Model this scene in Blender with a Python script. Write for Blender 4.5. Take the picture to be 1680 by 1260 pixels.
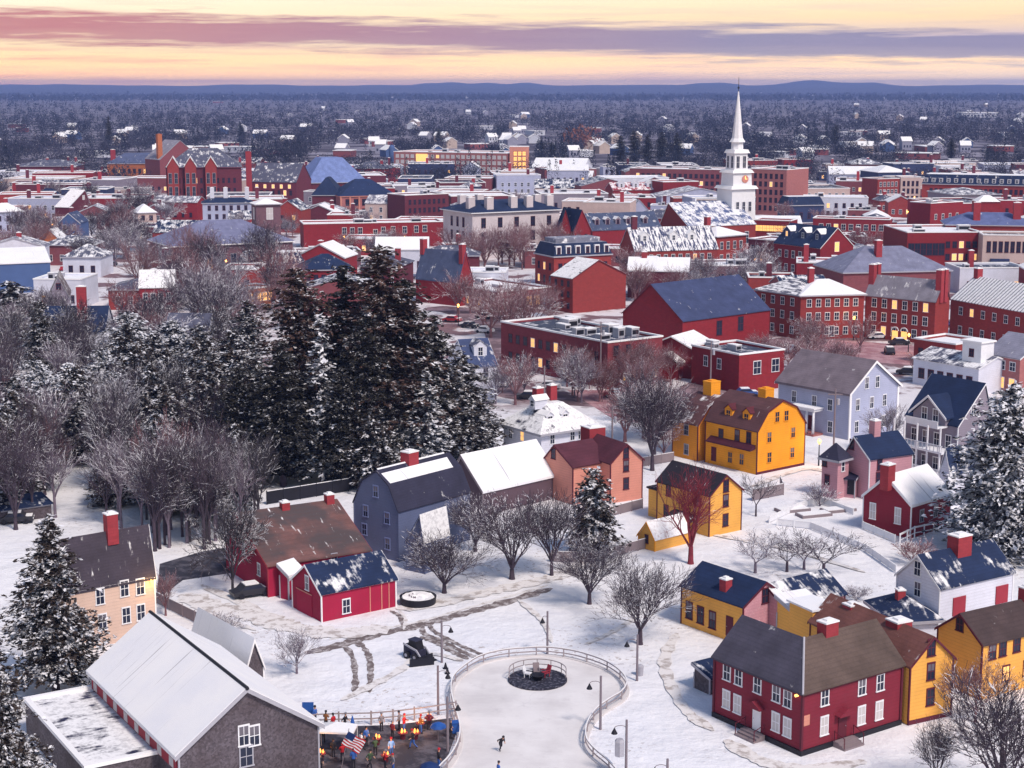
import bpy, bmesh, math, random
import numpy as np
from mathutils import Vector, Matrix
for o in list(bpy.data.objects): bpy.data.objects.remove(o)
S = bpy.context.scene
COL = S.collection
R_ = math.radians
# ------------------------------------------------------------------ camera
CH, PIT, F, CX, CY = 55.0, R_(10.2), 2723.0, 840.0, 630.0
cam = bpy.data.cameras.new('camera'); co = bpy.data.objects.new('camera', cam); COL.objects.link(co)
co.location = (0, 0, CH); co.rotation_euler = (R_(90) - PIT, 0, 0)
cam.sensor_width = 36; cam.lens = F / 1680 * 36; cam.clip_start = 1; cam.clip_end = 60000
S.camera = co
# ------------------------------------------------------------------ light
S.view_settings.view_transform = 'Standard'; S.view_settings.look = 'None'
S.view_settings.gamma = 1; S.view_settings.use_curve_mapping = False
S.view_settings.exposure = 0.12
SUN_EL, SUN_AZ = 50, 142      # azimuth clockwise from +Y: the light comes from behind and right of the camera
w = bpy.data.worlds.new('World'); S.world = w; w.use_nodes = True
nt = w.node_tree; nt.nodes.clear()
def wn(t, **k):
    n = nt.nodes.new(t)
    for a, b in k.items(): setattr(n, a, b)
    return n
L = nt.links.new
out = wn('ShaderNodeOutputWorld'); bg = wn('ShaderNodeBackground'); bg.inputs[1].default_value = 0.1
sky = wn('ShaderNodeTexSky', sky_type='NISHITA', sun_disc=False, sun_elevation=R_(SUN_EL), sun_rotation=R_(SUN_AZ))
tc = wn('ShaderNodeTexCoord'); sx = wn('ShaderNodeSeparateXYZ'); L(tc.outputs['Generated'], sx.inputs[0])
def wramp(stops, src):
    r = wn('ShaderNodeValToRGB'); e = r.color_ramp.elements
    while len(e) > 1: e.remove(e[0])
    e[0].position = stops[0][0]; e[0].color = (*stops[0][1], 1)
    for p, c in stops[1:]:
        q = e.new(p); q.color = (*c, 1)
    L(src, r.inputs[0]); return r
def wmath(op, a, b=None, c=None, clamp=False):
    m = wn('ShaderNodeMath', operation=op, use_clamp=clamp)
    for i, v in enumerate((a, b, c)):
        if v is None: continue
        if hasattr(v, 'links'): L(v, m.inputs[i])
        else: m.inputs[i].default_value = v
    return m.outputs[0]
def s2l(r, g, b): return tuple(((c / 255) / 12.92 if c / 255 < .04045 else ((c / 255 + .055) / 1.055) ** 2.4) for c in (r, g, b))
z20 = wmath('MULTIPLY', sx.outputs[2], 16.0)           # z .0625 -> 1
glowL = wramp([(0, s2l(250, 194, 160)), (.08, s2l(252, 196, 156)), (.24, s2l(254, 216, 172)), (.40, s2l(253, 230, 192)), (.60, s2l(252, 236, 206)), (.78, s2l(252, 243, 222))], z20)
glowR = wramp([(0, s2l(222, 196, 200)), (.10, s2l(232, 204, 196)), (.24, s2l(250, 216, 186)), (.42, s2l(200, 186, 204)), (.62, s2l(248, 218, 180)), (.85, s2l(251, 232, 200))], z20)
def wmix(f, a, b):
    m = wn('ShaderNodeMix', data_type='RGBA', clamp_result=False)
    L(f, m.inputs[0]) if hasattr(f, 'links') else setattr(m.inputs[0], 'default_value', f)
    for v, i in ((a, 6), (b, 7)):
        if hasattr(v, 'links'): L(v, m.inputs[i])
        else: m.inputs[i].default_value = (*v, 1)
    return m.outputs[2]
lr = wmath('MULTIPLY_ADD', sx.outputs[0], 1.75, .5, clamp=True)
glow = wmix(lr, glowL.outputs[0], glowR.outputs[0])
# layered cloud: a long bank above the horizon with torn streaks round it
def wnoise(sc, s, det=5, off=0):
    mp = wn('ShaderNodeMapping'); mp.inputs['Scale'].default_value = sc; mp.inputs['Location'].default_value = (off, off * .3, 0)
    L(tc.outputs['Generated'], mp.inputs[0])
    n = wn('ShaderNodeTexNoise'); n.inputs['Scale'].default_value = s; n.inputs['Detail'].default_value = det; n.inputs['Roughness'].default_value = .6
    L(mp.outputs[0], n.inputs[0]); return n.outputs[0]
n1 = wnoise((6, 6, 110), 2.2, 9, 3.1); n2 = wnoise((9, 9, 260), 1.0, 4, 7.7)
zw = wmath('MULTIPLY_ADD', wmath('SUBTRACT', n1, .5), .026, sx.outputs[2])
zw = wmath('MULTIPLY_ADD', sx.outputs[0], .022, zw)     # the bank sinks towards the right
bank = wramp([(0, (0, 0, 0)), (.27, (0, 0, 0)), (.35, (.9, .9, .9)), (.52, (1, 1, 1)), (.61, (0, 0, 0))], wmath('MULTIPLY', zw, 16.0))
streak = wmath('MULTIPLY', wmath('MULTIPLY_ADD', n2, 4.5, -2.15, clamp=True), wramp([(0, (.8, .8, .8)), (.3, (.7, .7, .7)), (.7, (.3, .3, .3)), (.9, (.1, .1, .1))], z20).outputs[0])
cloudc = wmix(wmath('MULTIPLY_ADD', sx.outputs[0], 2.6, .66, clamp=True), s2l(186, 118, 130), s2l(138, 136, 172))
edgec = wmix(lr, s2l(214, 140, 142), s2l(186, 176, 204))
c1 = wmix(wmath('MULTIPLY', streak, .75), glow, edgec)
c2 = wmix(wmath('MULTIPLY', bank.outputs[0], .92), c1, cloudc)
low = wn('ShaderNodeVectorMath', operation='MULTIPLY'); low.inputs[1].default_value = (11.6, 11.1, 10.2); L(c2, low.inputs[0])
bst = wn('ShaderNodeMapRange'); bst.inputs[1].default_value = 0; bst.inputs[2].default_value = .022; bst.inputs[3].default_value = 1; bst.inputs[4].default_value = 0; L(sx.outputs[2], bst.inputs[0])
low2 = wn('ShaderNodeVectorMath', operation='MULTIPLY'); L(low.outputs[0], low2.inputs[0]); L(wmix(bst.outputs[0], (1, 1, 1), (1.72, 1.72, 1.28)), low2.inputs[1])
up = wn('ShaderNodeVectorMath', operation='MULTIPLY'); up.inputs[1].default_value = (1.36, 1.34, 1.33); L(sky.outputs[0], up.inputs[0])
fac = wn('ShaderNodeMapRange', interpolation_type='SMOOTHSTEP'); fac.inputs[1].default_value = .10; fac.inputs[2].default_value = .32; L(sx.outputs[2], fac.inputs[0])
fin = wmix(fac.outputs[0], low2.outputs[0], up.outputs[0])
L(fin, bg.inputs[0]); L(bg.outputs[0], out.inputs[0])
sd = bpy.data.lights.new('sun', 'SUN'); sd.energy = 3.15; sd.angle = R_(10); sd.color = (1, .87, .75)
so = bpy.data.objects.new('sun', sd); COL.objects.link(so)
d = Vector((math.sin(R_(SUN_AZ)) * math.cos(R_(SUN_EL)), math.cos(R_(SUN_AZ)) * math.cos(R_(SUN_EL)), math.sin(R_(SUN_EL))))
so.rotation_euler = d.to_track_quat('Z', 'Y').to_euler()
S.cycles.use_denoising = True
S.cycles.max_bounces = 5; S.cycles.diffuse_bounces = 3; S.cycles.volume_bounces = 0; S.cycles.transparent_max_bounces = 4
# ------------------------------------------------------------------ pixel <-> world
cp, sp_ = math.cos(PIT), math.sin(PIT)
def ray(x, y):
    a, b = (x - CX) / F, (CY - y) / F
    return Vector((a, cp + b * sp_, -sp_ + b * cp))
def G(x, y, z=0.0):
    r = ray(x, y); t = (z - CH) / r.z
    return Vector((r.x * t, r.y * t, z))
def P(v):
    X, Y, Z = v[0], v[1], v[2] - CH
    zc = Y * cp - Z * sp_; yu = Y * sp_ + Z * cp
    return (CX + F * X / zc, CY - F * yu / zc)
def zat(X, Y, y):
    "height of the point above (X,Y) that is seen at row y"
    k = (CY - y) / F
    return CH + Y * (k * cp - sp_) / (cp + k * sp_)
# ------------------------------------------------------------------ mesh builder
class MB:
    def __init__(s): s.v = []; s.f = []; s.m = []
    def poly(s, pts, mi=0):
        n = len(s.v); s.v += [tuple(p) for p in pts]; s.f.append(tuple(range(n, n + len(pts)))); s.m.append(mi)
    def box(s, x0, x1, y0, y1, z0, z1, mi=0):
        n = len(s.v)
        s.v += [(x, y, z) for z in (z0, z1) for x, y in ((x0, y0), (x1, y0), (x1, y1), (x0, y1))]
        for f in ((3, 2, 1, 0), (4, 5, 6, 7), (0, 1, 5, 4), (1, 2, 6, 5), (2, 3, 7, 6), (3, 0, 4, 7)):
            s.f.append(tuple(n + i for i in f)); s.m.append(mi)
    def extr(s, prof, axis, a, b, mi=0, fn=None):
        "closed profile [(c,z)] run along u ('u') or v ('v') from a to b"
        n = len(s.v); k = len(prof)
        for t in (a, b):
            for c, z in prof: s.v.append((t, c, z) if axis == 'u' else (c, t, z))
        for i in range(k):
            j = (i + 1) % k; s.f.append((n + i, n + j, n + k + j, n + k + i)); s.m.append(fn(i) if fn else mi)
        s.f.append(tuple(n + i for i in reversed(range(k)))); s.m.append(mi)
        s.f.append(tuple(n + k + i for i in range(k))); s.m.append(mi)
    def tube(s, p0, p1, r0, r1, n=5, mi=0, cap=True):
        p0, p1 = Vector(p0), Vector(p1); d = (p1 - p0)
        if d.length < 1e-5: return
        d.normalize(); a = d.orthogonal().normalized(); b = d.cross(a); k = len(s.v)
        for p, r in ((p0, r0), (p1, r1)):
            for i in range(n):
                t = 2 * math.pi * i / n; q = p + (a * math.cos(t) + b * math.sin(t)) * r; s.v.append(tuple(q))
        for i in range(n):
            j = (i + 1) % n; s.f.append((k + i, k + j, k + n + j, k + n + i)); s.m.append(mi)
        if cap:
            s.f.append(tuple(k + n + i for i in range(n))); s.m.append(mi)
            s.f.append(tuple(k + i for i in reversed(range(n)))); s.m.append(mi)
    def lathe(s, prof, n=16, mi=0, c=(0, 0), closed=True):
        k = len(s.v)
        for r, z in prof:
            for i in range(n):
                t = 2 * math.pi * (i + .5) / n; s.v.append((c[0] + r * math.cos(t), c[1] + r * math.sin(t), z))
        for a in range(len(prof) - 1):
            for i in range(n):
                j = (i + 1) % n; s.f.append((k + a * n + i, k + a * n + j, k + (a + 1) * n + j, k + (a + 1) * n + i)); s.m.append(mi)
        if closed:
            s.f.append(tuple(k + i for i in reversed(range(n)))); s.m.append(mi)
            q = k + (len(prof) - 1) * n; s.f.append(tuple(q + i for i in range(n))); s.m.append(mi)
    def strip(s, pts, width, z0, z1, mi=0, zf=None):
        "upright band following a polyline (solid)"
        for p, q in zip(pts, pts[1:]):
            p, q = Vector(p), Vector(q); d = q - p; L_ = d.length
            if L_ < 1e-4: continue
            nrm = Vector((-d.y, d.x, 0)).normalized() * width / 2; e = d.normalized() * .02
            n = len(s.v)
            for z in (z0, z1):
                for a in (p - nrm - e, q - nrm + e, q + nrm + e, p + nrm - e): s.v.append((a.x, a.y, z + (p.z if len(p) > 2 else 0)))
            for f in ((3, 2, 1, 0), (4, 5, 6, 7), (0, 1, 5, 4), (1, 2, 6, 5), (2, 3, 7, 6), (3, 0, 4, 7)):
                s.f.append(tuple(n + i for i in f)); s.m.append(mi)
    def mesh(s, name, mats, smooth=False, fix=True):
        me = bpy.data.meshes.new(name); me.from_pydata(s.v, [], s.f)
        for m in (mats if isinstance(mats, (list, tuple)) else [mats]): me.materials.append(m)
        if len(me.materials) > 1: me.polygons.foreach_set('material_index', s.m)
        if fix and len(s.f) < 3000:
            bm = bmesh.new(); bm.from_mesh(me); bmesh.ops.recalc_face_normals(bm, faces=bm.faces[:]); bm.to_mesh(me); bm.free()
        if smooth: me.polygons.foreach_set('use_smooth', [True] * len(me.polygons))
        me.update(); return me
    def build(s, name, mats, parent=None, smooth=False, fix=True):
        return link(name, s.mesh(name, mats, smooth, fix), parent)
def _builds(s, name, mats, parent=None):
    "one object for each connected piece"
    par = list(range(len(s.v)))
    def fd(i):
        while par[i] != i: par[i] = par[par[i]]; i = par[i]
        return i
    for f in s.f:
        for i in f[1:]: par[fd(i)] = fd(f[0])
    g = {}
    for f, m in zip(s.f, s.m): g.setdefault(fd(f[0]), []).append((f, m))
    for fs in g.values():
        q = MB(); ix = {}
        for f, m in fs:
            for i in f:
                if i not in ix: ix[i] = len(q.v); q.v.append(s.v[i])
            q.f.append(tuple(ix[i] for i in f)); q.m.append(m)
        q.build(name, mats, parent)
MB.builds = _builds
def link(name, me, parent=None, loc=None, rz=None):
    o = bpy.data.objects.new(name, me); COL.objects.link(o)
    if parent: o.parent = parent
    if loc is not None: o.location = loc
    if rz is not None: o.rotation_euler = (0, 0, rz)
    return o
def tag(o, label=None, cat=None, group=None, kind=None):
    if label: o['label'] = label
    if cat: o['category'] = cat
    if group: o['group'] = group
    if kind: o['kind'] = kind
    return o
def empty(name, loc, rz=0, label=None, cat=None, group=None, sc=1):
    o = bpy.data.objects.new(name, None); COL.objects.link(o); o.empty_display_size = .5
    o.location = loc; o.rotation_euler = (0, 0, rz); o.scale = (sc,) * 3 if not isinstance(sc, tuple) else sc
    return tag(o, label, cat, group)
def dup(root, loc, rz=0, sc=1, label=None, group=None):
    def cp_(o, par):
        c = o.copy(); COL.objects.link(c)
        if par: c.parent = par
        for ch in o.children: cp_(ch, c)
        return c
    r = cp_(root, None); r.location = loc; r.rotation_euler = (0, 0, rz)
    r.scale = (sc,) * 3 if not isinstance(sc, tuple) else sc
    if label: r['label'] = label
    if group: r['group'] = group
    return r
# ------------------------------------------------------------------ materials
class NT:
    def __init__(s, name):
        s.m = bpy.data.materials.new(name); s.m.use_nodes = True; s.t = s.m.node_tree
        s.b = s.t.nodes['Principled BSDF']; s.b.inputs['Roughness'].default_value = .8
        s.b.inputs['Specular IOR Level'].default_value = .25
        s.tc = s.n('ShaderNodeTexCoord'); s.geo = s.n('ShaderNodeNewGeometry'); s.info = None
    def n(s, t, **k):
        n = s.t.nodes.new(t)
        for a, b in k.items(): setattr(n, a, b)
        return n
    def l(s, a, b): s.t.links.new(a, b)
    def noise(s, scale, det=3, vec=None, sc=None, rough=.55):
        v = vec if vec is not None else s.tc.outputs['Object']
        if sc:
            mp = s.n('ShaderNodeMapping'); mp.inputs['Scale'].default_value = sc; s.l(v, mp.inputs[0]); v = mp.outputs[0]
        n = s.n('ShaderNodeTexNoise'); n.inputs['Scale'].default_value = scale; n.inputs['Detail'].default_value = det; n.inputs['Roughness'].default_value = rough
        s.l(v, n.inputs[0]); return n.outputs[0]
    def wave(s, scale, direction='Z', vec=None, dist=0, prof='SIN'):
        n = s.n('ShaderNodeTexWave', bands_direction=direction, wave_profile=prof); n.inputs['Scale'].default_value = scale; n.inputs['Distortion'].default_value = dist
        s.l(vec if vec is not None else s.tc.outputs['Object'], n.inputs[0]); return n.outputs['Fac']
    def map(s, v, a, b, c=0, d=1):
        n = s.n('ShaderNodeMapRange'); n.clamp = True
        for i, x in enumerate((a, b, c, d)): n.inputs[i + 1].default_value = x
        s.l(v, n.inputs[0]); return n.outputs[0]
    def math(s, op, a, b=None):
        n = s.n('ShaderNodeMath', operation=op)
        for i, v in enumerate((a, b)):
            if v is None: continue
            if hasattr(v, 'links'): s.l(v, n.inputs[i])
            else: n.inputs[i].default_value = v
        return n.outputs[0]
    def mix(s, f, a, b):
        n = s.n('ShaderNodeMix', data_type='RGBA')
        if hasattr(f, 'links'): s.l(f, n.inputs[0])
        else: n.inputs[0].default_value = f
        for v, i in ((a, 6), (b, 7)):
            if hasattr(v, 'links'): s.l(v, n.inputs[i])
            else: n.inputs[i].default_value = (*v, 1)
        return n.outputs[2]
    def bump(s, h, st=.3, dist=.05):
        n = s.n('ShaderNodeBump'); n.inputs['Strength'].default_value = st; n.inputs['Distance'].default_value = dist
        s.l(h, n.inputs['Height']); s.l(n.outputs[0], s.b.inputs['Normal'])
    def col(s, c):
        if hasattr(c, 'links'): s.l(c, s.b.inputs['Base Color'])
        else: s.b.inputs['Base Color'].default_value = (*c, 1)
        return s.m
    def nz(s):
        x = s.n('ShaderNodeSeparateXYZ'); s.l(s.geo.outputs['Normal'], x.inputs[0]); return x.outputs[2]
    def world(s): return s.geo.outputs['Position']
def sc3(c, k): return tuple(min(1, x * k) for x in c)
SNOWC = (.80, .80, .83)
_mc = {}
def flat(name, c, rough=.7, metal=0, var=.12):
    if name in _mc: return _mc[name]
    t = NT(name); t.b.inputs['Roughness'].default_value = rough; t.b.inputs['Metallic'].default_value = metal
    f = t.noise(1.7, 4); _mc[name] = t.col(t.mix(f, sc3(c, 1 - var), sc3(c, 1 + var))); return _mc[name]
def glowm(name, c, e):
    if name in _mc: return _mc[name]
    t = NT(name); t.b.inputs['Emission Color'].default_value = (*c, 1); t.b.inputs['Emission Strength'].default_value = e
    _mc[name] = t.col(sc3(c, .6)); return _mc[name]
def wall(name, c, kind='clap', dark=.72, snowy=0):
    key = 'wall_' + name
    if key in _mc: return _mc[key]
    t = NT(key); big = t.noise(.35, 4); fine = t.noise(6, 3)
    k = t.mix(t.map(big, .3, .7), sc3(c, 1.06), sc3(c, .88))
    if kind == 'clap':
        wv = t.wave(.95, 'Z', prof='SAW'); st = t.noise(3, 4, sc=(.6, .6, 6))
        k = t.mix(t.map(wv, .75, 1, 0, .45), k, sc3(c, dark * .8)); k = t.mix(t.map(st, .5, .8, 0, .3), k, sc3(c, .7)); t.bump(wv, .35, .03)
    elif kind == 'brick':
        br = t.n('ShaderNodeTexBrick'); br.inputs['Scale'].default_value = 1; br.inputs['Brick Width'].default_value = .8; br.inputs['Row Height'].default_value = .3; br.inputs['Mortar Size'].default_value = .02
        br.inputs['Color1'].default_value = (*sc3(c, 1.12), 1); br.inputs['Color2'].default_value = (*sc3(c, .8), 1); br.inputs['Mortar'].default_value = (*sc3(c, .75), 1)
        cmb = t.n('ShaderNodeCombineXYZ'); sp = t.n('ShaderNodeSeparateXYZ'); t.l(t.tc.outputs['Object'], sp.inputs[0])
        t.l(t.math('ADD', sp.outputs[0], sp.outputs[1]), cmb.inputs[0]); t.l(sp.outputs[2], cmb.inputs[1]); t.l(cmb.outputs[0], br.inputs[0])
        k = t.mix(t.map(big, .3, .75, .25, .75), br.outputs[0], sc3(c, .9)); k = t.mix(t.map(t.noise(1.2, 5), .5, .75, 0, .5), k, sc3(c, .62))
    elif kind == 'shingle':
        vo = t.n('ShaderNodeTexVoronoi'); vo.inputs['Scale'].default_value = 6.5; t.l(t.tc.outputs['Object'], vo.inputs[0])
        sv = t.n('ShaderNodeSeparateColor'); t.l(vo.outputs['Color'], sv.inputs[0])
        k = t.mix(sv.outputs[0], sc3(c, .6), sc3(c, 1.35)); k = t.mix(t.map(big, .35, .65, 0, .5), k, (.05, .035, .04)); t.bump(sv.outputs[1], .3, .03)
    elif kind == 'board':
        wv = t.wave(2.2, 'X', prof='SAW'); k = t.mix(t.map(wv, .85, 1, 0, .6), k, sc3(c, .4))
    elif kind == 'stone':
        k = t.mix(t.map(fine, .4, .7, 0, .4), k, sc3(c, .75))
    oi = t.n('ShaderNodeObjectInfo'); rv = oi.outputs['Random']
    k = t.mix(t.map(rv, 0, 1, 0, .34 if kind == 'brick' else .12), k, sc3(c, .5) if kind == 'brick' else sc3(c, .7))
    k = t.mix(t.map(t.noise(.9, 6, rough=.7), .52, .75, 0, .30), k, tuple(.5 * x + .04 for x in c))
    if snowy: k = t.mix(t.map(fine, .6, .65, 0, snowy), k, SNOWC)
    _mc[key] = t.col(k); return _mc[key]
_rn = [0]
def roof(c, snow=0.3, pat='noise', ax='u', seed=None, c2=None):
    """roof covering with snow lying on part of it. ax = direction the ridge runs; streaks of melt run down the slope"""
    key = ('roof', tuple(c), snow, pat, ax, seed, c2)
    if key in _mc: return _mc[key]
    _rn[0] += 1; t = NT('roof_covering'); sp = t.n('ShaderNodeSeparateXYZ'); t.l(t.tc.outputs['Object'], sp.inputs[0])
    al, dn = (sp.outputs[0], sp.outputs[1]) if ax == 'u' else (sp.outputs[1], sp.outputs[0])
    off = (seed if seed is not None else _rn[0]) * 13.7
    ad = t.n('ShaderNodeVectorMath', operation='ADD'); ad.inputs[1].default_value = (off, off * .7, 0); t.l(t.tc.outputs['Object'], ad.inputs[0]); V = ad.outputs[0]
    base = t.mix(t.map(t.noise(.5, 4, V), .3, .7), sc3(c, 1.2), sc3(c, .78))
    if c2: base = t.mix(t.map(t.noise(.22, 3, V), .42, .6), base, c2)
    base = t.mix(t.map(t.noise(5, 3, V), .45, .75, 0, .35), base, sc3(c, .55))
    st = t.noise(1.0, 3, V, sc=((2.2, .35, .35) if ax == 'u' else (.35, 2.2, .35)))
    base = t.mix(t.map(t.wave(1.1, 'Z', prof='SAW'), .6, 1, 0, .3), base, sc3(c, .5))
    if snow > 0:
        if pat == 'noise': f = t.math('ADD', t.math('MULTIPLY', t.noise(.45, 6, V, rough=.65), .7), t.math('MULTIPLY', st, .3)); th = .67 - .34 * snow
        elif pat == 'streak': f = t.math('ADD', t.math('MULTIPLY', st, .75), t.math('MULTIPLY', t.noise(1.5, 4, V), .25)); th = .67 - .34 * snow
        elif pat == 'grid':
            cb = t.n('ShaderNodeCombineXYZ'); t.l(al, cb.inputs[0]); a = t.wave(.30, 'X', cb.outputs[0], 0)
            f = t.math('MULTIPLY', t.map(a, .06, .16, .0, 1), t.math('ADD', .62, t.math('MULTIPLY', t.math('SUBTRACT', t.noise(.35, 5, V), .5), 1.4))); th = .62 - .34 * snow
        if snow >= .95:
            lines = t.map(t.noise(.8, 4, V, sc=((6, .12, .12) if ax == 'u' else (.12, 6, .12))), .64, .7, 0, .55)
            rim = t.noise(.25, 3, V)
            k = t.mix(lines, t.mix(t.map(rim, .35, .65), SNOWC, (.74, .75, .81)), sc3(c, 1.6))
        else:
            k = t.mix(t.math('MULTIPLY', t.map(f, th - .03, th + .06), t.map(t.noise(2.5, 5, V), .35, .55, .72, 1)), base, SNOWC)
    else: k = base
    _mc[key] = t.col(k); t.bump(t.noise(3, 4, V), .25, .08)
    if snow >= .95: _mc[key]['thick'] = 1
    return _mc[key]
M = {}
M['white'] = flat('white_paint', (.72, .73, .78)); M['glass'] = flat('window_glass', (.02, .025, .05), .12, 0, .3)
M['glass2'] = flat('window_glass_curtain', (.13, .12, .15), .3, 0, .3); M['lit'] = glowm('lit_window', (1, .52, .16), 1.15); M['pale'] = flat('drawn_blind', (.50, .48, .50))
M['maroon'] = flat('maroon_trim', (.10, .015, .03)); M['black'] = flat('black_metal', (.012, .012, .02), .5)
M['navy'] = flat('navy_cloth', (.01, .03, .12)); M['blue'] = flat('blue_plastic', (.02, .09, .35), .5)
M['red'] = flat('red_cloth', (.45, .02, .03)); M['wood'] = flat('weathered_wood', (.22, .18, .2))
M['pole'] = flat('grey_pole', (.20, .17, .2)); M['steel'] = flat('steel', (.35, .35, .4), .4, .6)
M['brickchim'] = wall('chimney_brick', (.36, .045, .06), 'brick'); M['trimred'] = flat('red_trim', (.30, .03, .05))
M['snowcap'] = flat('snow_cap', SNOWC, .8, 0, .03); M['trimgrey'] = flat('grey_trim', (.36, .36, .42)); M['gold'] = glowm('warm_lamp', (1, .50, .13), 3); M['flame'] = glowm('flame_glow', (1, .36, .08), 2.2)
M['blockred'] = wall('dull_red_brick', (.25, .045, .06), 'brick'); M['bluetrim'] = flat('blue_grey_trim', (.16, .20, .38)); M['crim'] = wall('crimson', (.20, .020, .040)); M['barnred'] = wall('barn_red', (.36, .014, .055), 'board'); M['yellow'] = wall('yellow', (.80, .40, .085))
M['ochre'] = wall('ochre', (.86, .34, .02)); M['cream'] = wall('cream', (.66, .48, .40)); M['salmon'] = wall('salmon', (.62, .26, .2))
M['pink'] = wall('pink', (.52, .27, .32)); M['bluegrey'] = wall('blue_grey', (.115, .14, .25)); M['paleblue'] = wall('pale_blue', (.40, .43, .60))
M['whitewall'] = wall('white', (.66, .68, .80)); M['shingle'] = wall('grey_shingle', (.105, .09, .11), 'shingle')
M['brick'] = wall('red_brick', (.31, .046, .044), 'brick'); M['brickb'] = wall('brown_brick', (.24, .07, .085), 'brick'); M['brickp'] = wall('pink_brick', (.42, .16, .16), 'brick')
M['brickd'] = wall('dark_brick', (.15, .03, .05), 'brick'); M['brickr'] = wall('painted_red', (.27, .022, .032), 'brick'); M['beige'] = wall('beige', (.55, .42, .40), 'stone')
M['granite'] = wall('granite', (.60, .54, .58), 'stone'); M['navywall'] = wall('navy', (.035, .05, .13), 'clap'); M['greywall'] = wall('grey', (.25, .22, .28), 'clap'); M['bluewall'] = wall('blue', (.07, .12, .28))
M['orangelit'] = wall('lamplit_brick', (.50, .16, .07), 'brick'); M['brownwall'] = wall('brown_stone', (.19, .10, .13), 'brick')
NAVY = (.012, .025, .075); SLATE = (.085, .09, .14); BLUESL = (.09, .13, .30); BROWN = (.10, .045, .05); DARK = (.035, .03, .045); GREYR = (.17, .17, .23); RUST = (.25, .11, .10); OLIVE = (.06, .045, .05)
# ------------------------------------------------------------------ windows
_wm = {}; WR = random.Random(6)
def win_mesh(w, h, st):
    k = (round(w, 2), round(h, 2), st)
    if k in _wm: return _wm[k]
    fr = {'w': M['white'], 'd': M['maroon'], 'p': M['white'], 'lit': M['white'], 'y': M['ochre'], 'g': M['trimgrey'], 'litd': M['maroon'], 'b': M['bluetrim']}[st]
    m = MB(); a = .1 if h > 1 else .07; e = -.06
    m.box(-w/2 - a, -w/2, e, 0, 0, h); m.box(w/2, w/2 + a, e, 0, 0, h)
    m.box(-w/2 - a, w/2 + a, e - .02, 0, h, h + a * 1.4); m.box(-w/2 - a - .05, w/2 + a + .05, e - .06, 0, -a, 0)
    m.box(-w/2, w/2, -.045, 0, h/2 - .035, h/2 + .035)
    if w > .6: m.box(-.025, .025, -.04, 0, 0, h/2 - .035); m.box(-.025, .025, -.04, 0, h/2 + .035, h)
    p = MB(); p.box(-w/2, w/2, -.03, -.001, 0, h)
    pm = {'p': M['pale'], 'lit': M['lit'], 'litd': M['lit']}.get(st, M['glass'])
    far = MB(); far.v = list(m.v); far.f = list(m.f); far.m = list(m.m); n = len(far.v); far.v += p.v; far.f += [tuple(i + n for i in f) for f in p.f]; far.m += [1] * len(p.f)
    pB = p.mesh('pane', pm)
    if pm is M['glass']:
        pC = MB(); pC.box(-w/2, w/2, -.03, -.001, 0, h * .55); pC.box(-w/2, w/2, -.03, -.001, h * .551, h, 1); pB2 = pC.mesh('pane', [pm, M['glass2']])
    else: pB2 = pB
    _wm[k] = (m.mesh('window', fr), pB, far.mesh('window', [fr, pm]), pB2); return _wm[k]
LAND = []      # (short description, px, py) for the labels
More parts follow.
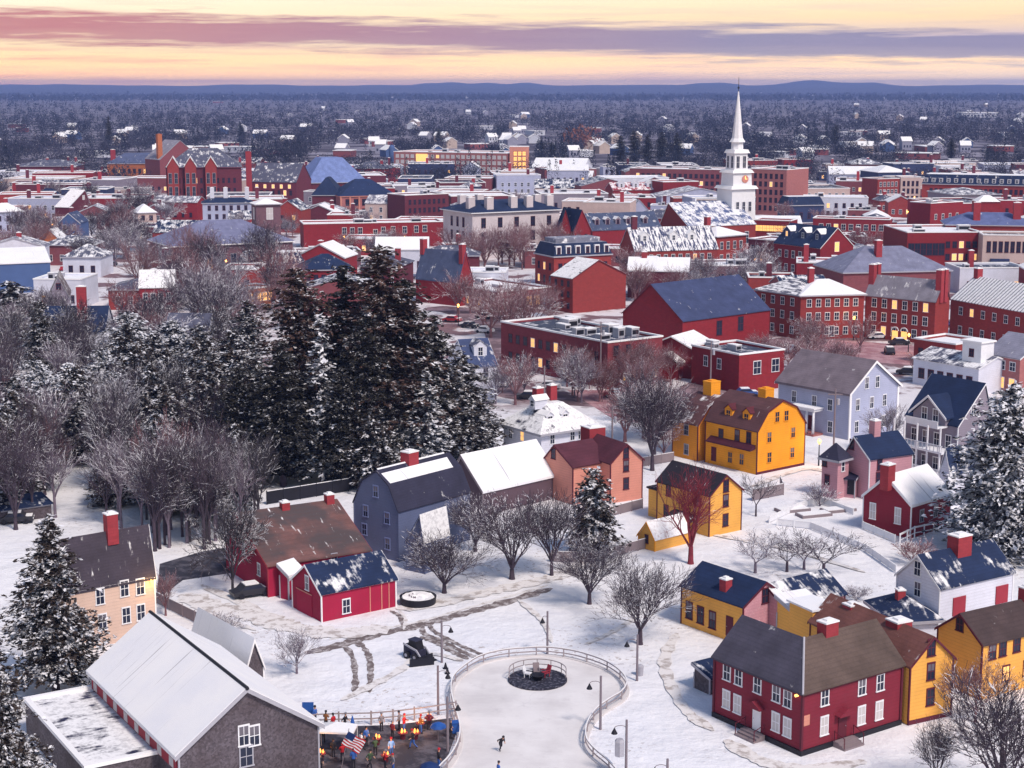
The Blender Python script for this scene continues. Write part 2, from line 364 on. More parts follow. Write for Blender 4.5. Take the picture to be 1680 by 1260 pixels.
class House:
    def __init__(s, name, label, cat, T, L=None, R=None, h=5, B=None, W=None, D=None, ang=None, near=False, group=None, z0=0.0, short=None, quiet=False):
        if B is not None:
            g = G(T[0], B, z0); h = zat(g.x, g.y, T[1]) - z0; N = g
        else: N = G(T[0], T[1], z0 + h); N.z = z0
        s.h, s.near, s.z0 = h, near, z0
        pu = G(R[0], R[1], z0 + h) - N if R else None; pv = G(L[0], L[1], z0 + h) - N if L else None
        if ang is None:
            au = math.atan2(pu.y, pu.x) if pu else None; av = math.atan2(pv.y, pv.x) - math.pi/2 if pv else None
            if au is None: ang = av
            elif av is None: ang = au
            else:
                lu, lv = Vector((pu.x, pu.y)).length, Vector((pv.x, pv.y)).length; ang = (au * lu + av * lv) / (lu + lv)
        else: ang = R_(ang)
        s.u = Vector((math.cos(ang), math.sin(ang), 0)); s.v = Vector((-math.sin(ang), math.cos(ang), 0)); s.N = N; s.ang = ang
        def ext(px, d):
            k = (px - CX) / F; Z = z0 + h - CH
            # X - k*(Y cp - Z sp)=0
            return -(N.x - k * (N.y * cp - Z * sp_)) / (d.x - k * d.y * cp)
        s.W = W if W else abs(ext(R[0], s.u)); s.D = D if D else abs(ext(L[0], s.v))
        s.root = empty(name, N, ang, label, cat, group)
        if short:
            c = P(s.w(s.W/2, s.D/2, h)); LAND.append((short, c[0], c[1]))
        s.mask = (s.w(s.W/2, s.D/2, 0), math.hypot(s.W, s.D) / 2); OCC.append(s)
        if near and not quiet: print('%-40s h=%.1f W=%.1f D=%.1f ang=%.0f dist=%.0f base=%s' % (label[:40], h, s.W, s.D, math.degrees(ang), N.y, tuple(round(q) for q in P(N))))
    def w(s, u, v, z): return s.N + s.u * u + s.v * v + Vector((0, 0, z))
    def face(s, f, px):
        "local (along, z) of a pixel on face R (v=0) or L (u=0)"
        r = ray(*px); o = Vector((0, 0, CH)); n = s.v if f == 'R' else s.u
        t = (s.N - o).dot(n) / r.dot(n); p = o + r * t - s.N
        return (p.dot(s.u if f == 'R' else s.v), p.z)
    def onroof(s, px, z):
        g = G(px[0], px[1], s.z0 + z) - s.N; return g.dot(s.u), g.dot(s.v)
    def span(s): return (s.D, s.W, 'u') if s.ridge == 'u' else (s.W, s.D, 'v')
    def gable(s, ridge, A=None, rise=None, pos=.5, wallm='crim', roofm=None, trim='trimgrey', kind='gable', over=.3, t=.16, brk=None, h2=None, wname='wall', rname='roof', rake=True):
        s.ridge = ridge; S_, Ln, ax = s.span(); h = s.h
        if roofm.get('thick') and t < .3: t = .32
        if A is not None:
            c, z = s.face('L' if ridge == 'u' else 'R', A); pos = min(.92, max(.08, c / S_)); rise = z - h
        s.rise, s.pos = rise, pos
        if kind == 'gable': pr = [(0, h), (pos * S_, h + rise), (S_, h2 if h2 else h)]
        elif kind == 'gambrel':
            b0, b1 = brk or (.16, .62); pr = [(0, h), (b0 * S_, h + b1 * rise), (pos * S_, h + rise), ((1 - b0) * S_, h + b1 * rise), (S_, h)]
        elif kind == 'shed': pr = [(0, h), (S_, h + rise)]
        m = MB(); m.extr([(0, 0)] + pr + [(S_, 0)], ax, 0, Ln)
        wallm = M[wallm] if isinstance(wallm, str) else wallm
        m.build(wname, wallm, s.root)
        def outw(pr, dz):
            q = [list(p) for p in pr]
            for e, f_ in ((0, 1), (-1, -2)):
                dx, dz_ = q[e][0] - q[f_][0], q[e][1] - q[f_][1]; l = math.hypot(dx, dz_); q[e][0] += dx / l * over; q[e][1] += dz_ / l * over
            return [(a, b + dz) for a, b in q]
        lo, hi = outw(pr, .012), outw(pr, t + .012)
        m = MB(); m.extr(lo + hi[::-1], ax, -over * .6, Ln + over * .6); m.build(rname, roofm, s.root)
        if rake:
            m = MB(); q = outw(pr, 0)
            for e in (-over * .6 - .05, Ln + over * .6): m.extr([(a, b - .1) for a, b in q] + [(a, b + t * .85) for a, b in q[::-1]], ax, e, e + .05)
            m.builds('rake_board', M[trim], s.root)
        # corner boards and sill
        m = MB(); W, D = s.W, s.D
        for a, b in ((0, 0), (W, 0), (0, D), (W, D)):
            if s.near: m.box(a - .07, a + .07, b - .07, b + .07, 0, h - .05)
        if ridge == 'u': m.box(.1, W - .1, -.05, 0, h - .24, h - .02)
        else: m.box(-.05, 0, .1, D - .1, h - .24, h - .02)
        m.builds('corner_board' if s.near else 'eave_board', M[trim], s.root)
        return s
    def zr(s, u, v):
        "height of the roof surface"
        if getattr(s, 'ridge', None) is None: return s.h
        S_, Ln, ax = s.span(); c = v if s.ridge == 'u' else u; p = s.pos * S_
        k = c / p if c < p else (S_ - c) / (S_ - p)
        return s.h + s.rise * max(0, min(1, k))
    def hip(s, rise, wallm, roofm, over=.4, inset=None, flat_=0, trim='trimgrey'):
        s.ridge = None; m = MB(); m.box(0, s.W, 0, s.D, 0, s.h); m.build('wall', M[wallm] if isinstance(wallm, str) else wallm, s.root)
        m = MB(); W, D, h, o = s.W, s.D, s.h, over; i = inset if inset else min(W, D) / 2 * (1 - flat_) - .02
        a = [(-o, -o, h), (W + o, -o, h), (W + o, D + o, h), (-o, D + o, h)]; b = [(i, i, h + rise), (W - i, i, h + rise), (W - i, D - i, h + rise), (i, D - i, h + rise)]
        m.poly(a[::-1])
        c = [(x, y, z - .2) for x, y, z in a]; m.v = []; m.f = []; m.m = []
        m.poly(c[::-1]); m.poly(b)
        for j in range(4):
            k = (j + 1) % 4; m.poly([a[j], a[k], b[k], b[j]]); m.poly([c[j], c[k], a[k], a[j]])
        m.build('roof', roofm, s.root)
        m = MB(); g = o + .05
        for x0, x1, y0, y1 in ((-g, W + g, -g, -g + .12), (-g, -g + .12, -g, D + g)): m.box(x0, x1, y0, y1, h - .32, h - .02)
        m.builds('cornice', M[trim], s.root); s.rise = rise; return s
    def flat(s, wallm, deck, par=.5, trim='trimgrey', clutter=0, seed=1):
        s.ridge = None; W, D, h = s.W, s.D, s.h
        m = MB(); m.box(0, W, 0, D, 0, h - par); m.build('wall', M[wallm], s.root)
        m = MB(); t = .35
        for x0, x1, y0, y1 in ((0, W, 0, t), (0, W, D - t, D), (0, t, t, D - t), (W - t, W, t, D - t)): m.box(x0, x1, y0, y1, h - par, h)
        m.builds('parapet', M[wallm], s.root)
        m = MB(); e = .12
        for x0, x1, y0, y1 in ((-e, W + e, -e, t), (-e, W + e, D - t, D + e), (-e, t, t, D - t), (W - t, W + e, t, D - t)): m.box(x0, x1, y0, y1, h, h + .3)
        m.builds('coping', M['snowcap'], s.root)
        m = MB(); m.box(t, W - t, t, D - t, h - par - .1, h - par + .12); m.build('roof', deck, s.root)
        r = random.Random(seed)
        for i in range(clutter):
            a, b = r.uniform(.08, .85) * W, r.uniform(.15, .8) * D; x, y, z = r.uniform(1.2, min(4, W * .2)), r.uniform(1.2, min(3, D * .2)), r.uniform(.9, 2.0)
            m = MB(); m.box(a, a + x, b, b + y, h - par, h - par + z); m.box(a - .05, a + x + .05, b - .05, b + y + .05, h - par + z, h - par + z + .15, 1)
            m.box(a + .2, a + x - .2, b - .04, b, h - par + z * .3, h - par + z * .8, 2)
            m.build('roof_unit', [M['trimgrey'], M['snowcap'], M['black']], s.root)
        return s
    def mansard(s, rise, wallm, steep, top, inset=1.3, trim='trimgrey'):
        s.ridge = None; W, D, h = s.W, s.D, s.h
        m = MB(); m.box(0, W, 0, D, 0, h); m.build('wall', M[wallm], s.root)
        m = MB(); i = inset; a = [(-.2, -.2, h), (W + .2, -.2, h), (W + .2, D + .2, h), (-.2, D + .2, h)]; b = [(i, i, h + rise), (W - i, i, h + rise), (W - i, D - i, h + rise), (i, D - i, h + rise)]
        m.poly(a[::-1]); m.poly(b, 1)
        for j in range(4): k = (j + 1) % 4; m.poly([a[j], a[k], b[k], b[j]])
        m.build('roof', [steep, top], s.root)
        m = MB(); m.box(-.35, W + .35, -.4, -.2, h - .3, h + .05); m.box(-.4, -.2, -.2, D + .35, h - .3, h + .05); m.builds('cornice', M[trim], s.root); s.rise = rise; return s
    def win(s, f, pts, w=.85, h=1.4, st='d'):
        "pts: pixel centres on the face"
        for p in pts:
            c, z = s.face(f, p); s.putwin(f, c, z - h/2, w, h, st)
    def putwin(s, f, c, z, w, h, st):
        if z < .1: z = .1
        if s.near: w *= .82; h *= .96
        a, b, far, b2 = win_mesh(w, h, st); b = b2 if WR.random() < .4 else b
        loc = (c, -.001, z) if f == 'R' else (-.001, c, z); rz = 0 if f == 'R' else -math.pi/2
        if s.near:
            o = link('window', a, s.root, loc, rz); link('pane', b, o)
        else: link('window', far, s.root, loc, rz)
    def grid(s, f, n, zs, w=.9, h=1.5, st='d', lit=.04, c0=.06, c1=.94, seed=3):
        r = random.Random(seed * 7 + n); Ln = s.W if f == 'R' else s.D
        for z in zs:
            for i in range(n):
                q = st
                if r.random() < lit: q = 'lit'
                s.putwin(f, Ln * (c0 + (c1 - c0) * (i + .5) / n), z, w, h, q)
    def chim(s, u, v, ztop, w=1.0, d=.8, mat='brickchim', snow=True, zb=None):
        m = MB(); zb = s.zr(u, v) - 1.2 if zb is None else zb
        m.box(u - w/2, u + w/2, v - d/2, v + d/2, zb, ztop); o = m.build('chimney', M[mat], s.root)
        m = MB(); m.box(u - w/2 - .05, u + w/2 + .05, v - d/2 - .05, v + d/2 + .05, ztop, ztop + .13); 
        m.box(u - w/4, u + w/4, v - d/4, v + d/4, ztop + .13, ztop + .3)
        m.build('chimney_cap', M['snowcap'] if snow else M[mat], o)
    def chimpx(s, px, py_top, v=None, u=None, **k):
        "chimney whose top centre is seen at (px,py_top), standing at local v (or u)"
        r = ray(px, py_top); o = Vector((0, 0, CH)); n, c = (s.v, v) if v is not None else (s.u, u)
        t = ((s.N - o).dot(n) + c) / r.dot(n); p = o + r * t - s.N
        s.chim(p.dot(s.u), p.dot(s.v), p.z, **k)
    def block(s, name, u0, u1, v0, v1, z0, z1, mat): 
        m = MB(); m.box(u0, u1, v0, v1, z0, z1); return m.build(name, M[mat] if isinstance(mat, str) else mat, s.root)
    def dormer(s, u, w, hh, mat, rm, face='R', at=.35, st='d', depth=None, name='dormer'):
        "small gabled dormer sitting on the slope that rises from face R (or L)"
        S_ = s.D if face == 'R' else s.W; c = at * S_ * .5; zb = s.zr(u, c) if face == 'R' else s.zr(c, u)
        dz = depth or min(3.2, hh / max(.3, s.rise / (S_ * .5)) + .6)
        m = MB()
        if face == 'R':
            m.extr([(u - w/2, zb - .3), (u - w/2, zb + hh), (u, zb + hh + w * .4), (u + w/2, zb + hh), (u + w/2, zb - .3)], 'v', c, c + dz)
        else:
            m.extr([(u - w/2, zb - .3), (u - w/2, zb + hh), (u, zb + hh + w * .4), (u + w/2, zb + hh), (u + w/2, zb - .3)], 'u', c, c + dz)
        o = m.build(name, M[mat], s.root)
        m = MB(); e = .15; k = 'v' if face == 'R' else 'u'; p = [(u - w/2 - e, zb + hh - e*.8), (u, zb + hh + w*.4 + .02), (u + w/2 + e, zb + hh - e*.8)]
        m.extr(p + [(a, b + .14) for a, b in p[::-1]], k, c - e, c + dz + .3); m.build('dormer_roof', rm, o)
        a, b, far, b2 = win_mesh(min(.8, w * .6), hh * .75, st); link('window', far, o, (u, c - .002, zb + hh * .12) if face == 'R' else (c - .002, u, zb + hh * .12), 0 if face == 'R' else -math.pi/2)
OCC = []
def occupied(p, r):
    for s in OCC:
        d = p - s.N; a, b = d.dot(s.u), d.dot(s.v)
        if -r < a < s.W + r and -r < b < s.D + r: return True
    return False
# ------------------------------------------------------------------ ground
def ground():
    t = NT('snow_ground'); t.b.inputs['Roughness'].default_value = .75
    W = t.world(); big = t.noise(.012, 5, W); mid = t.noise(.09, 5, W); fine = t.noise(.9, 5, W, rough=.7)
    snow = t.mix(t.map(big, .35, .65), (.80, .79, .81), (.74, .76, .84)); snow = t.mix(t.map(fine, .35, .7, 0, .28), snow, (.70, .69, .73))
    sp = t.math('MULTIPLY', t.map(t.noise(1.5, 5, W, rough=.7), .57, .61, 0, .8), t.map(t.noise(.05, 3, W), .50, .58)); snow = t.mix(sp, snow, (.36, .31, .30)); snow = t.mix(t.map(t.noise(.16, 4, W, sc=(1, 2.5, 1)), .5, .7, 0, .45), snow, (.66, .67, .76))
    town = t.mix(t.map(fine, .3, .7), (.13, .075, .09), (.24, .15, .17)); town = t.mix(t.map(mid, .44, .50), town, (.66, .64, .68))
    sx = t.n('ShaderNodeSeparateXYZ'); t.l(W, sx.inputs[0])
    yy = t.math('ADD', sx.outputs[1], t.math('MULTIPLY', t.math('SUBTRACT', mid, .5), 60))
    k = t.mix(t.map(yy, 268, 285), snow, town)
    wood = t.mix(t.map(t.noise(.02, 5, W), .45, .6), (.05, .04, .06), (.26, .24, .30)); k = t.mix(t.map(sx.outputs[1], 900, 1100), k, wood)
    t.bump(t.math('ADD', fine, t.math('MULTIPLY', t.noise(.18, 4, W), 4)), .7, .25)
    n = 90; ys = [60 * (18000 / 60) ** (i / n) for i in range(n + 1)]; m = MB(); c = 24; r = random.Random(5)
    for y in ys:
        for j in range(c + 1): m.v.append(((j / c - .5) * 2 * (60 + y * .8), y, 0))
    for i in range(n):
        for j in range(c): a = i * (c + 1) + j; m.f.append((a, a + 1, a + c + 2, a + c + 1)); m.m.append(0)
    k2 = len(m.v)
    o = m.build('ground', t.col(k)); tag(o, 'snow covered ground of the town and the wooded plain', 'ground', kind='structure')
    m = MB(); m.box(-400, 400, -300, 60, -1.0, -.002); tag(m.build('ground', t.m), kind='structure')
ground()
def smooth(pts, k=8):
    out = []; n = len(pts)
    for i in range(n - 1):
        p0, p1, p2, p3 = pts[max(0, i-1)], pts[i], pts[i+1], pts[min(n-1, i+2)]
        for j in range(k):
            t = j / k; out.append(.5 * ((2*p1) + (-p0+p2)*t + (2*p0-5*p1+4*p2-p3)*t*t + (-p0+3*p1-3*p2+p3)*t**3))
    out.append(pts[-1]); return out
def sheet(name, pix, mat, z, label=None):
    m = MB(); m.poly([G(x, y, 0) + Vector((0, 0, z)) for x, y in pix]); o = m.build(name, mat); tag(o, label, kind='structure'); return o
def ribbon(name, pix, width, mat, z, label=None, wj=.0, seed=1):
    r = random.Random(seed); p = smooth([G(x, y) for x, y in pix], 10); m = MB(); pr = None
    for i, q in enumerate(p):
        d = (p[min(i+1, len(p)-1)] - p[max(0, i-1)]).normalized(); nn = Vector((-d.y, d.x, 0)); ww = width / 2 * (1 + r.uniform(-wj, wj)) * min(1, .25 + min(i, len(p) - 1 - i) * .25)
        a, b = q + nn * ww, q - nn * ww; a.z = b.z = z
        if pr: m.poly([pr[1], b, a, pr[0]])
        pr = (a, b)
    o = m.build(name, mat); tag(o, label, kind='structure'); return o
def patchy(name, c, c2, th=.5, sc=.8):
    t = NT(name); W = t.world(); f = t.noise(sc, 6, W, rough=.7); return t.col(t.mix(t.map(f, th - .05, th + .05), c, c2))
road = patchy('slushy_road', (.13, .085, .10), (.27, .19, .22), .52, .15)
dirty = patchy('wheel_track', (.15, .12, .12), (.45, .42, .43), .53, 1.1); dirty2 = patchy('packed_track', (.42, .38, .37), (.72, .70, .71), .455, .7)
plaza = patchy('brick_paving', (.30, .15, .18), (.42, .26, .29), .5, .3)
asph = patchy('wet_asphalt', (.035, .035, .05), (.10, .095, .12), .52, .5)
sheet('road', [(262, 925), (330, 905), (372, 898), (380, 940), (300, 952), (256, 985)], asph, .004)
ribbon('road', [(1500, 556), (1290, 560), (1150, 640), (1060, 655)], 9, road, .006)
ribbon('road', [(700, 600), (860, 648), (1060, 668), (1200, 715), (1300, 735)], 9, road, .010)
ribbon('road', [(700, 505), (760, 512), (830, 545), (820, 600), (812, 640)], 10, road, .014)
sheet('pavement', [(930, 640), (1060, 640), (1110, 660), (1100, 700), (1010, 690)], plaza, .018)
sheet('pavement', [(1345, 556), (1545, 570), (1500, 600), (1330, 585)], plaza, .018)
# wheel tracks in the snow of the yard
for i, (pts, wd, mt) in enumerate([
    ([(500, 1072), (560, 1058), (620, 1040), (680, 1028), (740, 1012), (830, 988), (905, 965)], 1.5, dirty),
    ([(540, 1050), (600, 1036), (680, 1022), (745, 1004), (830, 980), (900, 960)], .55, dirty2),
    ([(520, 1068), (560, 1060), (578, 1078), (583, 1110), (582, 1138)], .6, dirty),
    ([(588, 1052), (604, 1074), (608, 1100), (606, 1136)], .6, dirty),
    ([(566, 1066), (564, 1054), (580, 1044)], .35, dirty), ([(590, 1062), (584, 1054), (596, 1046)], .35, dirty),
    ([(693, 1028), (696, 1040), (722, 1050), (752, 1066), (782, 1080)], .6, dirty),
    ([(705, 1026), (712, 1036), (740, 1052), (770, 1066), (795, 1076)], .6, dirty),
    ([(690, 1045), (715, 1054), (740, 1068), (768, 1082)], .8, dirty),
    ([(640, 1002), (656, 1012), (662, 1030)], .5, dirty), ([(655, 1002), (665, 1016), (662, 1034)], .35, dirty2),
    ([(330, 960), (420, 1000), (480, 1030)], 1.4, dirty2), ([(300, 985), (350, 1010), (420, 1035)], .8, dirty2)]):
    ribbon('tyre_track', pts, wd, mt, .022 + i * .004, wj=.35, seed=i)
for i, (pts, wd, mt) in enumerate([
    ([(300, 975), (350, 995), (420, 1012), (480, 1030), (560, 1040), (640, 1030)], 3.2, dirty2), ([(650, 1000), (720, 990), (800, 972), (900, 950), (960, 925), (1000, 900)], 2.2, dirty2),
    ([(1170, 1200), (1120, 1160), (1090, 1090), (1110, 1040)], 1.2, dirty2), ([(1190, 1215), (1250, 1250), (1330, 1262), (1420, 1250)], 1.6, dirty2), ([(760, 1085), (700, 1075), (640, 1110), (560, 1150)], 1.0, dirty2),
    ([(905, 1055), (890, 1020), (850, 985)], .7, dirty2), ([(1060, 860), (1180, 880), (1300, 905), (1420, 940)], .9, dirty2), ([(1230, 800), (1330, 770), (1420, 800)], 1.3, dirty2), ([(1050, 1010), (1000, 1040), (960, 1058)], .6, dirty2)]):
    ribbon('trodden_path', pts, wd, mt, .08 + i * .004, wj=.3, seed=40 + i)
r = random.Random(11)
# hills far away, real ridges of land
def hills():
    t = NT('wooded_hills'); mt = t.col(t.mix(t.map(t.noise(.002, 5, t.world()), .3, .7), (.035, .045, .085), (.075, .075, .12)))
    peaks = [(700, 27, 16), (745, 40, 30), (800, 42, 24), (862, 52, 26), (1140, 34, 22), (1180, 44, 30), (1300, 50, 32), (1335, 58, 30), (1380, 34, 30), (1425, 36, 24), (640, 12, 40), (130, 14, 60), (430, 12, 50), (1600, 10, 60), (20, 10, 60), (1000, 8, 50)]
    m = MB(); rows = [(9500, 30), (11000, 47), (12500, 55), (13500, 45), (14500, 0)]; n = 240; rr = random.Random(2)
    ph = [rr.uniform(0, 6) for _ in range(9)]
    for Y, b in rows:
        for j in range(n + 1):
            px = -300 + j * (2280 / n); X = (px - CX) / F * Y
            z = b + sum(math.sin(px * (.02 + .017 * i) + ph[i] + Y * .001) * 2.2 / (1 + i * .5) for i in range(5))
            if Y == 12500 or Y == 13500:
                for c, a, wd in peaks: z += .46 * a * math.exp(-((px - c) / wd) ** 2) * (1 if Y == 12500 else .8)
            if b == 0: z = -2
            m.v.append((X, Y, z))
    for j in range(n + 1): px = -300 + j * (2280 / n); m.v.append(((px - CX) / F * 8500, 8500, -2))
    for i in range(4):
        for j in range(n): a = i * (n + 1) + j; m.f.append((a, a + 1, a + n + 2, a + n + 1)); m.m.append(0)
    q = 5 * (n + 1)
    for j in range(n): m.f.append((q + j, q + j + 1, j + 1, j)); m.m.append(0)
    tag(m.build('hills', mt, smooth=True), 'low blue wooded hills on the skyline', 'hills', kind='structure')
hills()
# ------------------------------------------------------------------ near houses
def near(name, label, cat, **k): return House(name, label, cat, near=True, **k)
# crimson corner house: two wings of equal depth meeting at the near corner, the roof hipped there
s = near('clapboard_house', 'crimson clapboard corner house with tall white windows and dark hipped roof', 'house', T=(1314, 1136), L=(1173, 1081), R=(1480, 1093), B=1240, short='the crimson corner house')
d = 6.6; h = s.h; hr = h + 3.0; W, D = s.W, s.D; s.ridge = 'v'
m = MB(); fl = [(0, 0), (W, 0), (W, d), (d, d), (d, D), (0, D)]
for i in range(6):
    a, b = fl[i], fl[(i + 1) % 6]; m.poly([(*a, 0), (*b, 0), (*b, h), (*a, h)])
m.poly([(W, 0, h), (W, d, h), (W, d/2, hr)]); m.poly([(0, D, h), (d, D, h), (d/2, D, hr)]); m.build('wall', M['crim'], s.root)
def lroof(e, dz):
    return [(-e, -e, h - e*.6 + dz), (W + .2, -e, h - e*.6 + dz), (W + .2, d/2, hr + dz), (d/2, d/2, hr + dz), (-e, D + .2, h - e*.6 + dz), (d/2, D + .2, hr + dz), (d + e, D + .2, h - e*.6 + dz), (d + e, d + e, h - e*.6 + dz), (W + .2, d + e, h - e*.6 + dz)]
rA, rB = roof((.060, .056, .085), .06, seed=1), roof((.085, .060, .053), .0, seed=2, c2=(.12, .085, .075))
for nm, fs, mt in (('roof', ((0, 3, 5, 4), (3, 7, 6, 5)), rA), ('roof', ((0, 1, 2, 3), (3, 2, 8, 7)), rB)):
    t_, b_ = lroof(.3, .18), lroof(.3, .01); m = MB()
    for f in fs: m.poly([t_[i] for i in f]); m.poly([b_[i] for i in f][::-1])
    for f in fs:
        for i in range(4): a, b = f[i], f[(i + 1) % 4]; m.poly([b_[a], b_[b], t_[b], t_[a]])
    m.build(nm, mt, s.root)
m = MB(); m.tube((-.3, -.3, h - .02), (d/2, d/2, hr + .2), .1, .1, 6); m.build('hip_ridge', M['trimgrey'], s.root)
m = MB(); m.box(-.1, W + .05, -.12, 0, h - .35, h - .12); m.box(-.12, 0, 0, D + .05, h - .35, h - .12)
for a, b in ((0, 0), (W, 0), (0, D)): m.box(a - .12, a + .1, b - .12, b + .1, 0, h - .36)
m.builds('corner_board', M['maroon'], s.root)
m = MB(); m.box(-.16, W + .1, -.16, 0, 0, .45); m.box(-.16, 0, 0, D + .1, 0, .45); m.build('foundation', M['black'], s.root)
s.win('L', [(1193, 1102), (1212, 1110), (1243, 1123), (1274, 1137), (1292.5, 1146)], .95, 1.45, 'w')
s.win('L', [(1192, 1147), (1210, 1155), (1273, 1184), (1292, 1193)], .95, 1.6, 'p')
s.win('R', [(1353, 1143), (1414, 1126), (1444, 1119)], .95, 1.45, 'w'); s.win('R', [(1352, 1190), (1413, 1173), (1442, 1165)], .95, 1.6, 'p')
def door(s, f, px, w=1.0, hh=2.1, mat='white', steps=True, hood=None):
    c, _ = s.face(f, px); m = MB(); k = MB()
    if f == 'R': m.box(c - w/2, c + w/2, -.06, -.001, .5, .5 + hh); k.tube((c + w*.35, -.1, 1.5), (c + w*.35, -.06, 1.5), .04, .04)
    else: m.box(-.06, -.001, c - w/2, c + w/2, .5, .5 + hh); k.tube((-.1, c + w*.35, 1.5), (-.06, c + w*.35, 1.5), .04, .04)
    o = m.build('door', M[mat], s.root); k.build('handle', M['steel'], o)
    if hood:
        m = MB(); pr = [(c - w*.95, .6 + hh), (c, 1.15 + hh), (c + w*.95, .6 + hh), (c + w*.95, .5 + hh), (c - w*.95, .5 + hh)]
        m.extr(pr, 'v' if f == 'R' else 'u', -.65, 0); m.build('door_hood', M[hood], s.root)
    if steps:
        m = MB()
        for i in range(3):
            if f == 'R': m.box(c - 1.2, c + 1.2, -1.5 + i * .35, -1.15 + i * .35, 0, .16 * (i + 1))
            else: m.box(-1.5 + i * .35, -1.15 + i * .35, c - 1.2, c + 1.2, 0, .16 * (i + 1))
        if f == 'R': m.box(c - 1.2, c + 1.2, -.45, -.17, 0, .5)
        else: m.box(-.45, -.17, c - 1.2, c + 1.2, 0, .5)
        m.build('steps', M['wood'], s.root)
        m = MB()
        for e in (-1.15, 1.15):
            P3 = (lambda a, z: (c + e, a, z)) if f == 'R' else (lambda a, z: (a, c + e, z))
            for a, z in ((-1.4, .16), (-.25, .5)): m.tube(P3(a, z), P3(a, z + .95), .04, .04, 4)
            m.tube(P3(-1.4, 1.05), P3(-.25, 1.4), .035, .035, 4)
        m.builds('handrail', M['maroon'], s.root)
door(s, 'L', (1242, 1175), hood='crim'); door(s, 'R', (1382, 1180), mat='maroon', hood='crim')
c, z = s.face('R', (1322, 1182)); m = MB(); m.box(c - .4, c + .4, -.07, -.001, z - .45, z + .45); m.build('wall_plaque', M['salmon'], s.root)
c, z = s.face('L', (1309, 1146)); m = MB(); m.tube((-.3, c, z + .3), (-.02, c, z + .3), .12, .12, 8); m.build('wall_lamp', M['gold'], s.root)
s.pos = .5; s.rise = hr - h
s.chim(W * .52, d/2 + .1, hr + 1.0, 1.5, 1.1, zb=hr - 1.2)
# cellar bulkhead beside it
b = House('shed', 'low grey shed with dark roof at the left corner of the crimson house', 'shed', T=(1165, 1113), L=(1144, 1099), R=(1200, 1100), h=1.6, near=True, D=2.2)
b.gable('u', rise=.6, kind='shed', wallm='shingle', roofm=roof(NAVY, .2))
# yellow gabled house behind
s = near('clapboard_house', 'yellow clapboard house with narrow gable end behind the crimson corner house', 'house', T=(1489.5, 1093), R=(1564, 1079), L=(1330, 1020), B=1190, short='the narrow yellow gable')
s.gable('v', A=(1531, 1046), wallm='yellow', roofm=roof((.17, .07, .06), .12, ax='v'), trim='maroon')
s.win('R', [(1528, 1062), (1527, 1101), (1526, 1143)], .9, 1.5, 'd')
s.block('foundation', -.06, s.W + .05, -.07, 0, 0, .4, 'maroon')
s.chimpx(1475, 1018, u=s.pos * s.W + .2, w=1.7, d=1.6); s.chimpx(1398, 992, u=s.pos * s.W, w=1.3, d=1.2)
s.block('rear_annex', 0.2, s.W * .6, s.D, s.D + 3.5, 0, s.h + .9, 'yellow'); s.block('annex_roof', 0, s.W * .6 + .3, s.D - .2, s.D + 3.8, s.h + .91, s.h + 1.1, roof(RUST, .95))
# yellow house on the right edge
s = near('clapboard_house', 'long yellow house with brown shingle roof at the right edge, gable to the left', 'house', T=(1612, 1057), L=(1539, 1031), R=(1760, 1022), h=5.3, short='the long yellow house')
s.gable('u', A=(1577, 1008), wallm='yellow', roofm=roof((.06, .04, .042), .1), trim='maroon')
s.win('L', [(1575, 1024)], .9, 1.2, 'd'); s.win('R', [(1628, 1069), (1645, 1064), (1668, 1057), (1690, 1051), (1712, 1046)], .95, 1.4, 'd')
s.win('R', [(1650, 1104), (1684, 1095), (1710, 1088)], .95, 1.4, 'litd'); s.chim(s.W * .7, s.D/2, s.h + s.rise + 1.2)
# white house with navy roof
s = near('clapboard_house', 'white house with navy snow streaked roof, big brick chimney and red shutters', 'house', T=(1542, 965), L=(1472, 939), R=(1662.5, 934.6), h=5.6, short='the white house with the navy roof')
s.gable('u', A=(1507, 912), wallm='whitewall', roofm=roof(NAVY, .30, 'noise', seed=4), trim='white')
s.win('L', [(1505.6, 932), (1505.6, 966)], .95, 1.5, 'w'); s.chimpx(1575, 878, v=s.pos * s.D - .3, w=2.0, d=1.5)
for px in ((1573, 993), (1643, 974)):
    c, z = s.face('R', px); s.block('shuttered_window', c - .9, c + .9, -.1, -.001, z - 1.0, z + .9, 'trimred')
s2 = near('shed', 'low white annex with navy hipped roof and small brick chimney', 'shed', T=(1470, 1019), L=(1440, 990), R=(1540, 1012), h=2.9, D=6.5, short='the low white annex')
s2.hip(1.6, 'whitewall', roof(NAVY, .35, 'noise', seed=9), over=.5); s2.chim(s2.W * .4, s2.D/2, 5.0, .8, .8, zb=3.2)
# yellow and pink shop house with navy roof
s = near('clapboard_house', 'single storey house, yellow front and pink gable end under a navy roof', 'house', T=(1218, 995), L=(1118.6, 960), R=(1288, 977), B=1060, short='the yellow and pink house')
s.gable('v', A=(1256, 956), wallm='yellow', roofm=roof(NAVY, 0, ax='v'), trim='maroon')
m = MB(); W, D, h = s.W, s.D, s.h; m.extr([(0, .02), (0, h), (s.pos * W, h + s.rise), (W, h), (W, .02)], 'v', -.03, -.004); m.build('pink_gable_wall', wall('pink_brick_gable', (.60, .30, .36), 'clap', snowy=.25), s.root)
s.win('L', [(1131, 1001), (1149.5, 1009), (1169, 1017)], 1.0, 1.75, 'd'); s.win('R', [(1255, 977)], .95, 1.5, 'd'); s.win('R', [(1239, 1027)], 1.1, .9, 'w')
door(s, 'L', (1197, 1031), mat='maroon', steps=False); door(s, 'R', (1272, 1035), mat='maroon', steps=False, hood='maroon')
s.chimpx(1191, 950, v=D * .4, w=.9, d=.9)
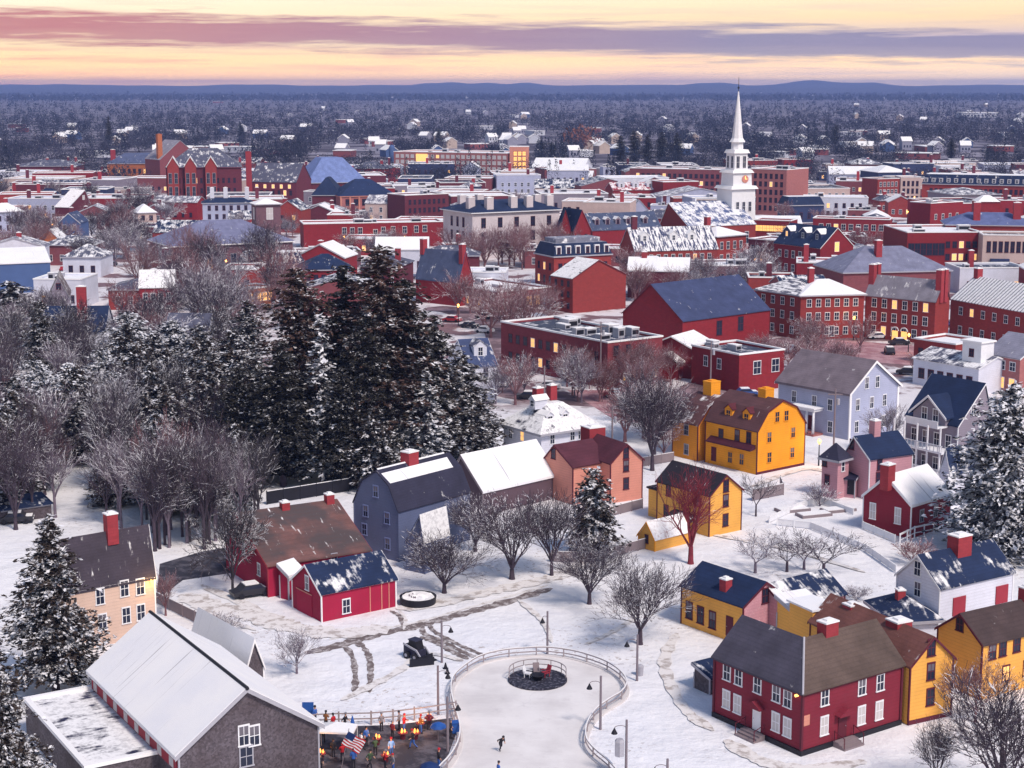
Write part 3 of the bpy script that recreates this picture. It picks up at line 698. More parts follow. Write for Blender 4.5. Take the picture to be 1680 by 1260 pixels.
s2 = near('clapboard_house', 'low pink ell with navy roof and patches of snow near the yellow and pink house', 'house', T=(1290, 999), R=(1386, 977), h=s.h - .35, D=s.W * .95, ang=math.degrees(s.ang) , short='the low pink ell')
s2.gable('u', rise=s.rise * .95, wallm=wall('pink_clapboards', (.55, .27, .31), snowy=.2), roofm=roof(NAVY, .40, seed=21), trim='maroon')
s2.win('R', [(1307, 1010)], 1.5, .9, 'd'); s2.block('foundation', 0, s2.W, -.08, 0, 0, .5, 'black')
s3 = near('shed', 'small cream shed with snowy roof between the pink ell and the narrow yellow gable', 'shed', T=(1328, 1028), L=(1320, 1023), R=(1375, 1018), h=4.6, D=5)
s3.gable('u', rise=1.4, wallm='yellow', roofm=roof(RUST, .98), kind='shed')
# yellow house in the middle
s = near('clapboard_house', 'small yellow two storey house with black roof behind the slender red tree', 'house', T=(1163, 813), L=(1078.6, 787), R=(1217, 801), B=881, short='the small yellow house')
s.gable('v', A=(1191, 780), wallm='yellow', roofm=roof((.025, .02, .03), .12, 'noise', ax='v', seed=6), trim='maroon')
s.win('R', [(1191, 797), (1190.5, 821), (1190, 853)], .95, 1.5, 'd'); s.win('L', [(1097, 804), (1144, 820), (1093, 838)], .9, 1.5, 'd')
m = MB(); c0, z0 = s.face('L', (1128, 838)); m.extr([(0, z0 - .2), (-1.7, z0 - .8), (-1.7, z0 - .95), (0, z0 - .4)], 'v', c0 - 2.2, c0 + 2.4); m.build('porch_roof', roof((.03, .02, .03), .3), s.root)
for e in (-2, 2.1): m = MB(); m.box(-1.6, -1.45, c0 + e, c0 + e + .15, 0, z0 - .95); m.build('porch_post', M['yellow'], s.root)
s.block('side_annex', .8, s.W * .7, s.D, s.D + 2.6, 0, s.h - 1.6, 'yellow'); s.block('annex_roof', .6, s.W * .7 + .2, s.D, s.D + 2.8, s.h - 1.59, s.h - 1.35, roof((.03, .02, .03), .2))
s2 = near('shed', 'small yellow lean-to with snowy roof in front of the small yellow house', 'shed', T=(1074, 884), L=(1048, 868), R=(1130, 862), B=905, short='the yellow lean-to')
s2.gable('u', A=(1062, 857), wallm='yellow', roofm=roof(RUST, .8, seed=8), trim='ochre'); s2.win('L', [(1061, 884)], .6, 1.0, 'd')
# orange gambrel mansion
s = near('gambrel_house', 'large ochre gambrel house with two ochre chimneys and a brown roof', 'house', T=(1241, 707), L=(1158, 686), R=(1321, 690), B=779, short='the ochre gambrel house')
s.gable('v', A=(1284, 657), kind='gambrel', brk=(.2, .66), wallm='ochre', roofm=roof((.10, .045, .05), .06, ax='v', seed=7), trim='maroon')
s.win('R', [(1275, 683.5), (1290, 681.5), (1262, 717), (1301, 709), (1262, 750), (1299.6, 742)], .95, 1.5, 'y'); s.win('L', [(1183, 713), (1209.6, 714), (1228.6, 718)], .95, 1.6, 'd'); s.win('L', [(1198, 750), (1217, 753)], .95, 1.6, 'y')
door(s, 'L', (1171, 750), mat='maroon', steps=False)
c0, z0 = s.face('L', (1241, 741)); c1, z1 = s.face('L', (1166, 724)); m = MB(); m.extr([(0, z0 + .9), (-1.1, z0 + .25), (-1.1, z0 + .1), (0, z0 + .3)], 'v', .3, c1); m.build('pent_roof', roof((.07, .015, .03), .05), s.root)
for px, py in ((1190, 674), (1219, 679)):
    c, z = s.face('L', (px, py)); c = max(1.5, c * 1.02); s.dormer(c, 1.5, 1.5, 'ochre', roof((.10, .02, .03), .1), 'L', at=.16, st='y', depth=2.4)
s.block('foundation', -.05, s.W + .05, -.07, 0, 0, .35, 'maroon')
s.chimpx(1168, 626, u=s.pos * s.W, w=2.0, d=1.7, mat='ochre', snow=False); s.chimpx(1257, 638, u=s.pos * s.W + .4, w=1.8, d=1.5, mat='ochre', snow=False)
s2 = near('gambrel_house', 'ochre wing with snowy lower roof at the left end of the ochre gambrel house', 'house', T=(1144, 697), L=(1104, 692), W=s.W * 1.05, B=757, ang=math.degrees(s.ang), short='the ochre wing')
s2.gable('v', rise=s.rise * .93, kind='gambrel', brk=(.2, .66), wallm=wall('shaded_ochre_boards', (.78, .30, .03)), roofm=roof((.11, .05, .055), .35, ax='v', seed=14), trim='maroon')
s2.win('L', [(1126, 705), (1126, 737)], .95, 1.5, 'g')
# pale blue temple fronted house
s = near('temple_house', 'tall pale blue house with white cornice and brown grey gabled roof', 'house', T=(1392, 645), L=(1278, 624), R=(1474, 630), B=722, short='the tall pale blue house')
s.gable('v', A=(1435, 594), wallm='paleblue', roofm=roof((.17, .14, .17), .05, ax='v', seed=12), trim='snowcap', over=.7, t=.35)
s.win('R', [(1422, 628), (1439.5, 626), (1407, 664), (1430, 660), (1451, 656), (1405, 700), (1428, 696), (1450, 690)], 1.0, 1.8, 'w'); s.win('L', [(1303, 650), (1336, 658), (1362, 664), (1362, 700)], 1.0, 1.8, 'w')
m = MB(); c0, _ = s.face('L', (1330, 690)); m.box(-2.2, 0, c0 - 2.4, c0 + 2.4, 3.9, 4.3); m.box(-2.4, 0, c0 - 2.6, c0 + 2.6, 4.31, 4.5, 1); m.build('portico_roof', [M['white'], M['snowcap']], s.root)
for e in (-2.2, -.8, .8, 2.2): m = MB(); m.lathe([(.22, .3), (.18, 3.9)], 10, c=(-2.0, c0 + e)); m.build('column', M['white'], s.root, smooth=True)
s.block('portico_floor', -2.4, 0, c0 - 2.6, c0 + 2.6, 0, .3, 'brickp'); door(s, 'L', (1330, 700), 1.1, 2.3, 'maroon', steps=False)
for f in (0, 1): s.block('pilaster', -.14 if f == 0 else s.W - .3, .3 if f == 0 else s.W + .1, -.14, .05, 0, s.h - .3, 'snowcap')
# navy roofed porch house
s = near('shingle_house', 'grey house with steep navy roof, cross gable and white two level porches', 'house', T=(1572, 699), L=(1487, 676), R=(1628, 684), h=7.6, short='the navy roofed porch house')
s.gable('v', A=(1616, 630), wallm='greywall', roofm=roof(NAVY, .0, ax='v'), trim='white')
c, z = s.face('L', (1530, 668)); zt = s.h + s.rise * .72
m = MB(); m.extr([(c - 3.0, s.h - .3), (c - 3.0, s.h + 1.0), (c, s.h + 3.5), (c + 3.0, s.h + 1.0), (c + 3.0, s.h - .3)], 'u', -.6, s.W * .42); o = m.build('cross_gable', M['greywall'], s.root)
m = MB(); m.extr([(c - 3.4, s.h + .7), (c, s.h + 3.52), (c + 3.4, s.h + .7), (c + 3.4, s.h + .95), (c, s.h + 3.8), (c - 3.4, s.h + .95)], 'u', -1.0, s.W * .42); m.build('cross_gable_roof', roof(NAVY, 0), o)
m = MB()
for sg in (-1, 1): m.extr([(c, s.h + 3.5), (c, s.h + 3.85), (c + sg * 3.5, s.h + .95), (c + sg * 3.5, s.h + .6)], 'u', -1.12, -1.02)
m.build('rake_board', M['white'], o)
for e in (-1.2, .9): s.putwin('L', c + e, s.h + .2, 1.1, 1.7, 'w'); s.root.children[-1].location.x = -.605
for zf, nm in ((.5, 'porch'), (4.0, 'balcony')):
    m = MB(); m.box(-3.0, -.01, .2, s.D - .2, zf - .25, zf); 
    for i in range(14): t = .3 + i * (s.D - .6) / 13; m.box(-2.98, -2.9, t - .05, t + .05, zf, zf + .9)
    m.box(-3.02, -2.86, .2, s.D - .2, zf + .9, zf + 1.0); m.build(nm, M['white'], s.root)
m = MB(); m.box(-2.2, -.01, c - 3, c + 3, s.h - .55, s.h - .3); m.box(-2.22, -2.1, c - 3, c + 3, s.h - .3, s.h + .5); m.build('upper_balcony', M['white'], s.root)
for t in (.06, .3, .5, .75, .95): m = MB(); m.box(-2.95, -2.75, s.D * t, s.D * t + .2, 0, s.h - .1); m.build('porch_post', M['white'], s.root)
s.grid('L', 4, [.6, 4.2], 1.1, 1.8, 'w', lit=0); s.win('R', [(1597, 672)], 1.0, 1.5, 'w')
m = MB(); zz = s.h + 1.2
m.extr([(-3.0, 3.3), (-3.0, 3.5), (-6.5, .2), (-6.5, 0)], 'v', s.D + .1, s.D + 1.2); m.build('outside_stair', M['wood'], s.root)
s2 = near('shingle_house', 'house with snow striped navy roof half hidden behind the big snowy evergreen', 'house', T=(1560, 778), L=(1542, 768), R=(1660, 752), h=4.6)
s2.gable('u', rise=3.2, wallm='whitewall', roofm=roof(NAVY, .42, 'noise', seed=31), trim='white'); s2.win('R', [(1563, 790), (1590, 782)], 1, 1.5, 'w')
# pink house
s = near('clapboard_house', 'pink house with navy roof, pale chimney and small entrance tower', 'house', T=(1427, 753), L=(1388, 735), R=(1497, 737), h=5.7, short='the pink house')
s.gable('u', A=(1402, 717), wallm='pink', roofm=roof(NAVY, .04), trim='white')
s.win('L', [(1398, 729)], .9, 1.3, 'd'); s.win('R', [(1443, 762), (1441, 784)], .9, 1.5, 'd'); s.chimpx(1436, 690, v=s.D * s.pos, w=1.1, d=1.1, mat='pink')
s2 = near('entrance_tower', 'square pink entrance tower with pyramid roof left of the pink house', 'tower', T=(1375, 755), L=(1349, 748), R=(1393, 748), h=5.4, short='the pink tower')
s2.hip(2.0, 'pink', roof((.03, .03, .06), .05), over=.4); s2.win('L', [(1353, 757), (1357, 787)], .8, 1.3, 'd'); s2.win('R', [(1383, 765)], .7, 1.3, 'w')
s3 = near('porch', 'small pink porch with navy lean-to roof in front of the pink house', 'porch', T=(1403, 787), L=(1374, 783), R=(1423, 770), h=2.6)
s3.gable('v', rise=1.2, kind='shed', wallm='pink', roofm=roof((.02, .02, .05), 0, ax='v')); door(s3, 'L', (1396, 802), mat='black', steps=False)
# red cabin with snow roof
s = near('clapboard_house', 'red house with smooth white snow covered roof and one brick chimney', 'house', T=(1493, 830), L=(1417, 812), R=(1560, 808), B=884, short='the red snow roofed house')
s.gable('u', A=(1455, 783), wallm=wall('deep_red', (.24, .02, .04)), roofm=roof((.1, .1, .12), .99, seed=41), trim='white'); s.win('L', [(1432, 838), (1473, 846)], .9, 2.0, 'p'); s.chimpx(1457, 762, v=s.D * s.pos - .3, w=1.5, d=1.2)
s.win('R', [(1512, 846), (1535, 838)], .9, 1.5, 'g')
# salmon house, two wings
s = near('clapboard_house', 'salmon gable end house with maroon roof and one massive brick chimney', 'house', T=(1001, 760), R=(1054, 753), D=9, B=826, short='the salmon house')
s.gable('v', A=(1027.6, 729), wallm='salmon', roofm=roof((.09, .025, .04), 0, ax='v', seed=3), trim='maroon'); s.win('R', [(1027, 743), (1027, 764), (1027, 793)], .9, 1.5, 'd')
s.chimpx(973, 700, u=s.W * .5, w=2.6, d=2.3, zb=s.h + 1)
s2 = near('clapboard_house', 'salmon wing with maroon roof facing left in front of the massive chimney', 'house', T=(940, 766), L=(893, 744), R=(1000, 748), h=s.h - .3, short='the salmon wing')
s2.gable('u', A=(910, 731), wallm='salmon', roofm=roof((.09, .025, .04), 0, seed=13), trim='maroon'); s2.win('L', [(908, 744)], .9, 1.4, 'd')
# blue grey gambrel
s = near('gambrel_house', 'blue grey gambrel house with snow on its upper roof and a brick chimney', 'house', T=(654.5, 838), L=(581, 822), R=(770, 806), B=922, short='the blue grey gambrel house')
s.gable('u', A=(618, 773.6), kind='gambrel', brk=(.19, .64), wallm='bluegrey', roofm=roof((.03, .03, .06), .1, seed=16), trim='bluegrey', rake=False)
W, D, h, rs = s.W, s.D, s.h, s.rise
m = MB(); a0, z0 = .20 * D, h + .65 * rs; a1, z1 = .5 * D, h + rs
m.poly([(.3, a0 + .1, z0 + .30), (W - 1.2, a0 + .1, z0 + .30), (W - .6, a1, z1 + .3), (.2, a1, z1 + .3)]); m.poly([(.3, a0 + .1, z0 + .30), (.3, a0 + .1, z0 + .16), (W - 1.2, a0 + .1, z0 + .16), (W - 1.2, a0 + .1, z0 + .30)])
m.build('roof_snow', roof((.1, .1, .14), .97, seed=44), s.root, fix=False)
s.win('L', [(616.5, 806), (600, 838), (635, 850), (598, 868), (636, 892)], .85, 1.3, 'b'); s.chimpx(672, 741, v=D * .5, w=1.7, d=1.4, zb=h + rs - 1)
s2 = near('shed', 'small blue grey outbuilding with snowy roof in front of the gambrel house', 'shed', T=(697, 893), L=(667, 888), R=(737, 880), B=942, short='the blue grey outbuilding')
s2.gable('u', A=(690, 846), wallm='bluegrey', roofm=roof((.06, .06, .1), .88, seed=17), trim='bluegrey')
# snow roofed barn
s = near('barn', 'long brown barn with white snowy roof right of the blue grey gambrel house', 'barn', T=(792, 807), L=(735, 793), R=(913, 780), h=3.2, short='the snow roofed barn')
s.gable('u', A=(757, 749), wallm=wall('barn_brown', (.11, .07, .09), 'board'), roofm=roof((.09, .09, .13), .97, seed=18), trim='wood')
# red farmhouse with mossy roof
s = near('farmhouse', 'long red farmhouse with mossy brown roof and two slim chimneys', 'house', T=(440.6, 928), L=(371, 872), R=(606, 897), B=980, short='the red farmhouse')
s.gable('u', A=(388, 843), wallm='barnred', roofm=roof((.17, .085, .08), .08, 'streak', seed=19, c2=(.075, .06, .065)), trim='trimred')
s.win('L', [(425, 934), (400, 900)], .8, 1.3, 'w'); s.win('R', [(548, 913)], .8, .7, 'g')
s.chimpx(467, 824, v=s.D * s.pos - .4, w=.95, d=.9); s.chimpx(540, 811, v=s.D * s.pos - .4, w=.95, d=.9)
s2 = near('red_barn', 'small bright red barn with navy roof and a snow rim', 'barn', T=(528, 973.6), L=(479.4, 945), R=(649, 946), B=1021, short='the small red barn')
s2.gable('u', A=(502, 928), wallm='barnred', roofm=roof(NAVY, .33, 'noise', seed=20), trim='snowcap'); s2.win('L', [(504, 956)], .75, 1.5, 'w'); s2.win('R', [(568, 994)], 1.0, 1.5, 'w')
m = MB()
for px in (607, 626, 638): c, z = s2.face('R', (px, 975)); m.box(c - .05, c + .05, -.05, -.001, 0, s2.h - .3)
m.builds('batten', M['salmon'], s2.root)
c, z = s2.face('L', (500, 985)); m = MB(); m.box(-.07, -.001, c - 1.6, c + 1.6, 0, 2.4); m.build('barn_door', M['barnred'], s2.root)
m = MB(); m.box(-.1, -.071, c - 1.7, c + 1.7, 2.4, 2.5); m.build('door_rail', M['salmon'], s2.root)
s3 = near('lean_to', 'small red lean-to with white snow roof between farmhouse and small barn', 'shed', T=(474, 946), L=(459, 938), R=(497, 933), B=985)
s3.gable('u', rise=.8, kind='shed', wallm='barnred', roofm=roof((.1, .1, .1), .99))
# cream house on the left
s = near('clapboard_house', 'cream two storey house with dark roof glowing under a lamp behind the left pine', 'house', T=(110, 974), R=(253, 941), L=(70, 940), B=1072, short='the cream house')
s.gable('u', A=(93, 888), rise=None, wallm='cream', roofm=roof((.055, .045, .065), .14, 'streak', seed=22), trim='snowcap')
s.win('R', [(164, 978), (204, 965), (230, 962)], .95, 1.6, 'w'); s.win('R', [(207, 1009), (231, 1004), (168, 1020)], .95, 1.6, 'w'); s.chimpx(181, 843, v=s.D * s.pos, w=1.15, d=1.0)
c, z = s.face('R', (246, 950)); m = MB(); m.lathe([(.05, z), (.14, z - .2), (.1, z - .3)], 8, c=(c, -.25)); m.build('wall_lamp', M['gold'], s.root)
ld = bpy.data.lights.new('wall_lamp_light', 'POINT'); ld.energy = 130; ld.color = (1, .55, .12); ld.shadow_soft_size = .15; lo = bpy.data.objects.new('wall_lamp_light', ld); COL.objects.link(lo); lo.parent = s.root; lo.location = (c, -1.1, z - .3)
# foreground shingle barn
s = near('barn', 'large grey shingled barn with snow covered roof and a lit double window', 'barn', T=(293, 1238), L=(150, 1107), R=(522, 1191), h=4.6, short='the shingled barn')
s.gable('v', A=(403, 1132), wallm='shingle', roofm=roof((.10, .09, .11), .985, ax='v', seed=23), trim='trimgrey', over=.5)
s.win('R', [(400, 1206), (417, 1206)], .95, 1.6, 'w'); s.win('R', [(404, 1240)], 1.2, 1.6, 'g')
m = MB(); m.box(-.12, 0, .3, s.D - .3, s.h - 1.5, s.h - .55); m.build('red_clerestory_band', M['trimred'], s.root)
for i in range(8): t = (i + .5) / 8; m = MB(); m.box(-.16, -.121, s.D * t - .45, s.D * t + .45, s.h - 1.4, s.h - .65); m.build('clerestory_window', M['pale'], s.root)
m = MB(); m.tube((s.pos * s.W, -.4, s.h + s.rise + .24), (s.pos * s.W, s.D + .4, s.h + s.rise + .24), .16, .16, 6); m.build('ridge_cap', M['black'], s.root)
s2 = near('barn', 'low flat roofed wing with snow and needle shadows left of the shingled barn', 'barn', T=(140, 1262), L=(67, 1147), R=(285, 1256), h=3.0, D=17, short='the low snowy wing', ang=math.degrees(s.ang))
s2.flat('shingle', roof((.03, .03, .07), .78, 'noise', ax='v', seed=24), par=.12, trim='snowcap')  # dark blotches in the snow: melted bare spots and needle shade painted in
s3 = near('shed', 'shed with rounded snow covered roof behind the shingled barn', 'shed', T=(403, 1100), L=(330, 1060), R=(432, 1095), h=3.0, D=11, short='the snowy shed')
s3.gable('v', rise=2.6, wallm='shingle', roofm=roof((.12, .12, .14), .99, ax='v', seed=25), trim='snowcap')
# hip roofed white house beyond the salmon one
s = near('hip_house', 'white house with snowy hipped roof, small dormers and two red chimneys', 'house', T=(888, 711), L=(826, 697), R=(978, 700), h=5.2, short='the snowy hip roofed house')
s.hip(3.4, 'whitewall', roof((.03, .03, .06), .80, seed=26), over=.7, flat_=.25); s.win('L', [(838, 711)], .9, 1.4, 'w'); s.win('L', [(857, 715)], .9, 1.4, 'lit'); s.win('R', [(906, 720), (939, 714), (952, 712)], .9, 1.4, 'w')
s.ridge = 'u'; s.pos = .5
for px in ((912, 690), (937, 687)): c, z = s.face('R', px); s.dormer(c, 1.3, 1.1, 'whitewall', M['snowcap'], 'R', at=.3, st='w')
s.dormer(s.D * .45, 1.3, 1.1, 'whitewall', M['snowcap'], 'L', at=.3, st='w'); s.ridge = None
s.chim(s.W * .32, s.D * .55, s.h + 5.6, 1.3, 1.1, zb=s.h + 1.2); s.chim(s.W * .62, s.D * .62, s.h + 5.6, 1.2, 1.1, zb=s.h + 1.2)
# white house with blue roof between the evergreens and the big brick block
s = near('clapboard_house', 'white house with slate blue roof and dormer right of the tall evergreens', 'house', T=(768, 602), L=(748, 585), R=(815, 597), h=6, D=11, short='the white house by the evergreens')
s.gable('u', rise=4.0, wallm='whitewall', roofm=roof((.05, .07, .16), .2), trim='white'); s.win('R', [(797, 611), (775, 612)], 1, 1.7, 'g'); s.dormer(s.W * .55, 2.4, 1.9, 'whitewall', roof(SLATE, .3), 'R', at=.35, st='w', depth=3)
# ------------------------------------------------------------------ the town behind
def B_(name, label, cat, short=None, **k): return House(name, label, cat, short=short, **k)
sn = lambda c=GREYR, a=.99, sd=50: roof(c, a, seed=sd)
deckd = roof((.05, .06, .10), .35, seed=51); deckw = roof(GREYR, .99, seed=52); slate = roof((.17, .18, .30), .12, seed=53); slate2 = roof(SLATE, .3, seed=54); navyr = roof(NAVY, .18, seed=55); navys = roof(NAVY, .45, 'streak', seed=56)
s = B_('brick_building', 'big red two storey brick block with a dark wet flat roof behind bare trees', 'building', T=(997, 563), L=(822, 528), R=(1087, 552), h=8.6, short='the big red flat roofed block')
s.flat('blockred', deckd, clutter=12, seed=5); s.grid('L', 12, [1.4, 5.0], 1.1, 1.6, 'd', lit=.2, seed=2); s.win('R', [(1011, 575), (1031, 573), (1053, 572)], 1.1, 1.7, 'd'); s.grid('R', 5, [1.2], 1.0, 1.6, 'd', .4)
s = B_('meeting_hall', 'red brick hall front with stepped white trimmed gable and entrance porch', 'hall', T=(1145, 577), L=(1060, 569), W=9, h=5.4, short='the red gabled hall')
s.gable('u', A=(1102, 552), wallm='brickr', roofm=sn(GREYR, .9, 57), trim='snowcap', over=.6)
m = MB(); a, b = s.D * .28, s.D * .72; m.box(-2.2, -.01, a, b, 0, 3.2); m.build('entrance_porch', M['brickr'], s.root)
m = MB(); m.extr([(a - .5, 3.1), ((a + b)/2, 4.8), (b + .5, 3.1), (b + .5, 3.4), ((a + b)/2, 5.1), (a - .5, 3.4)], 'u', -2.6, 0); m.build('porch_roof', M['snowcap'], s.root)
s = B_('brick_building', 'low crimson flat roofed block with two big white windows', 'building', T=(1213, 583), L=(1135, 566), R=(1287, 573), h=7, short='the low crimson block')
s.flat('brickr', deckd, clutter=3, seed=8); s.win('R', [(1242, 603), (1272, 599)], 1.7, 2.3, 'w'); s.win('L', [(1180, 597), (1158, 592)], 1.0, 1.8, 'w')
s = B_('brick_hall', 'bright red hall with a huge plain slate blue roof', 'hall', T=(1120, 527), L=(1022, 512), R=(1263, 507), h=7, short='the huge slate blue roof')
s.gable('u', A=(1068, 467), wallm='brickr', roofm=roof((.045, .06, .14), .03, seed=58), trim='brickd'); s.win('R', [(1180, 538), (1215, 531)], 1.6, 3, 'd')
s = B_('brick_row', 'three storey brick corner house, angled left half with snow streaked roof', 'building', T=(1313, 484), L=(1241, 474), W=11, h=9.8, short='the angled brick corner')
s.hip(2.6, 'brick', roof(SLATE, .6, 'streak', seed=59), over=.5); s.grid('L', 4, [1.0, 4.2, 7.2], 1.0, 1.6, 'w')
s = B_('brick_row', 'three storey brick corner house, right half with white snowy roof', 'building', T=(1314, 484.5), R=(1418, 482), D=12, h=9.8, short='the brick corner house')
s.hip(2.8, 'brick', sn(sd=60), over=.5); s.grid('R', 6, [1.0, 4.2, 7.2], 1.0, 1.6, 'w'); s.chim(s.W * .3, s.D * .5, 15, 1.2, 1.2); s.grid('R', 1, [.6], 1.2, 2.2, 'w', c0=.1, c1=.9); 
s = B_('brick_row', 'tall brick house with grey slate roof, end chimneys and glowing arched doorways', 'building', T=(1535, 495), L=(1420, 483), R=(1558, 489), h=9.4, short='the brick house with glowing doorways')
s.gable('v', rise=4.2, wallm='brick', roofm=roof((.22, .21, .26), .25, ax='v', seed=61), trim='brickd'); s.grid('L', 6, [1.0, 4.0, 7.0], 1.05, 1.8, 'w', lit=.1)
for v in (.02, .98):
    for u in (.35, .65): s.chim(s.W * u, s.D * v, 16, 1.3, 1.3, zb=9)
for v in (.42, .55):
    m = MB(); m.box(-.12, -.02, s.D * v - .7, s.D * v + .7, 0, 2.2); m.lathe([(.7, 0), (.7, .1)], 12); 
    del m.v[8:]; del m.f[6:]; del m.m[6:]; m.build('arched_door', M['lit'], s.root)
    m = MB()
    for a0 in range(0, 180, 20): a1 = a0 + 20; m.tube((-.12, s.D*v + .85*math.cos(R_(a0)), 2.2 + .85*math.sin(R_(a0))), (-.12, s.D*v + .85*math.cos(R_(a1)), 2.2 + .85*math.sin(R_(a1))), .12, .12, 4)
    m.build('door_arch', M['white'], s.root)
s = B_('brick_row', 'brick row with a roof of white snow squares at the right edge', 'building', T=(1710, 517), L=(1560, 490), W=13, h=8.5, short='the snow squared roof')
s.gable('v', rise=4.6, wallm='brick', roofm=roof((.03, .05, .10), .8, 'grid', ax='v', seed=62), trim='brickd'); s.grid('L', 7, [1.2, 5.4], 1.1, 1.6, 'w'); s.chim(s.W * .5, s.D * .97, 15, 1.4, 1.4)
s = B_('clapboard_building', 'low white building with a square white cupola on its roof', 'building', T=(1606, 605), L=(1499, 587), W=10, h=4.9, short='the low white building with cupola')
s.gable('v', rise=1.6, wallm='whitewall', roofm=roof(SLATE, .55, ax='v', seed=63), trim='white'); s.grid('L', 6, [1.4], 1.2, 1.7, 'd', lit=0)
c, z = s.face('L', (1584, 590)); s.block('cupola', 1.6, 5.2, c - 2.1, c + 2.1, 5, 9.2, 'white'); s.block('cupola_roof', 1.3, 5.5, c - 2.4, c + 2.4, 9.21, 9.5, 'snowcap'); s.putwin('L', c, 6.6, .9, 1.3, 'd'); s.root.children[-1].location.x = 1.599
s = B_('brick_building', 'red brick house with grey roof, white framed windows and a wooden stair', 'house', T=(1674, 589), L=(1617, 579), W=12, h=6.6, short='the brick house with wooden stair')
s.gable('v', rise=3.4, wallm='brickp', roofm=roof((.24, .24, .32), .15, ax='v', seed=64), trim='white'); s.grid('L', 3, [4.2], 1.2, 1.5, 'w'); s.grid('L', 3, [.8], 1.2, 1.9, 'lit', 0)
s = B_('brick_building', 'low brick building with snow roof behind the low white building', 'building', T=(1568, 566), L=(1500, 556), W=10, h=4.6); s.flat('brick', deckw, seed=3); s.grid('L', 4, [1.4], 1.1, 1.5, 'd')
s = B_('brick_building', 'narrow three storey brick house with snowy left roof and broad blank gable', 'building', T=(940, 457), L=(905, 452), R=(1027, 450), h=8.6, short='the broad blank brick gable')
s.gable('v', A=(982, 427), wallm='brick', roofm=sn(DARK, .8, 65), trim='brickd'); s.grid('L', 3, [1, 3.8, 6.4], .9, 1.4, 'd')
s = B_('brick_building', 'low brown building with wide snow covered roof and glowing shop windows', 'shop', T=(817, 480), L=(722, 464), R=(905, 471), h=4.6, short='the glowing low shop')
s.flat('brickb', deckw, clutter=2, seed=9); s.grid('L', 9, [.7], 1.3, 2.0, 'd', lit=.25); s.grid('R', 6, [.7], 1.6, 2.2, 'p', .2)
s = B_('brick_building', 'gabled house with slate blue roof between red parapet walls', 'house', T=(752, 464), L=(682, 452), R=(776, 456), h=6, short='the red parapets')
s.gable('v', A=(764, 415), wallm='brickr', roofm=roof((.07, .09, .17), .12, ax='v', seed=66), trim='trimred', t=.3); s.chim(s.W * .5, s.D * .98, 16, 1.6, 1.2); s.chim(s.W * .4, .6, 15.5, 1.4, 1.2)
s = B_('custom_house', 'pale granite building with low navy hipped roof and six white chimneys', 'building', T=(775, 349), L=(727, 344), R=(918, 344), h=15, short='the pale granite building')
s.hip(3.0, 'granite', roof(NAVY, .05, seed=67), over=.8, flat_=.3, trim='white'); s.grid('L', 3, [1.5, 5.5, 10], 1.3, 3.0, 'd', lit=0, c0=.2, c1=.8); s.grid('R', 5, [1.5, 5.5, 10], 1.5, 3.0, 'd', lit=.12, c0=.03, c1=.97, seed=8)
for a, b in ((.08, .3), (.22, .1), (.5, .12), (.68, .12), (.86, .35), (.35, .8), (.15, .8), (.93, .15)): s.chim(s.W * a, s.D * b, 19.4, 2.4, 2.0, mat='granite', zb=15)
s = B_('brick_building', 'long low red brick building with snowy roof edge and glowing entrance canopy', 'building', T=(498, 368), R=(727, 364), D=14, h=8.4, short='the long red brick building')
s.flat('brickr', deckw, clutter=4, seed=12); s.win('R', [(565, 379), (578, 379), (591, 379), (616, 382), (629, 378), (645, 377), (664, 377), (683, 376), (697, 375)], 1.4, 2.2, 'w')
m = MB(); m.box(s.W * .42, s.W * .56, -1.6, 0, 2.7, 3.5); m.build('entrance_canopy', M['gold'], s.root)
s = B_('hall', 'broad grey hip roofed brick hall behind the tree tops on the left', 'hall', T=(282, 404), L=(245, 393), R=(480, 395), h=8.5, short='the broad grey hip roof')
s.hip(6.2, 'brownwall', slate, over=.6, trim='snowcap'); s.grid('R', 9, [1.5], 1.6, 4, 'g'); s.grid('L', 3, [1.5], 1.6, 4, 'g')
s = B_('brick_tower', 'square brown brick bell tower with snowy pyramid cap and pale louvre', 'tower', T=(420, 335), R=(460, 334), D=7.5, h=17, short='the brown bell tower')
s.hip(1.6, 'brownwall', M['snowcap'], over=.6); s.putwin('R', s.W * .55, 12, 2, 3.6, 'p'); s.putwin('L', s.D * .5, 12, 2, 3.6, 'p')
s = B_('clapboard_building', 'pale blue three storey house with three white chimneys', 'house', T=(332, 333), R=(414, 332), D=10, h=10.5, short='the pale blue three storey house')
s.hip(1.6, 'paleblue', navyr, flat_=.3); s.grid('R', 6, [1, 4.3, 7.6], 1.0, 1.7, 'd', lit=0); [s.chim(s.W * a, s.D * .4, 16, 1.6, 1.3, mat='whitewall', zb=10) for a in (.2, .47, .9)]
s = B_('brick_school', 'tall dark red Victorian brick building with gables and tall bay windows', 'building', T=(272, 275), R=(396, 274), D=26, h=19, short='the tall Victorian brick building')
s.hip(8, 'brickd', slate2, flat_=.2, trim='brickd'); s.grid('R', 12, [3, 7.5, 12], 1.0, 2.2, 'd', lit=.12)
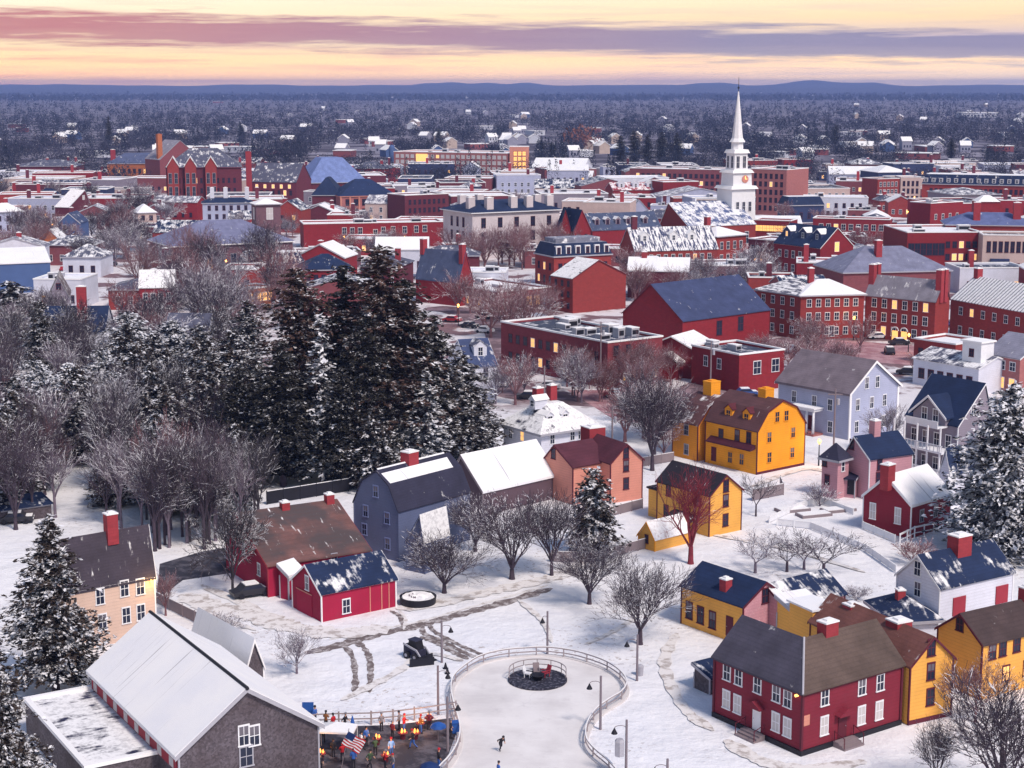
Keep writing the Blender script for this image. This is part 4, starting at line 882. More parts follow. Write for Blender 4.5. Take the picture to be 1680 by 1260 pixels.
for a in (.02, .25, .52):
    w0 = s.W * a; w1 = w0 + s.W * .15; m = MB(); m.extr([(w0, 0), (w0, 19.5), ((w0 + w1)/2, 23.5), (w1, 19.5), (w1, 0)], 'v', -2.2, -.01); o = m.build('gabled_bay', M['brick'], s.root)
    m = MB(); m.extr([(w0 - .4, 19.2), ((w0 + w1)/2, 23.6), (w1 + .4, 19.2), (w1 + .4, 19.6), ((w0 + w1)/2, 24.1), (w0 - .4, 19.6)], 'v', -2.5, 6); m.build('bay_roof', roof(GREYR, .7, seed=70), o)
    f = win_mesh(1.3, 4.5, 'g')[2]; [link('window', f, o, ((w0 + w1)/2 + e, -2.205, z)) for e in (-1.3, 1.3) for z in (6, 12)]
s.chim(s.W * 1.10, 6, 25.5, 2.6, 2.2, zb=0, snow=False)
s = B_('brick_school', 'lower brick wing with dark roof and glowing lamps right of the Victorian building', 'building', T=(410, 298), R=(486, 299), D=20, h=12, short='the wing with glowing lamps')
s.gable('u', rise=8, wallm='brickd', roofm=slate2, trim='brickd'); s.grid('R', 7, [2, 6], 1.2, 2.2, 'd', lit=.1); s.grid('R', 5, [9.2], 1.2, 1.6, 'lit', 0)
s = B_('brick_building', 'lamp lit orange brick building with slate hipped roof on the left', 'building', T=(176, 268), R=(273, 268), D=18, h=12, short='the lamp lit brick building')
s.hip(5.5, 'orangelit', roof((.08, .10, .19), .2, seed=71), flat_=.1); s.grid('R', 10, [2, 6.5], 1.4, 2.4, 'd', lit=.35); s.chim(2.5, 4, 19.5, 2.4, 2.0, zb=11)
s = B_('brick_building', 'tall grey gabled roof with an orange brick chimney behind the Victorian building', 'building', T=(262, 262), R=(330, 260), D=18, h=15.5, short='the grey gabled roof')
s.gable('v', rise=10, wallm='brickb', roofm=roof((.26, .25, .31), .2, ax='v', seed=72)); s.chim(1.5, 3, 29, 2.6, 2.2, zb=14, snow=False, mat='orangelit')
s = B_('auditorium', 'large hall with a steep light blue roof', 'hall', T=(505, 300), R=(602, 298), D=30, h=10.5, short='the light blue hall roof')
s.hip(11, 'brickd', roof((.16, .22, .46), .04, seed=73), over=.5, flat_=.35)
s = B_('brick_building', 'dark brick hall with navy hipped roof in front of the light blue hall roof', 'hall', T=(512, 320), R=(558, 320), D=20, h=9.5, short='the navy hipped roof'); s.hip(7, 'brickd', roof(NAVY, .02, seed=74), flat_=.1); s.grid('R', 3, [2], 1.2, 3, 'd')
s = B_('lit_building', 'pink lit colonnaded building with a wide navy roof', 'building', T=(558, 322), R=(650, 320), D=20, h=9.5, short='the pink lit building')
s.hip(6.5, 'brickp', roof((.015, .03, .09), .03, seed=75), flat_=.1, trim='salmon'); s.grid('R', 6, [1.5, 5.5], 1.8, 2.6, 'd', lit=.1)
for i in range(7): s.block('pilaster', s.W * i / 6.2, s.W * i / 6.2 + .6, -.3, -.01, 0, 9.1, 'salmon')
s = B_('brick_building', 'dark red four storey block with snowy flat roof left of the granite building', 'building', T=(664, 321), R=(736, 318), D=14, h=12); s.flat('brickd', deckw, clutter=2, seed=2); s.grid('R', 8, [1.5, 5, 8.3], 1.1, 1.9, 'd', lit=.08)
s = B_('factory', 'long pink brick factory with rows of white windows', 'factory', T=(646, 249), R=(834, 252), D=34, h=15, short='the long pink factory')
s.flat('brickp', deckw, clutter=5, seed=4); s.grid('R', 22, [1.2, 4.7, 8.2, 11.6], 2.0, 1.9, 'p', lit=.03, c0=.01, c1=.99); s.block('lit_bay', s.W * .2, s.W * .3, -.5, -.08, 7.8, 14, 'lit')
s = B_('lit_tower', 'square stair tower glowing orange at the right end of the pink factory', 'tower', T=(836, 241), R=(868, 241), D=10, h=19, short='the glowing tower')
s.flat('salmon', deckw, seed=2); s.grid('R', 3, [1.5, 4.6, 7.7, 10.8, 13.9], 1.9, 2.3, 'litd', 0, c0=.18, c1=.86); 
s = B_('silo', 'slim blue round silo at the left end of the pink factory', 'silo', T=(638, 242), R=(647, 242), D=3.5, h=17); m = MB(); m.lathe([(1.9, 0), (1.9, 17), (1.2, 18.3), (.1, 18.6)], 14, c=(1.7, 1.7)); m.build('shell', M['bluewall'], s.root, smooth=True); m = MB(); m.lathe([(1.98, 8), (1.98, 8.3)], 14, c=(1.7, 1.7)); m.build('hoop', M['steel'], s.root)
s = B_('warehouse', 'white warehouse with broad snowy gable roof right of the glowing tower', 'warehouse', T=(872, 275), R=(958, 276), D=26, h=7.5, short='the white warehouse'); s.gable('u', rise=5, wallm='whitewall', roofm=sn(sd=76), trim='white'); s.grid('R', 5, [1], 3, 2.4, 'd', lit=0)
s = B_('brick_building', 'wide brown brick block with balconies left of the white steeple', 'building', T=(1033, 276), R=(1192, 279), D=24, h=13, short='the wide brown block'); s.flat('brickb', deckw, clutter=7, seed=6); s.grid('R', 16, [1.5, 5, 8.6], 1.5, 2.0, 'd', lit=.05)
s = B_('brick_building', 'blank deep red wall of a flat roofed block left of the white steeple', 'building', T=(1088, 299), R=(1146, 298), D=16, h=12, short='the blank deep red wall'); s.flat('brickr', deckw, seed=6, clutter=2)
s = B_('brick_building', 'red low roofs with white dormers beside the blank deep red wall', 'building', T=(1006, 312), R=(1084, 311), D=14, h=8); s.gable('u', rise=3, wallm='brickr', roofm=roof((.3, .04, .06), .55, seed=77)); [s.dormer(s.W * a, 3, 2, 'whitewall', M['snowcap'], 'R', at=.3, st='w', depth=3) for a in (.2, .5, .8)]
# the church
s = B_('church', 'brick church with snowy slate roof and a soaring white steeple', 'church', T=(1130, 372), L=(1084, 357), R=(1240, 362), h=8.5, short='the white steeple')
s.gable('u', A=(1097, 333), wallm='brick', roofm=roof((.08, .11, .24), .58, seed=78), trim='white'); s.grid('R', 6, [2], 1.4, 4, 'w')
c = None; r0 = ray(1207, 345); t = ((s.N - Vector((0, 0, CH))).dot(s.v) + s.D * s.pos) / r0.dot(s.v); p = Vector((0, 0, CH)) + r0 * t - s.N; U, V = p.dot(s.u), p.dot(s.v); Yd = s.w(U, V, 0)
zz = lambda y: zat(Yd.x, Yd.y, y); pm = F / (Yd.y * cp); q = lambda px: px / pm / 2
def stage(nm, y0, y1, w0, w1, n=4, mt='white'):
    m = MB(); k = 1 / math.cos(math.pi / n); m.lathe([(q(w0) * k, zz(y0)), (q(w1) * k, zz(y1))], n, c=(U, V)); return m.build(nm, M[mt], st)
st = empty('steeple', (0, 0, 0)); st.parent = s.root
for a in (('tower_base', 360, 309, 47, 45), ('ledge', 309, 304, 53, 47), ('clock_stage', 304, 283, 37, 35), ('ledge', 283, 278, 42, 36), ('belfry', 278, 251, 26, 25), ('ledge', 251, 245, 31, 26)): stage(*a, mt='snowcap' if a[0] == 'ledge' else 'white')
stage('lantern', 245, 233, 19, 18, 8); stage('lantern_roof', 233, 227, 25, 18, 8); stage('spire', 227, 150, 17, 1.6, 8)
m = MB(); m.tube((U, V, zz(151)), (U, V, zz(126)), .12, .06, 6); m.lathe([(.1, zz(146)), (.45, zz(144)), (.1, zz(142))], 8, c=(U, V)); m.build('finial', M['black'], st)
for e in (-.5, .5):
    f = win_mesh(1.2, 4.0, 'w')[2]; link('louvre', f, st, (U + e * 2.6, V - q(26) - .02, zz(275))); link('louvre', f, st, (U - q(26) - .02, V + e * 2.6, zz(275)), -math.pi/2)
m = MB(); m.lathe([(1.3, 0), (1.3, .15)], 20); o = m.build('clock_face', M['salmon'], st); o.location = (U + 1, V - q(37) - .02, zz(293)); o.rotation_euler = (math.pi/2, 0, 0)
m = MB(); m.box(-.08, .08, 0, 1.0, .15, .2); m.box(0, .7, -.08, .08, .15, .2); m.build('clock_hand', M['gold'], o)
for e in (-2.8, 0, 2.8): link('window', win_mesh(1.1, 3.2, 'w')[2], st, (U + e * .9, V - q(47) - .02, zz(345)))
s = B_('brick_building', 'five storey brown brick block right of the white steeple', 'building', T=(1232, 277), R=(1291, 279), D=20, h=19.5, short='the five storey brown block'); s.flat('brickp', deckw, seed=6, clutter=3); s.grid('R', 6, [2, 5.4, 8.8, 12.2, 15.6], 1.2, 2.0, 'd')
s = B_('brick_building', 'long brick building with navy mansard roof at the right edge', 'building', T=(1513, 301), R=(1700, 305), D=16, h=12, short='the long navy mansard'); s.mansard(4.2, 'brick', roof(NAVY, .15, seed=79), deckw); s.grid('R', 20, [1.2, 4.6, 8], 1.2, 2.0, 'd', lit=.1)
for i in range(15): m = MB(); x = s.W * (i + .5) / 15; m.box(x - .9, x + .9, .1, 1.4, 12.4, 14.6); o = m.build('dormer', M['trimgrey'], s.root); link('window', win_mesh(1.0, 1.5, 'w')[2], o, (x, .098, 12.8))
s = B_('brick_building', 'red row house with white window bays left of the long navy mansard', 'house', T=(1440, 294), R=(1476, 293), D=12, h=12); s.flat('brick', navyr, seed=6); s.grid('R', 5, [1.5, 5, 8.5], 1.2, 2, 'w')
s = B_('stone_building', 'narrow white row house left of the long navy mansard', 'house', T=(1478, 291), R=(1511, 291), D=12, h=12.5); s.flat('beige', deckw, seed=6); s.grid('R', 4, [1.5, 5, 8.5], 1.0, 2.2, 'd')
for T, R, A, lb in (((919, 378), (937, 378), (928, 345), 'narrower steep red gothic gable right of the granite building'), ((942, 379), (969, 378), (955, 345), 'wider steep red gothic gable with navy roofs either side')):
    s = B_('gothic_house', lb, 'house', T=T, R=R, D=14, h=9.5); s.gable('v', A=A, wallm='brickr', roofm=roof(NAVY, .1, ax='v', seed=80), trim='trimred'); s.grid('R', 2, [3, 6.5], .9, 1.8, 'd')
s = B_('row_house', 'terrace with slate roof and snow capped dormers right of the gothic gables', 'house', T=(972, 378), R=(1085, 374), D=12, h=8, short='the slate terrace'); s.gable('u', rise=5, wallm='brickr', roofm=roof((.06, .08, .15), .2, seed=81)); [s.dormer(s.W * a, 1.8, 1.8, 'greywall', M['snowcap'], 'R', at=.3, depth=3) for a in (.1, .25, .4, .55, .8)]
s = B_('mansard_building', 'brick building with grey roof over a navy mansard and pale dormers', 'building', T=(909, 421), L=(878, 416), R=(1003, 417), h=8.6, short='the grey and navy mansard'); s.mansard(3.4, 'brick', roof(NAVY, .04, seed=82), roof((.20, .21, .28), .3, seed=83), inset=1.0)
for i in range(6): x = s.W * (i + .5) / 6; m = MB(); m.box(x - .8, x + .8, .0, 1.2, 8.9, 11.4); o = m.build('dormer', M['white'], s.root); link('window', win_mesh(.9, 1.6, 'd')[2], o, (x, -.002, 9.3))
s.grid('R', 9, [1, 4.6], 1.1, 1.9, 'd', lit=.15); s.grid('L', 3, [1, 4.6], 1.1, 1.9, 'd', lit=.3); s.hiptop = s.block('upper_roof', 2, s.W - 2, 3, s.D - 2, 12, 13.2, roof((.20, .21, .28), .3, seed=83))
s = B_('row_house', 'brick terrace with broad stripes of snow on its navy roof', 'house', T=(1042, 412), R=(1178, 408), D=13, h=7.5, short='the snow striped terrace'); s.gable('u', rise=6.2, wallm='brick', roofm=roof((.05, .06, .13), .58, 'streak', seed=84)); [s.dormer(s.W * a, 2.6, 1.8, 'white', M['snowcap'], 'R', at=.4, st='w', depth=3) for a in (.15, .5, .72)]; s.grid('R', 10, [1, 4.4], 1.0, 1.8, 'w'); s.chim(2, s.D * .5, 17, 1.6, 1.3, mat='brickd')
s = B_('brick_building', 'brick block with low snowy hipped roof below the white steeple', 'building', T=(1176, 388), R=(1224, 384), D=12, h=9.5, short='the brick block below the steeple'); s.hip(2.4, 'brick', sn(sd=85), over=.5); s.grid('R', 4, [1.5, 5.4], 1.2, 2.2, 'w'); s.chim(2, 6, 15, 1.6, 1.4)
s = B_('brick_building', 'dark brick block with rows of black windows left of the navy roofed gable', 'building', T=(1228, 392), R=(1282, 396), D=12, h=8.5); s.flat('brickd', deckw, seed=4); s.grid('R', 6, [1.5, 5], 1.3, 1.8, 'd')
s = B_('brick_building', 'red gabled brick house with navy roof, boxy dormers and one glowing window', 'house', T=(1346, 407), L=(1270, 399), R=(1400, 404), h=9, short='the red gable with the glowing window')
s.gable('v', A=(1374, 374), wallm='brickr', roofm=roof(NAVY, .12, ax='v', seed=86), trim='snowcap'); s.win('R', [(1373, 405)], 1.6, 2.6, 'lit'); s.grid('L', 6, [1.2, 5.2], 1.2, 2.0, 'w'); [s.dormer(s.D * a, 3.2, 1.8, 'navywall', M['snowcap'], 'L', at=.35, st='lit' if a > .8 else 'w', depth=3) for a in (.2, .5, .85)]
s = B_('brick_building', 'red brick hall with a row of dark arches', 'hall', T=(1489, 382), L=(1450, 378), R=(1612, 384), h=13, short='the arcaded brick hall'); s.flat('brickr', deckw, clutter=3, seed=3); s.grid('R', 6, [6.5], 1.8, 3.4, 'd', 0, c0=.02, c1=.5); s.grid('R', 5, [5, 8.6], 1.2, 1.8, 'd', .35, c0=.5, c1=.95)
s = B_('stone_building', 'beige stone building with tall paired windows at the right edge', 'building', T=(1613, 386), R=(1702, 387), D=12, h=13, short='the beige stone building'); s.flat('beige', deckd, seed=3); s.grid('R', 8, [2, 8.2], 1.0, 3, 'd'); s.block('bay', s.W * .15, s.W * .5, -1.2, -.01, 2, 6.4, 'navywall')
s = B_('brick_building', 'wide blue slate hipped roof with brick chimneys above the arcaded hall', 'building', T=(1548, 377), R=(1690, 378), D=16, h=11, z0=0, W=None, short='the wide blue slate roof') if False else None
s = B_('brick_building', 'brick building with wide blue slate roof behind the arcaded brick hall', 'building', T=(1552, 368), R=(1700, 370), D=16, h=13.5, short='the wide blue slate roof'); s.hip(3.2, 'brick', roof((.11, .14, .30), .1, seed=87), flat_=.1); s.chim(s.W * .35, 3, 20, 2, 1.6, zb=13); s.chim(s.W * .8, 4, 20, 2.2, 1.8, zb=13)
s = B_('arch_tower', 'red brick tower with a big arched opening and white cap', 'tower', T=(1604, 331), R=(1641, 331), D=7, h=16, short='the arched brick tower'); s.ridge = None
m = MB(); a = s.W; m.box(0, a * .3, 0, 7, 0, 16); m.build('pier', M['brickr'], s.root); m = MB(); m.box(a * .7, a, 0, 7, 0, 16); m.build('pier', M['brickr'], s.root); m = MB(); m.box(a * .3, a * .7, 0, 7, 12, 16); m.build('arch_wall', M['brickr'], s.root); m = MB(); m.lathe([(a * .72, 16), (a * .2, 18)], 4, c=(a/2, 3.5)); o = m.build('cap', M['snowcap'], s.root); m = MB(); m.box(a*.3, a*.7, 3, 6, 0, 12); m.build('recess', M['black'], s.root)
s = B_('brick_building', 'square red brick block left of the arched brick tower', 'building', T=(1527, 334), R=(1580, 331), D=10, h=12); s.flat('brickr', deckw, seed=3, clutter=2); s.grid('R', 4, [2, 6], 1.2, 1.9, 'w')
s = B_('mansard_building', 'small navy building with snow cap left of centre of the right hand roofs', 'building', T=(1291, 337), R=(1352, 336), D=10, h=7, short='the small navy mansard'); s.mansard(3.4, 'navywall', roof(NAVY, .1, seed=88), deckw); s.grid('R', 4, [1.5], 1.2, 2.4, 'd')
s = B_('brick_building', 'long crimson building with a row of white framed windows', 'building', T=(1334, 358), R=(1460, 361), D=10, h=8.5, short='the long crimson building'); s.flat('brickr', deckw, seed=13, clutter=2); s.grid('R', 9, [4.6], 1.4, 2.0, 'w')
s = B_('shop_building', 'red building with an amber lit band of windows', 'shop', T=(1236, 361), R=(1297, 363), D=10, h=8.5, short='the amber lit windows'); s.flat('brickr', deckw, seed=13); s.grid('R', 9, [4.8], 1.2, 2.0, 'litd', 0)
s = B_('brick_building', 'broad grey blue hipped roof behind the brick corner house', 'building', T=(1384, 447), R=(1560, 443), D=20, h=7.5, short='the broad grey blue roof'); s.hip(5.6, 'brickb', roof((.19, .20, .30), .12, seed=89), flat_=.05); s.chim(s.W * .4, 6, 15, 1.6, 1.6, zb=8)
s = B_('flat_building', 'low snowy flat roofed building above the bare trees behind the slate blue roof', 'building', T=(1058, 438), R=(1242, 436), D=16, h=5.4); s.flat('brownwall', deckw, clutter=6, seed=15); s.grid('R', 12, [1.2], 1.4, 2, 'd')
s = B_('clapboard_building', 'blue walled building with wide white snow roof at the left edge', 'building', T=(-70, 436), R=(82, 430), D=22, h=8, short='the blue building at the left edge'); s.gable('u', rise=3, wallm='bluewall', roofm=sn(sd=90), trim='navywall' if False else 'trimgrey')
s = B_('clapboard_house', 'grey gabled house with snowy left roof near the left edge', 'house', T=(79, 489), R=(114, 488), D=15, h=5.6, short='the grey gable near the left edge'); s.gable('v', A=(95, 455), wallm='greywall', roofm=roof((.12, .09, .10), .35, ax='v', seed=91)); s.win('R', [(96, 470)], 1, 1.3, 'd')
s = B_('clapboard_house', 'house with navy roof and tall red chimney behind the left woods', 'house', T=(68, 546), R=(172, 545), D=11, h=5.4, short='the tall red chimney'); s.gable('u', rise=4.6, wallm='whitewall', roofm=roof(NAVY, .08, seed=92)); s.chim(s.W * .62, 2.5, 14.5, 1.9, 1.2, zb=7); s.dormer(s.W * .35, 2, 2, 'paleblue', roof(NAVY, .3, seed=93), 'R', at=.3, st='w', depth=3)
s = B_('clapboard_house', 'bright blue gabled house among bare trees on the left', 'house', T=(95, 366), R=(131, 366), D=12, h=7.5, short='the bright blue gable'); s.gable('v', A=(112, 350), wallm='bluewall', roofm=roof((.04, .06, .14), .3, ax='v', seed=94), trim='white'); s.grid('R', 2, [2, 5], 1.3, 1.8, 'w')
s = B_('brick_building', 'brick gable with a pink snowy roof on the left', 'house', T=(113, 340), L=(90, 337), R=(149, 333), h=7, short='the pink snowy roof'); s.gable('v', A=(139, 312), wallm='brickd', roofm=roof((.30, .2, .22), .9, ax='v', seed=95)); s.win('R', [(137, 324)], 1.4, 1.6, 'p')
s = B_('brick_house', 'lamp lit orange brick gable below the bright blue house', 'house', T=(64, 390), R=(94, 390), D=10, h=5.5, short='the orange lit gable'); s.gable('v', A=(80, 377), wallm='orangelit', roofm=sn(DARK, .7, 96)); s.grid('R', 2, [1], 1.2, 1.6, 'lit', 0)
s = B_('brick_building', 'low red brick house with snow roof right of the orange lit gable', 'house', T=(98, 393), R=(145, 393), D=10, h=5.2); s.flat('brick', deckw, seed=15); s.grid('R', 4, [1.2], 1.4, 2, 'w')
s = B_('brick_building', 'long low brick building with white roof at the left edge', 'building', T=(-20, 321), R=(60, 321), D=10, h=7); s.flat('brick', deckw, seed=15)
s = B_('clapboard_house', 'house with navy pyramid roof right of the long low brick building', 'house', T=(54, 325), R=(98, 325), D=9, h=6.5); s.hip(4, 'brickb', roof(NAVY, .02, seed=98))
s = B_('clapboard_house', 'pale blue house at the left edge below the long low brick building', 'house', T=(-12, 348), R=(38, 346), D=9, h=8.5); s.hip(3, 'paleblue', sn(sd=99)); s.grid('R', 3, [1.5, 5], 1.2, 1.8, 'd')
s = B_('clapboard_house', 'cream house with snowy hipped roof left of the tall Victorian building', 'house', T=(226, 349), R=(256, 348), D=9, h=8); s.hip(3, 'beige', sn(sd=100)); s.grid('R', 2, [1.5, 5], 1.2, 1.8, 'd')
s = B_('brick_building', 'deep red brick house seen through bare branches on the left', 'house', T=(228, 472), R=(286, 471), D=10, h=7.5); s.gable('u', rise=3.6, wallm='brickr', roofm=sn(DARK, .9, 101)); s.grid('R', 4, [1.5, 4.5], 1.0, 1.6, 'w')
s = B_('clapboard_house', 'white house with dark roof in the middle of the left woods', 'house', T=(268, 552), R=(338, 553), D=9, h=6, short='the white house in the woods'); s.gable('u', rise=4, wallm='whitewall', roofm=roof(SLATE, .2, seed=102)); s.grid('R', 4, [1, 3.8], 1.0, 1.5, 'g')
s = B_('clapboard_house', 'white house with navy dormered mansard left of the tall evergreens', 'house', T=(388, 432), R=(480, 434), D=10, h=5.4, short='the white mansard house'); s.mansard(3.2, 'whitewall', navys, deckw); s.grid('R', 7, [1.2], 1.1, 1.8, 'g'); [s.block('dormer', s.W * a - .8, s.W * a + .8, 0, 1.2, 5.8, 7.8, 'white') for a in (.15, .4, .65, .88)]
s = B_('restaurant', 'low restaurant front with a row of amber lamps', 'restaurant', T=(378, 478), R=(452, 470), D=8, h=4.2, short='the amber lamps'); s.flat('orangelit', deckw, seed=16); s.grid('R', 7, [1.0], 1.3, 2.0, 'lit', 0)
s = B_('brick_building', 'red building with navy hipped roof left of the tall evergreens', 'building', T=(494, 443), R=(580, 441), D=12, h=7.4); s.hip(3.6, 'brickr', navyr); s.grid('R', 6, [1, 4.2], 1.1, 1.8, 'd')
s = B_('flat_building', 'low white snow roofed shops below the long red brick building', 'shop', T=(486, 414), R=(592, 412), D=12, h=5); s.flat('brownwall', deckw, seed=18, clutter=4); s.grid('R', 8, [1], 1.6, 2, 'd', .2)
# filler: the many smaller roofs, each an object of its own, kept clear of what already stands there
rr = random.Random(77)
WL = [('brick', 'red brick'), ('brickd', 'dark brick'), ('brickr', 'crimson'), ('whitewall', 'white'), ('beige', 'beige'), ('navywall', 'navy'), ('brickb', 'brown brick'), ('paleblue', 'pale blue'), ('greywall', 'grey')]
USED = set()
def autolabel(desc, px, py, k0=0):
    near_ = sorted(LAND, key=lambda l: math.hypot(l[1] - px, (l[2] - py) * 1.6))
    for k in range(k0, len(near_)):
        l = near_[k]; dx, dy = px - l[1], py - l[2]
        if abs(dx) > abs(dy) * 1.5: rel = 'right of' if dx > 0 else 'left of'
        else: rel = 'in front of' if dy > 0 else 'beyond'
        far_ = 'just ' if math.hypot(dx, dy) < 45 else ''
        t = f'{desc} {far_}{rel} {l[0]}'
        if t not in USED and len(t.split()) <= 16: USED.add(t); return t
    return desc
def filler(n, y0, y1, hr_, wr, colors, pflat, grp, pad=2.0, dr=(10, 16)):
    c = 0; tries = 0
    while c < n and tries < n * 30:
        tries += 1; px, py = rr.uniform(-30, 1710), rr.uniform(y0, y1); h = rr.uniform(*hr_); g = G(px, py, h); wd, dp = rr.uniform(*wr), rr.uniform(*dr)
        pts_ = [Vector((g.x + wd * q1, g.y + dp * q2, 0)) for q1 in (0, .5, 1) for q2 in (0, .5, 1)]
        if any(occupied(q, pad) for q in pts_): continue
        wm_, wn_ = rr.choice(colors); kind = 'flat' if rr.random() < pflat else rr.choice(['gable', 'hip', 'gable'])
        look = {'flat': 'flat snowy roof', 'gable': 'snowy gabled roof', 'hip': 'low hipped roof'}[kind]
        px1, py1 = P((g.x + wd/2, g.y, h))
        lb = autolabel(f'{wn_} building with {look}', px1, py1)
        r1 = P((g.x + wd, g.y + .01, h)); s = House('town_building', lb, 'building', T=(px, py), R=(r1[0], py), D=dp, h=h, group=grp, ang=rr.uniform(-12, 12))
        if kind == 'flat': s.flat(wm_, rr.choice([deckw, deckw, deckw, deckw, deckd]), clutter=rr.randint(0, 3), seed=tries)
        elif kind == 'gable': s.gable(rr.choice('uv'), rise=rr.uniform(2, 4), wallm=wm_, roofm=rr.choice([sn(sd=110), roof(NAVY, .5, seed=111), roof(GREYR, .5, seed=112)]))
        else: s.hip(rr.uniform(2, 3.4), wm_, rr.choice([slate2, roof(SLATE, .5, seed=114), sn(sd=113)]))
        rows = [1.4 + 3.3 * i for i in range(max(1, int((h - 1) / 3.4)))]
        s.grid('R', max(2, int(wd / 3.4)), rows, 1.1, 1.8, rr.choice(['w', 'd', 'd']), lit=.13, seed=tries)
        if rr.random() < .6: s.chim(s.W * rr.uniform(.2, .8), s.D * .5, h + rr.uniform(2.5, 4.5), 1.4, 1.2, mat=rr.choice(['brickchim', 'brickd']), zb=h - 1)
        c += 1
    print('filler', grp, c)
filler(95, 262, 335, (7, 11), (14, 34), WL, .8, 'roofs of the town centre', dr=(14, 32), pad=1)
filler(60, 330, 475, (5, 8), (9, 20), WL[:4] + WL[6:7], .5, 'smaller roofs of the near town', pad=2)
filler(55, 264, 345, (5, 9), (7, 13), WL, .5, 'small roofs of the town centre', dr=(8, 14), pad=.6)
# ------------------------------------------------------------------ trees
def bark(name, c, snow, th=.45):
    t = NT(name); nz = t.nz(); k = t.mix(t.map(t.noise(1.5, 3), .3, .7), sc3(c, .75), sc3(c, 1.3))
    t.b.inputs['Roughness'].default_value = .9
    if snow:
        f = t.math('MULTIPLY', t.map(nz, th, th + .15), t.map(t.noise(2.2, 3), .62 - .45 * snow, .68 - .45 * snow)); k = t.mix(f, k, (.72, .72, .78))
    return t.col(k)
BK = {'dark': bark('bark_dark', (.06, .045, .065), .3), 'frost': bark('bark_frosted', (.05, .043, .055), .62, .4), 'brown': bark('bark_brown', (.19, .095, .11), .3), 'red': bark('bark_red', (.20, .03, .045), .1), 'grey': bark('bark_grey', (.15, .12, .16), .5, .3)}
def bare_mesh(seed, H, spread=.5, trunk=.25, limbs=6, vase=False, twig=.026, droop=0, lv=5, lean=0):
    r = random.Random(seed); T = MB(); Cc = MB()
    def seg(mb, p, d, ln, r0, r1, k, bend):
        q = p.copy()
        for i in range(k):
            d = (d + Vector((r.gauss(0, bend), r.gauss(0, bend), r.gauss(0, bend) - droop * (1 if mb is Cc else 0)))).normalized(); n = q + d * ln / k
            mb.tube(q, n, r0 + (r1 - r0) * i / k, r0 + (r1 - r0) * (i + 1) / k, 6 if r0 > .12 else 3, cap=False); q = n; yield q, d
    def grow(p, d, ln, rad, lv_):
        mb = T if lv_ <= 1 else Cc; pts = [(p, d)] + list(seg(mb, p, d, ln, rad, max(twig * .7, rad * .45), 3 if lv_ < 4 else 2, .05 + .03 * lv_))
        if lv_ >= lv: return
        nch = (4, 4, 4, 3, 2)[min(lv_, 4)]
        for i in range(nch):
            t = .35 + .65 * (i + r.uniform(0, .6)) / nch; j = min(len(pts) - 2, int(t * (len(pts) - 1))); a = pts[j][0].lerp(pts[j + 1][0], min(1, t * (len(pts) - 1) - j)); dd = pts[j + 1][1]
            o = Vector((r.gauss(0, 1), r.gauss(0, 1), r.gauss(.15, .6))); o = (o - dd * o.dot(dd)).normalized(); ang = r.uniform(.3, .78)
            nd = (dd * math.cos(ang) + o * math.sin(ang) + Vector((0, 0, .12 - droop * 2))).normalized()
            grow(a, nd, ln * r.uniform(.5, .72), max(twig, rad * .5), lv_ + 1)
        grow(pts[-1][0], pts[-1][1], ln * .62, max(twig, rad * .45), lv_ + 1)
    th = H * trunk; R0 = H * .022 + .04; top = Vector((lean * th, 0, th)); T.tube((0, 0, -.3), (0, 0, .4), R0 * 1.5, R0 * 1.1, 8, cap=False); T.tube((0, 0, .4), top, R0 * 1.1, R0 * .85, 8, cap=False)
    for i in range(limbs):
        a = 2 * math.pi * (i + r.uniform(-.3, .3)) / limbs; tl = r.uniform(.25, .55) * (1.4 if not vase else .9) * spread * 1.6
        d = Vector((math.cos(a) * math.sin(tl), math.sin(a) * math.sin(tl), math.cos(tl))); z = th * (r.uniform(.8, 1) if not vase else .97)
        grow(Vector((lean * z, 0, z)), d, H * r.uniform(.40, .5), R0 * .5, 1)
    if not vase: grow(top, Vector((0, 0, 1)), H * .36, R0 * .75, 1)
    zs = [v[2] for v in Cc.v]; hh = max(zs); k = H / hh; T.v = [tuple(c * k for c in v) for v in T.v]; Cc.v = [tuple(c * k for c in v) for v in Cc.v]
    q = sorted(math.hypot(v[0], v[1]) for v in Cc.v); return T, Cc, q[int(len(q) * .93)]
_tm = {}
def tree_proto(key, seed, bk, **k):
    T, Cc, rad = bare_mesh(seed, 10.0, **k); _tm[key] = (T.mesh('trunk', BK[bk], fix=False), Cc.mesh('crown', BK[bk], fix=False), rad)
for i in range(3): tree_proto(('dark', i), 10 + i, 'dark', spread=.5 + .07 * i, trunk=.13 + .03 * i, limbs=8 + i, vase=i != 1, twig=.02)
tree_proto(('vase', 0), 21, 'dark', spread=.8, trunk=.2, limbs=8, vase=True, twig=.02); tree_proto(('low', 0), 22, 'grey', spread=1.15, trunk=.28, limbs=5, vase=True, lv=4, twig=.035); tree_proto(('low', 1), 27, 'dark', spread=1.1, trunk=.3, limbs=4, vase=True, lv=4, twig=.035)
for i in range(3): tree_proto(('frost', i), 30 + i, 'frost', spread=.7 + .08 * i, trunk=.18, limbs=6, twig=.035, droop=.02)
for i in range(3): tree_proto(('brown', i), 40 + i, 'brown', spread=.6, trunk=.2, limbs=6, twig=.022, lv=5 if i == 0 else 4)
tree_proto(('red', 0), 50, 'red', spread=.4, trunk=.2, limbs=6, twig=.016, lv=4)
for i in range(3): tree_proto(('tall', i), 70 + i, ('dark', 'frost', 'grey')[i], spread=.42, trunk=.40, limbs=6, twig=.022, lv=4)
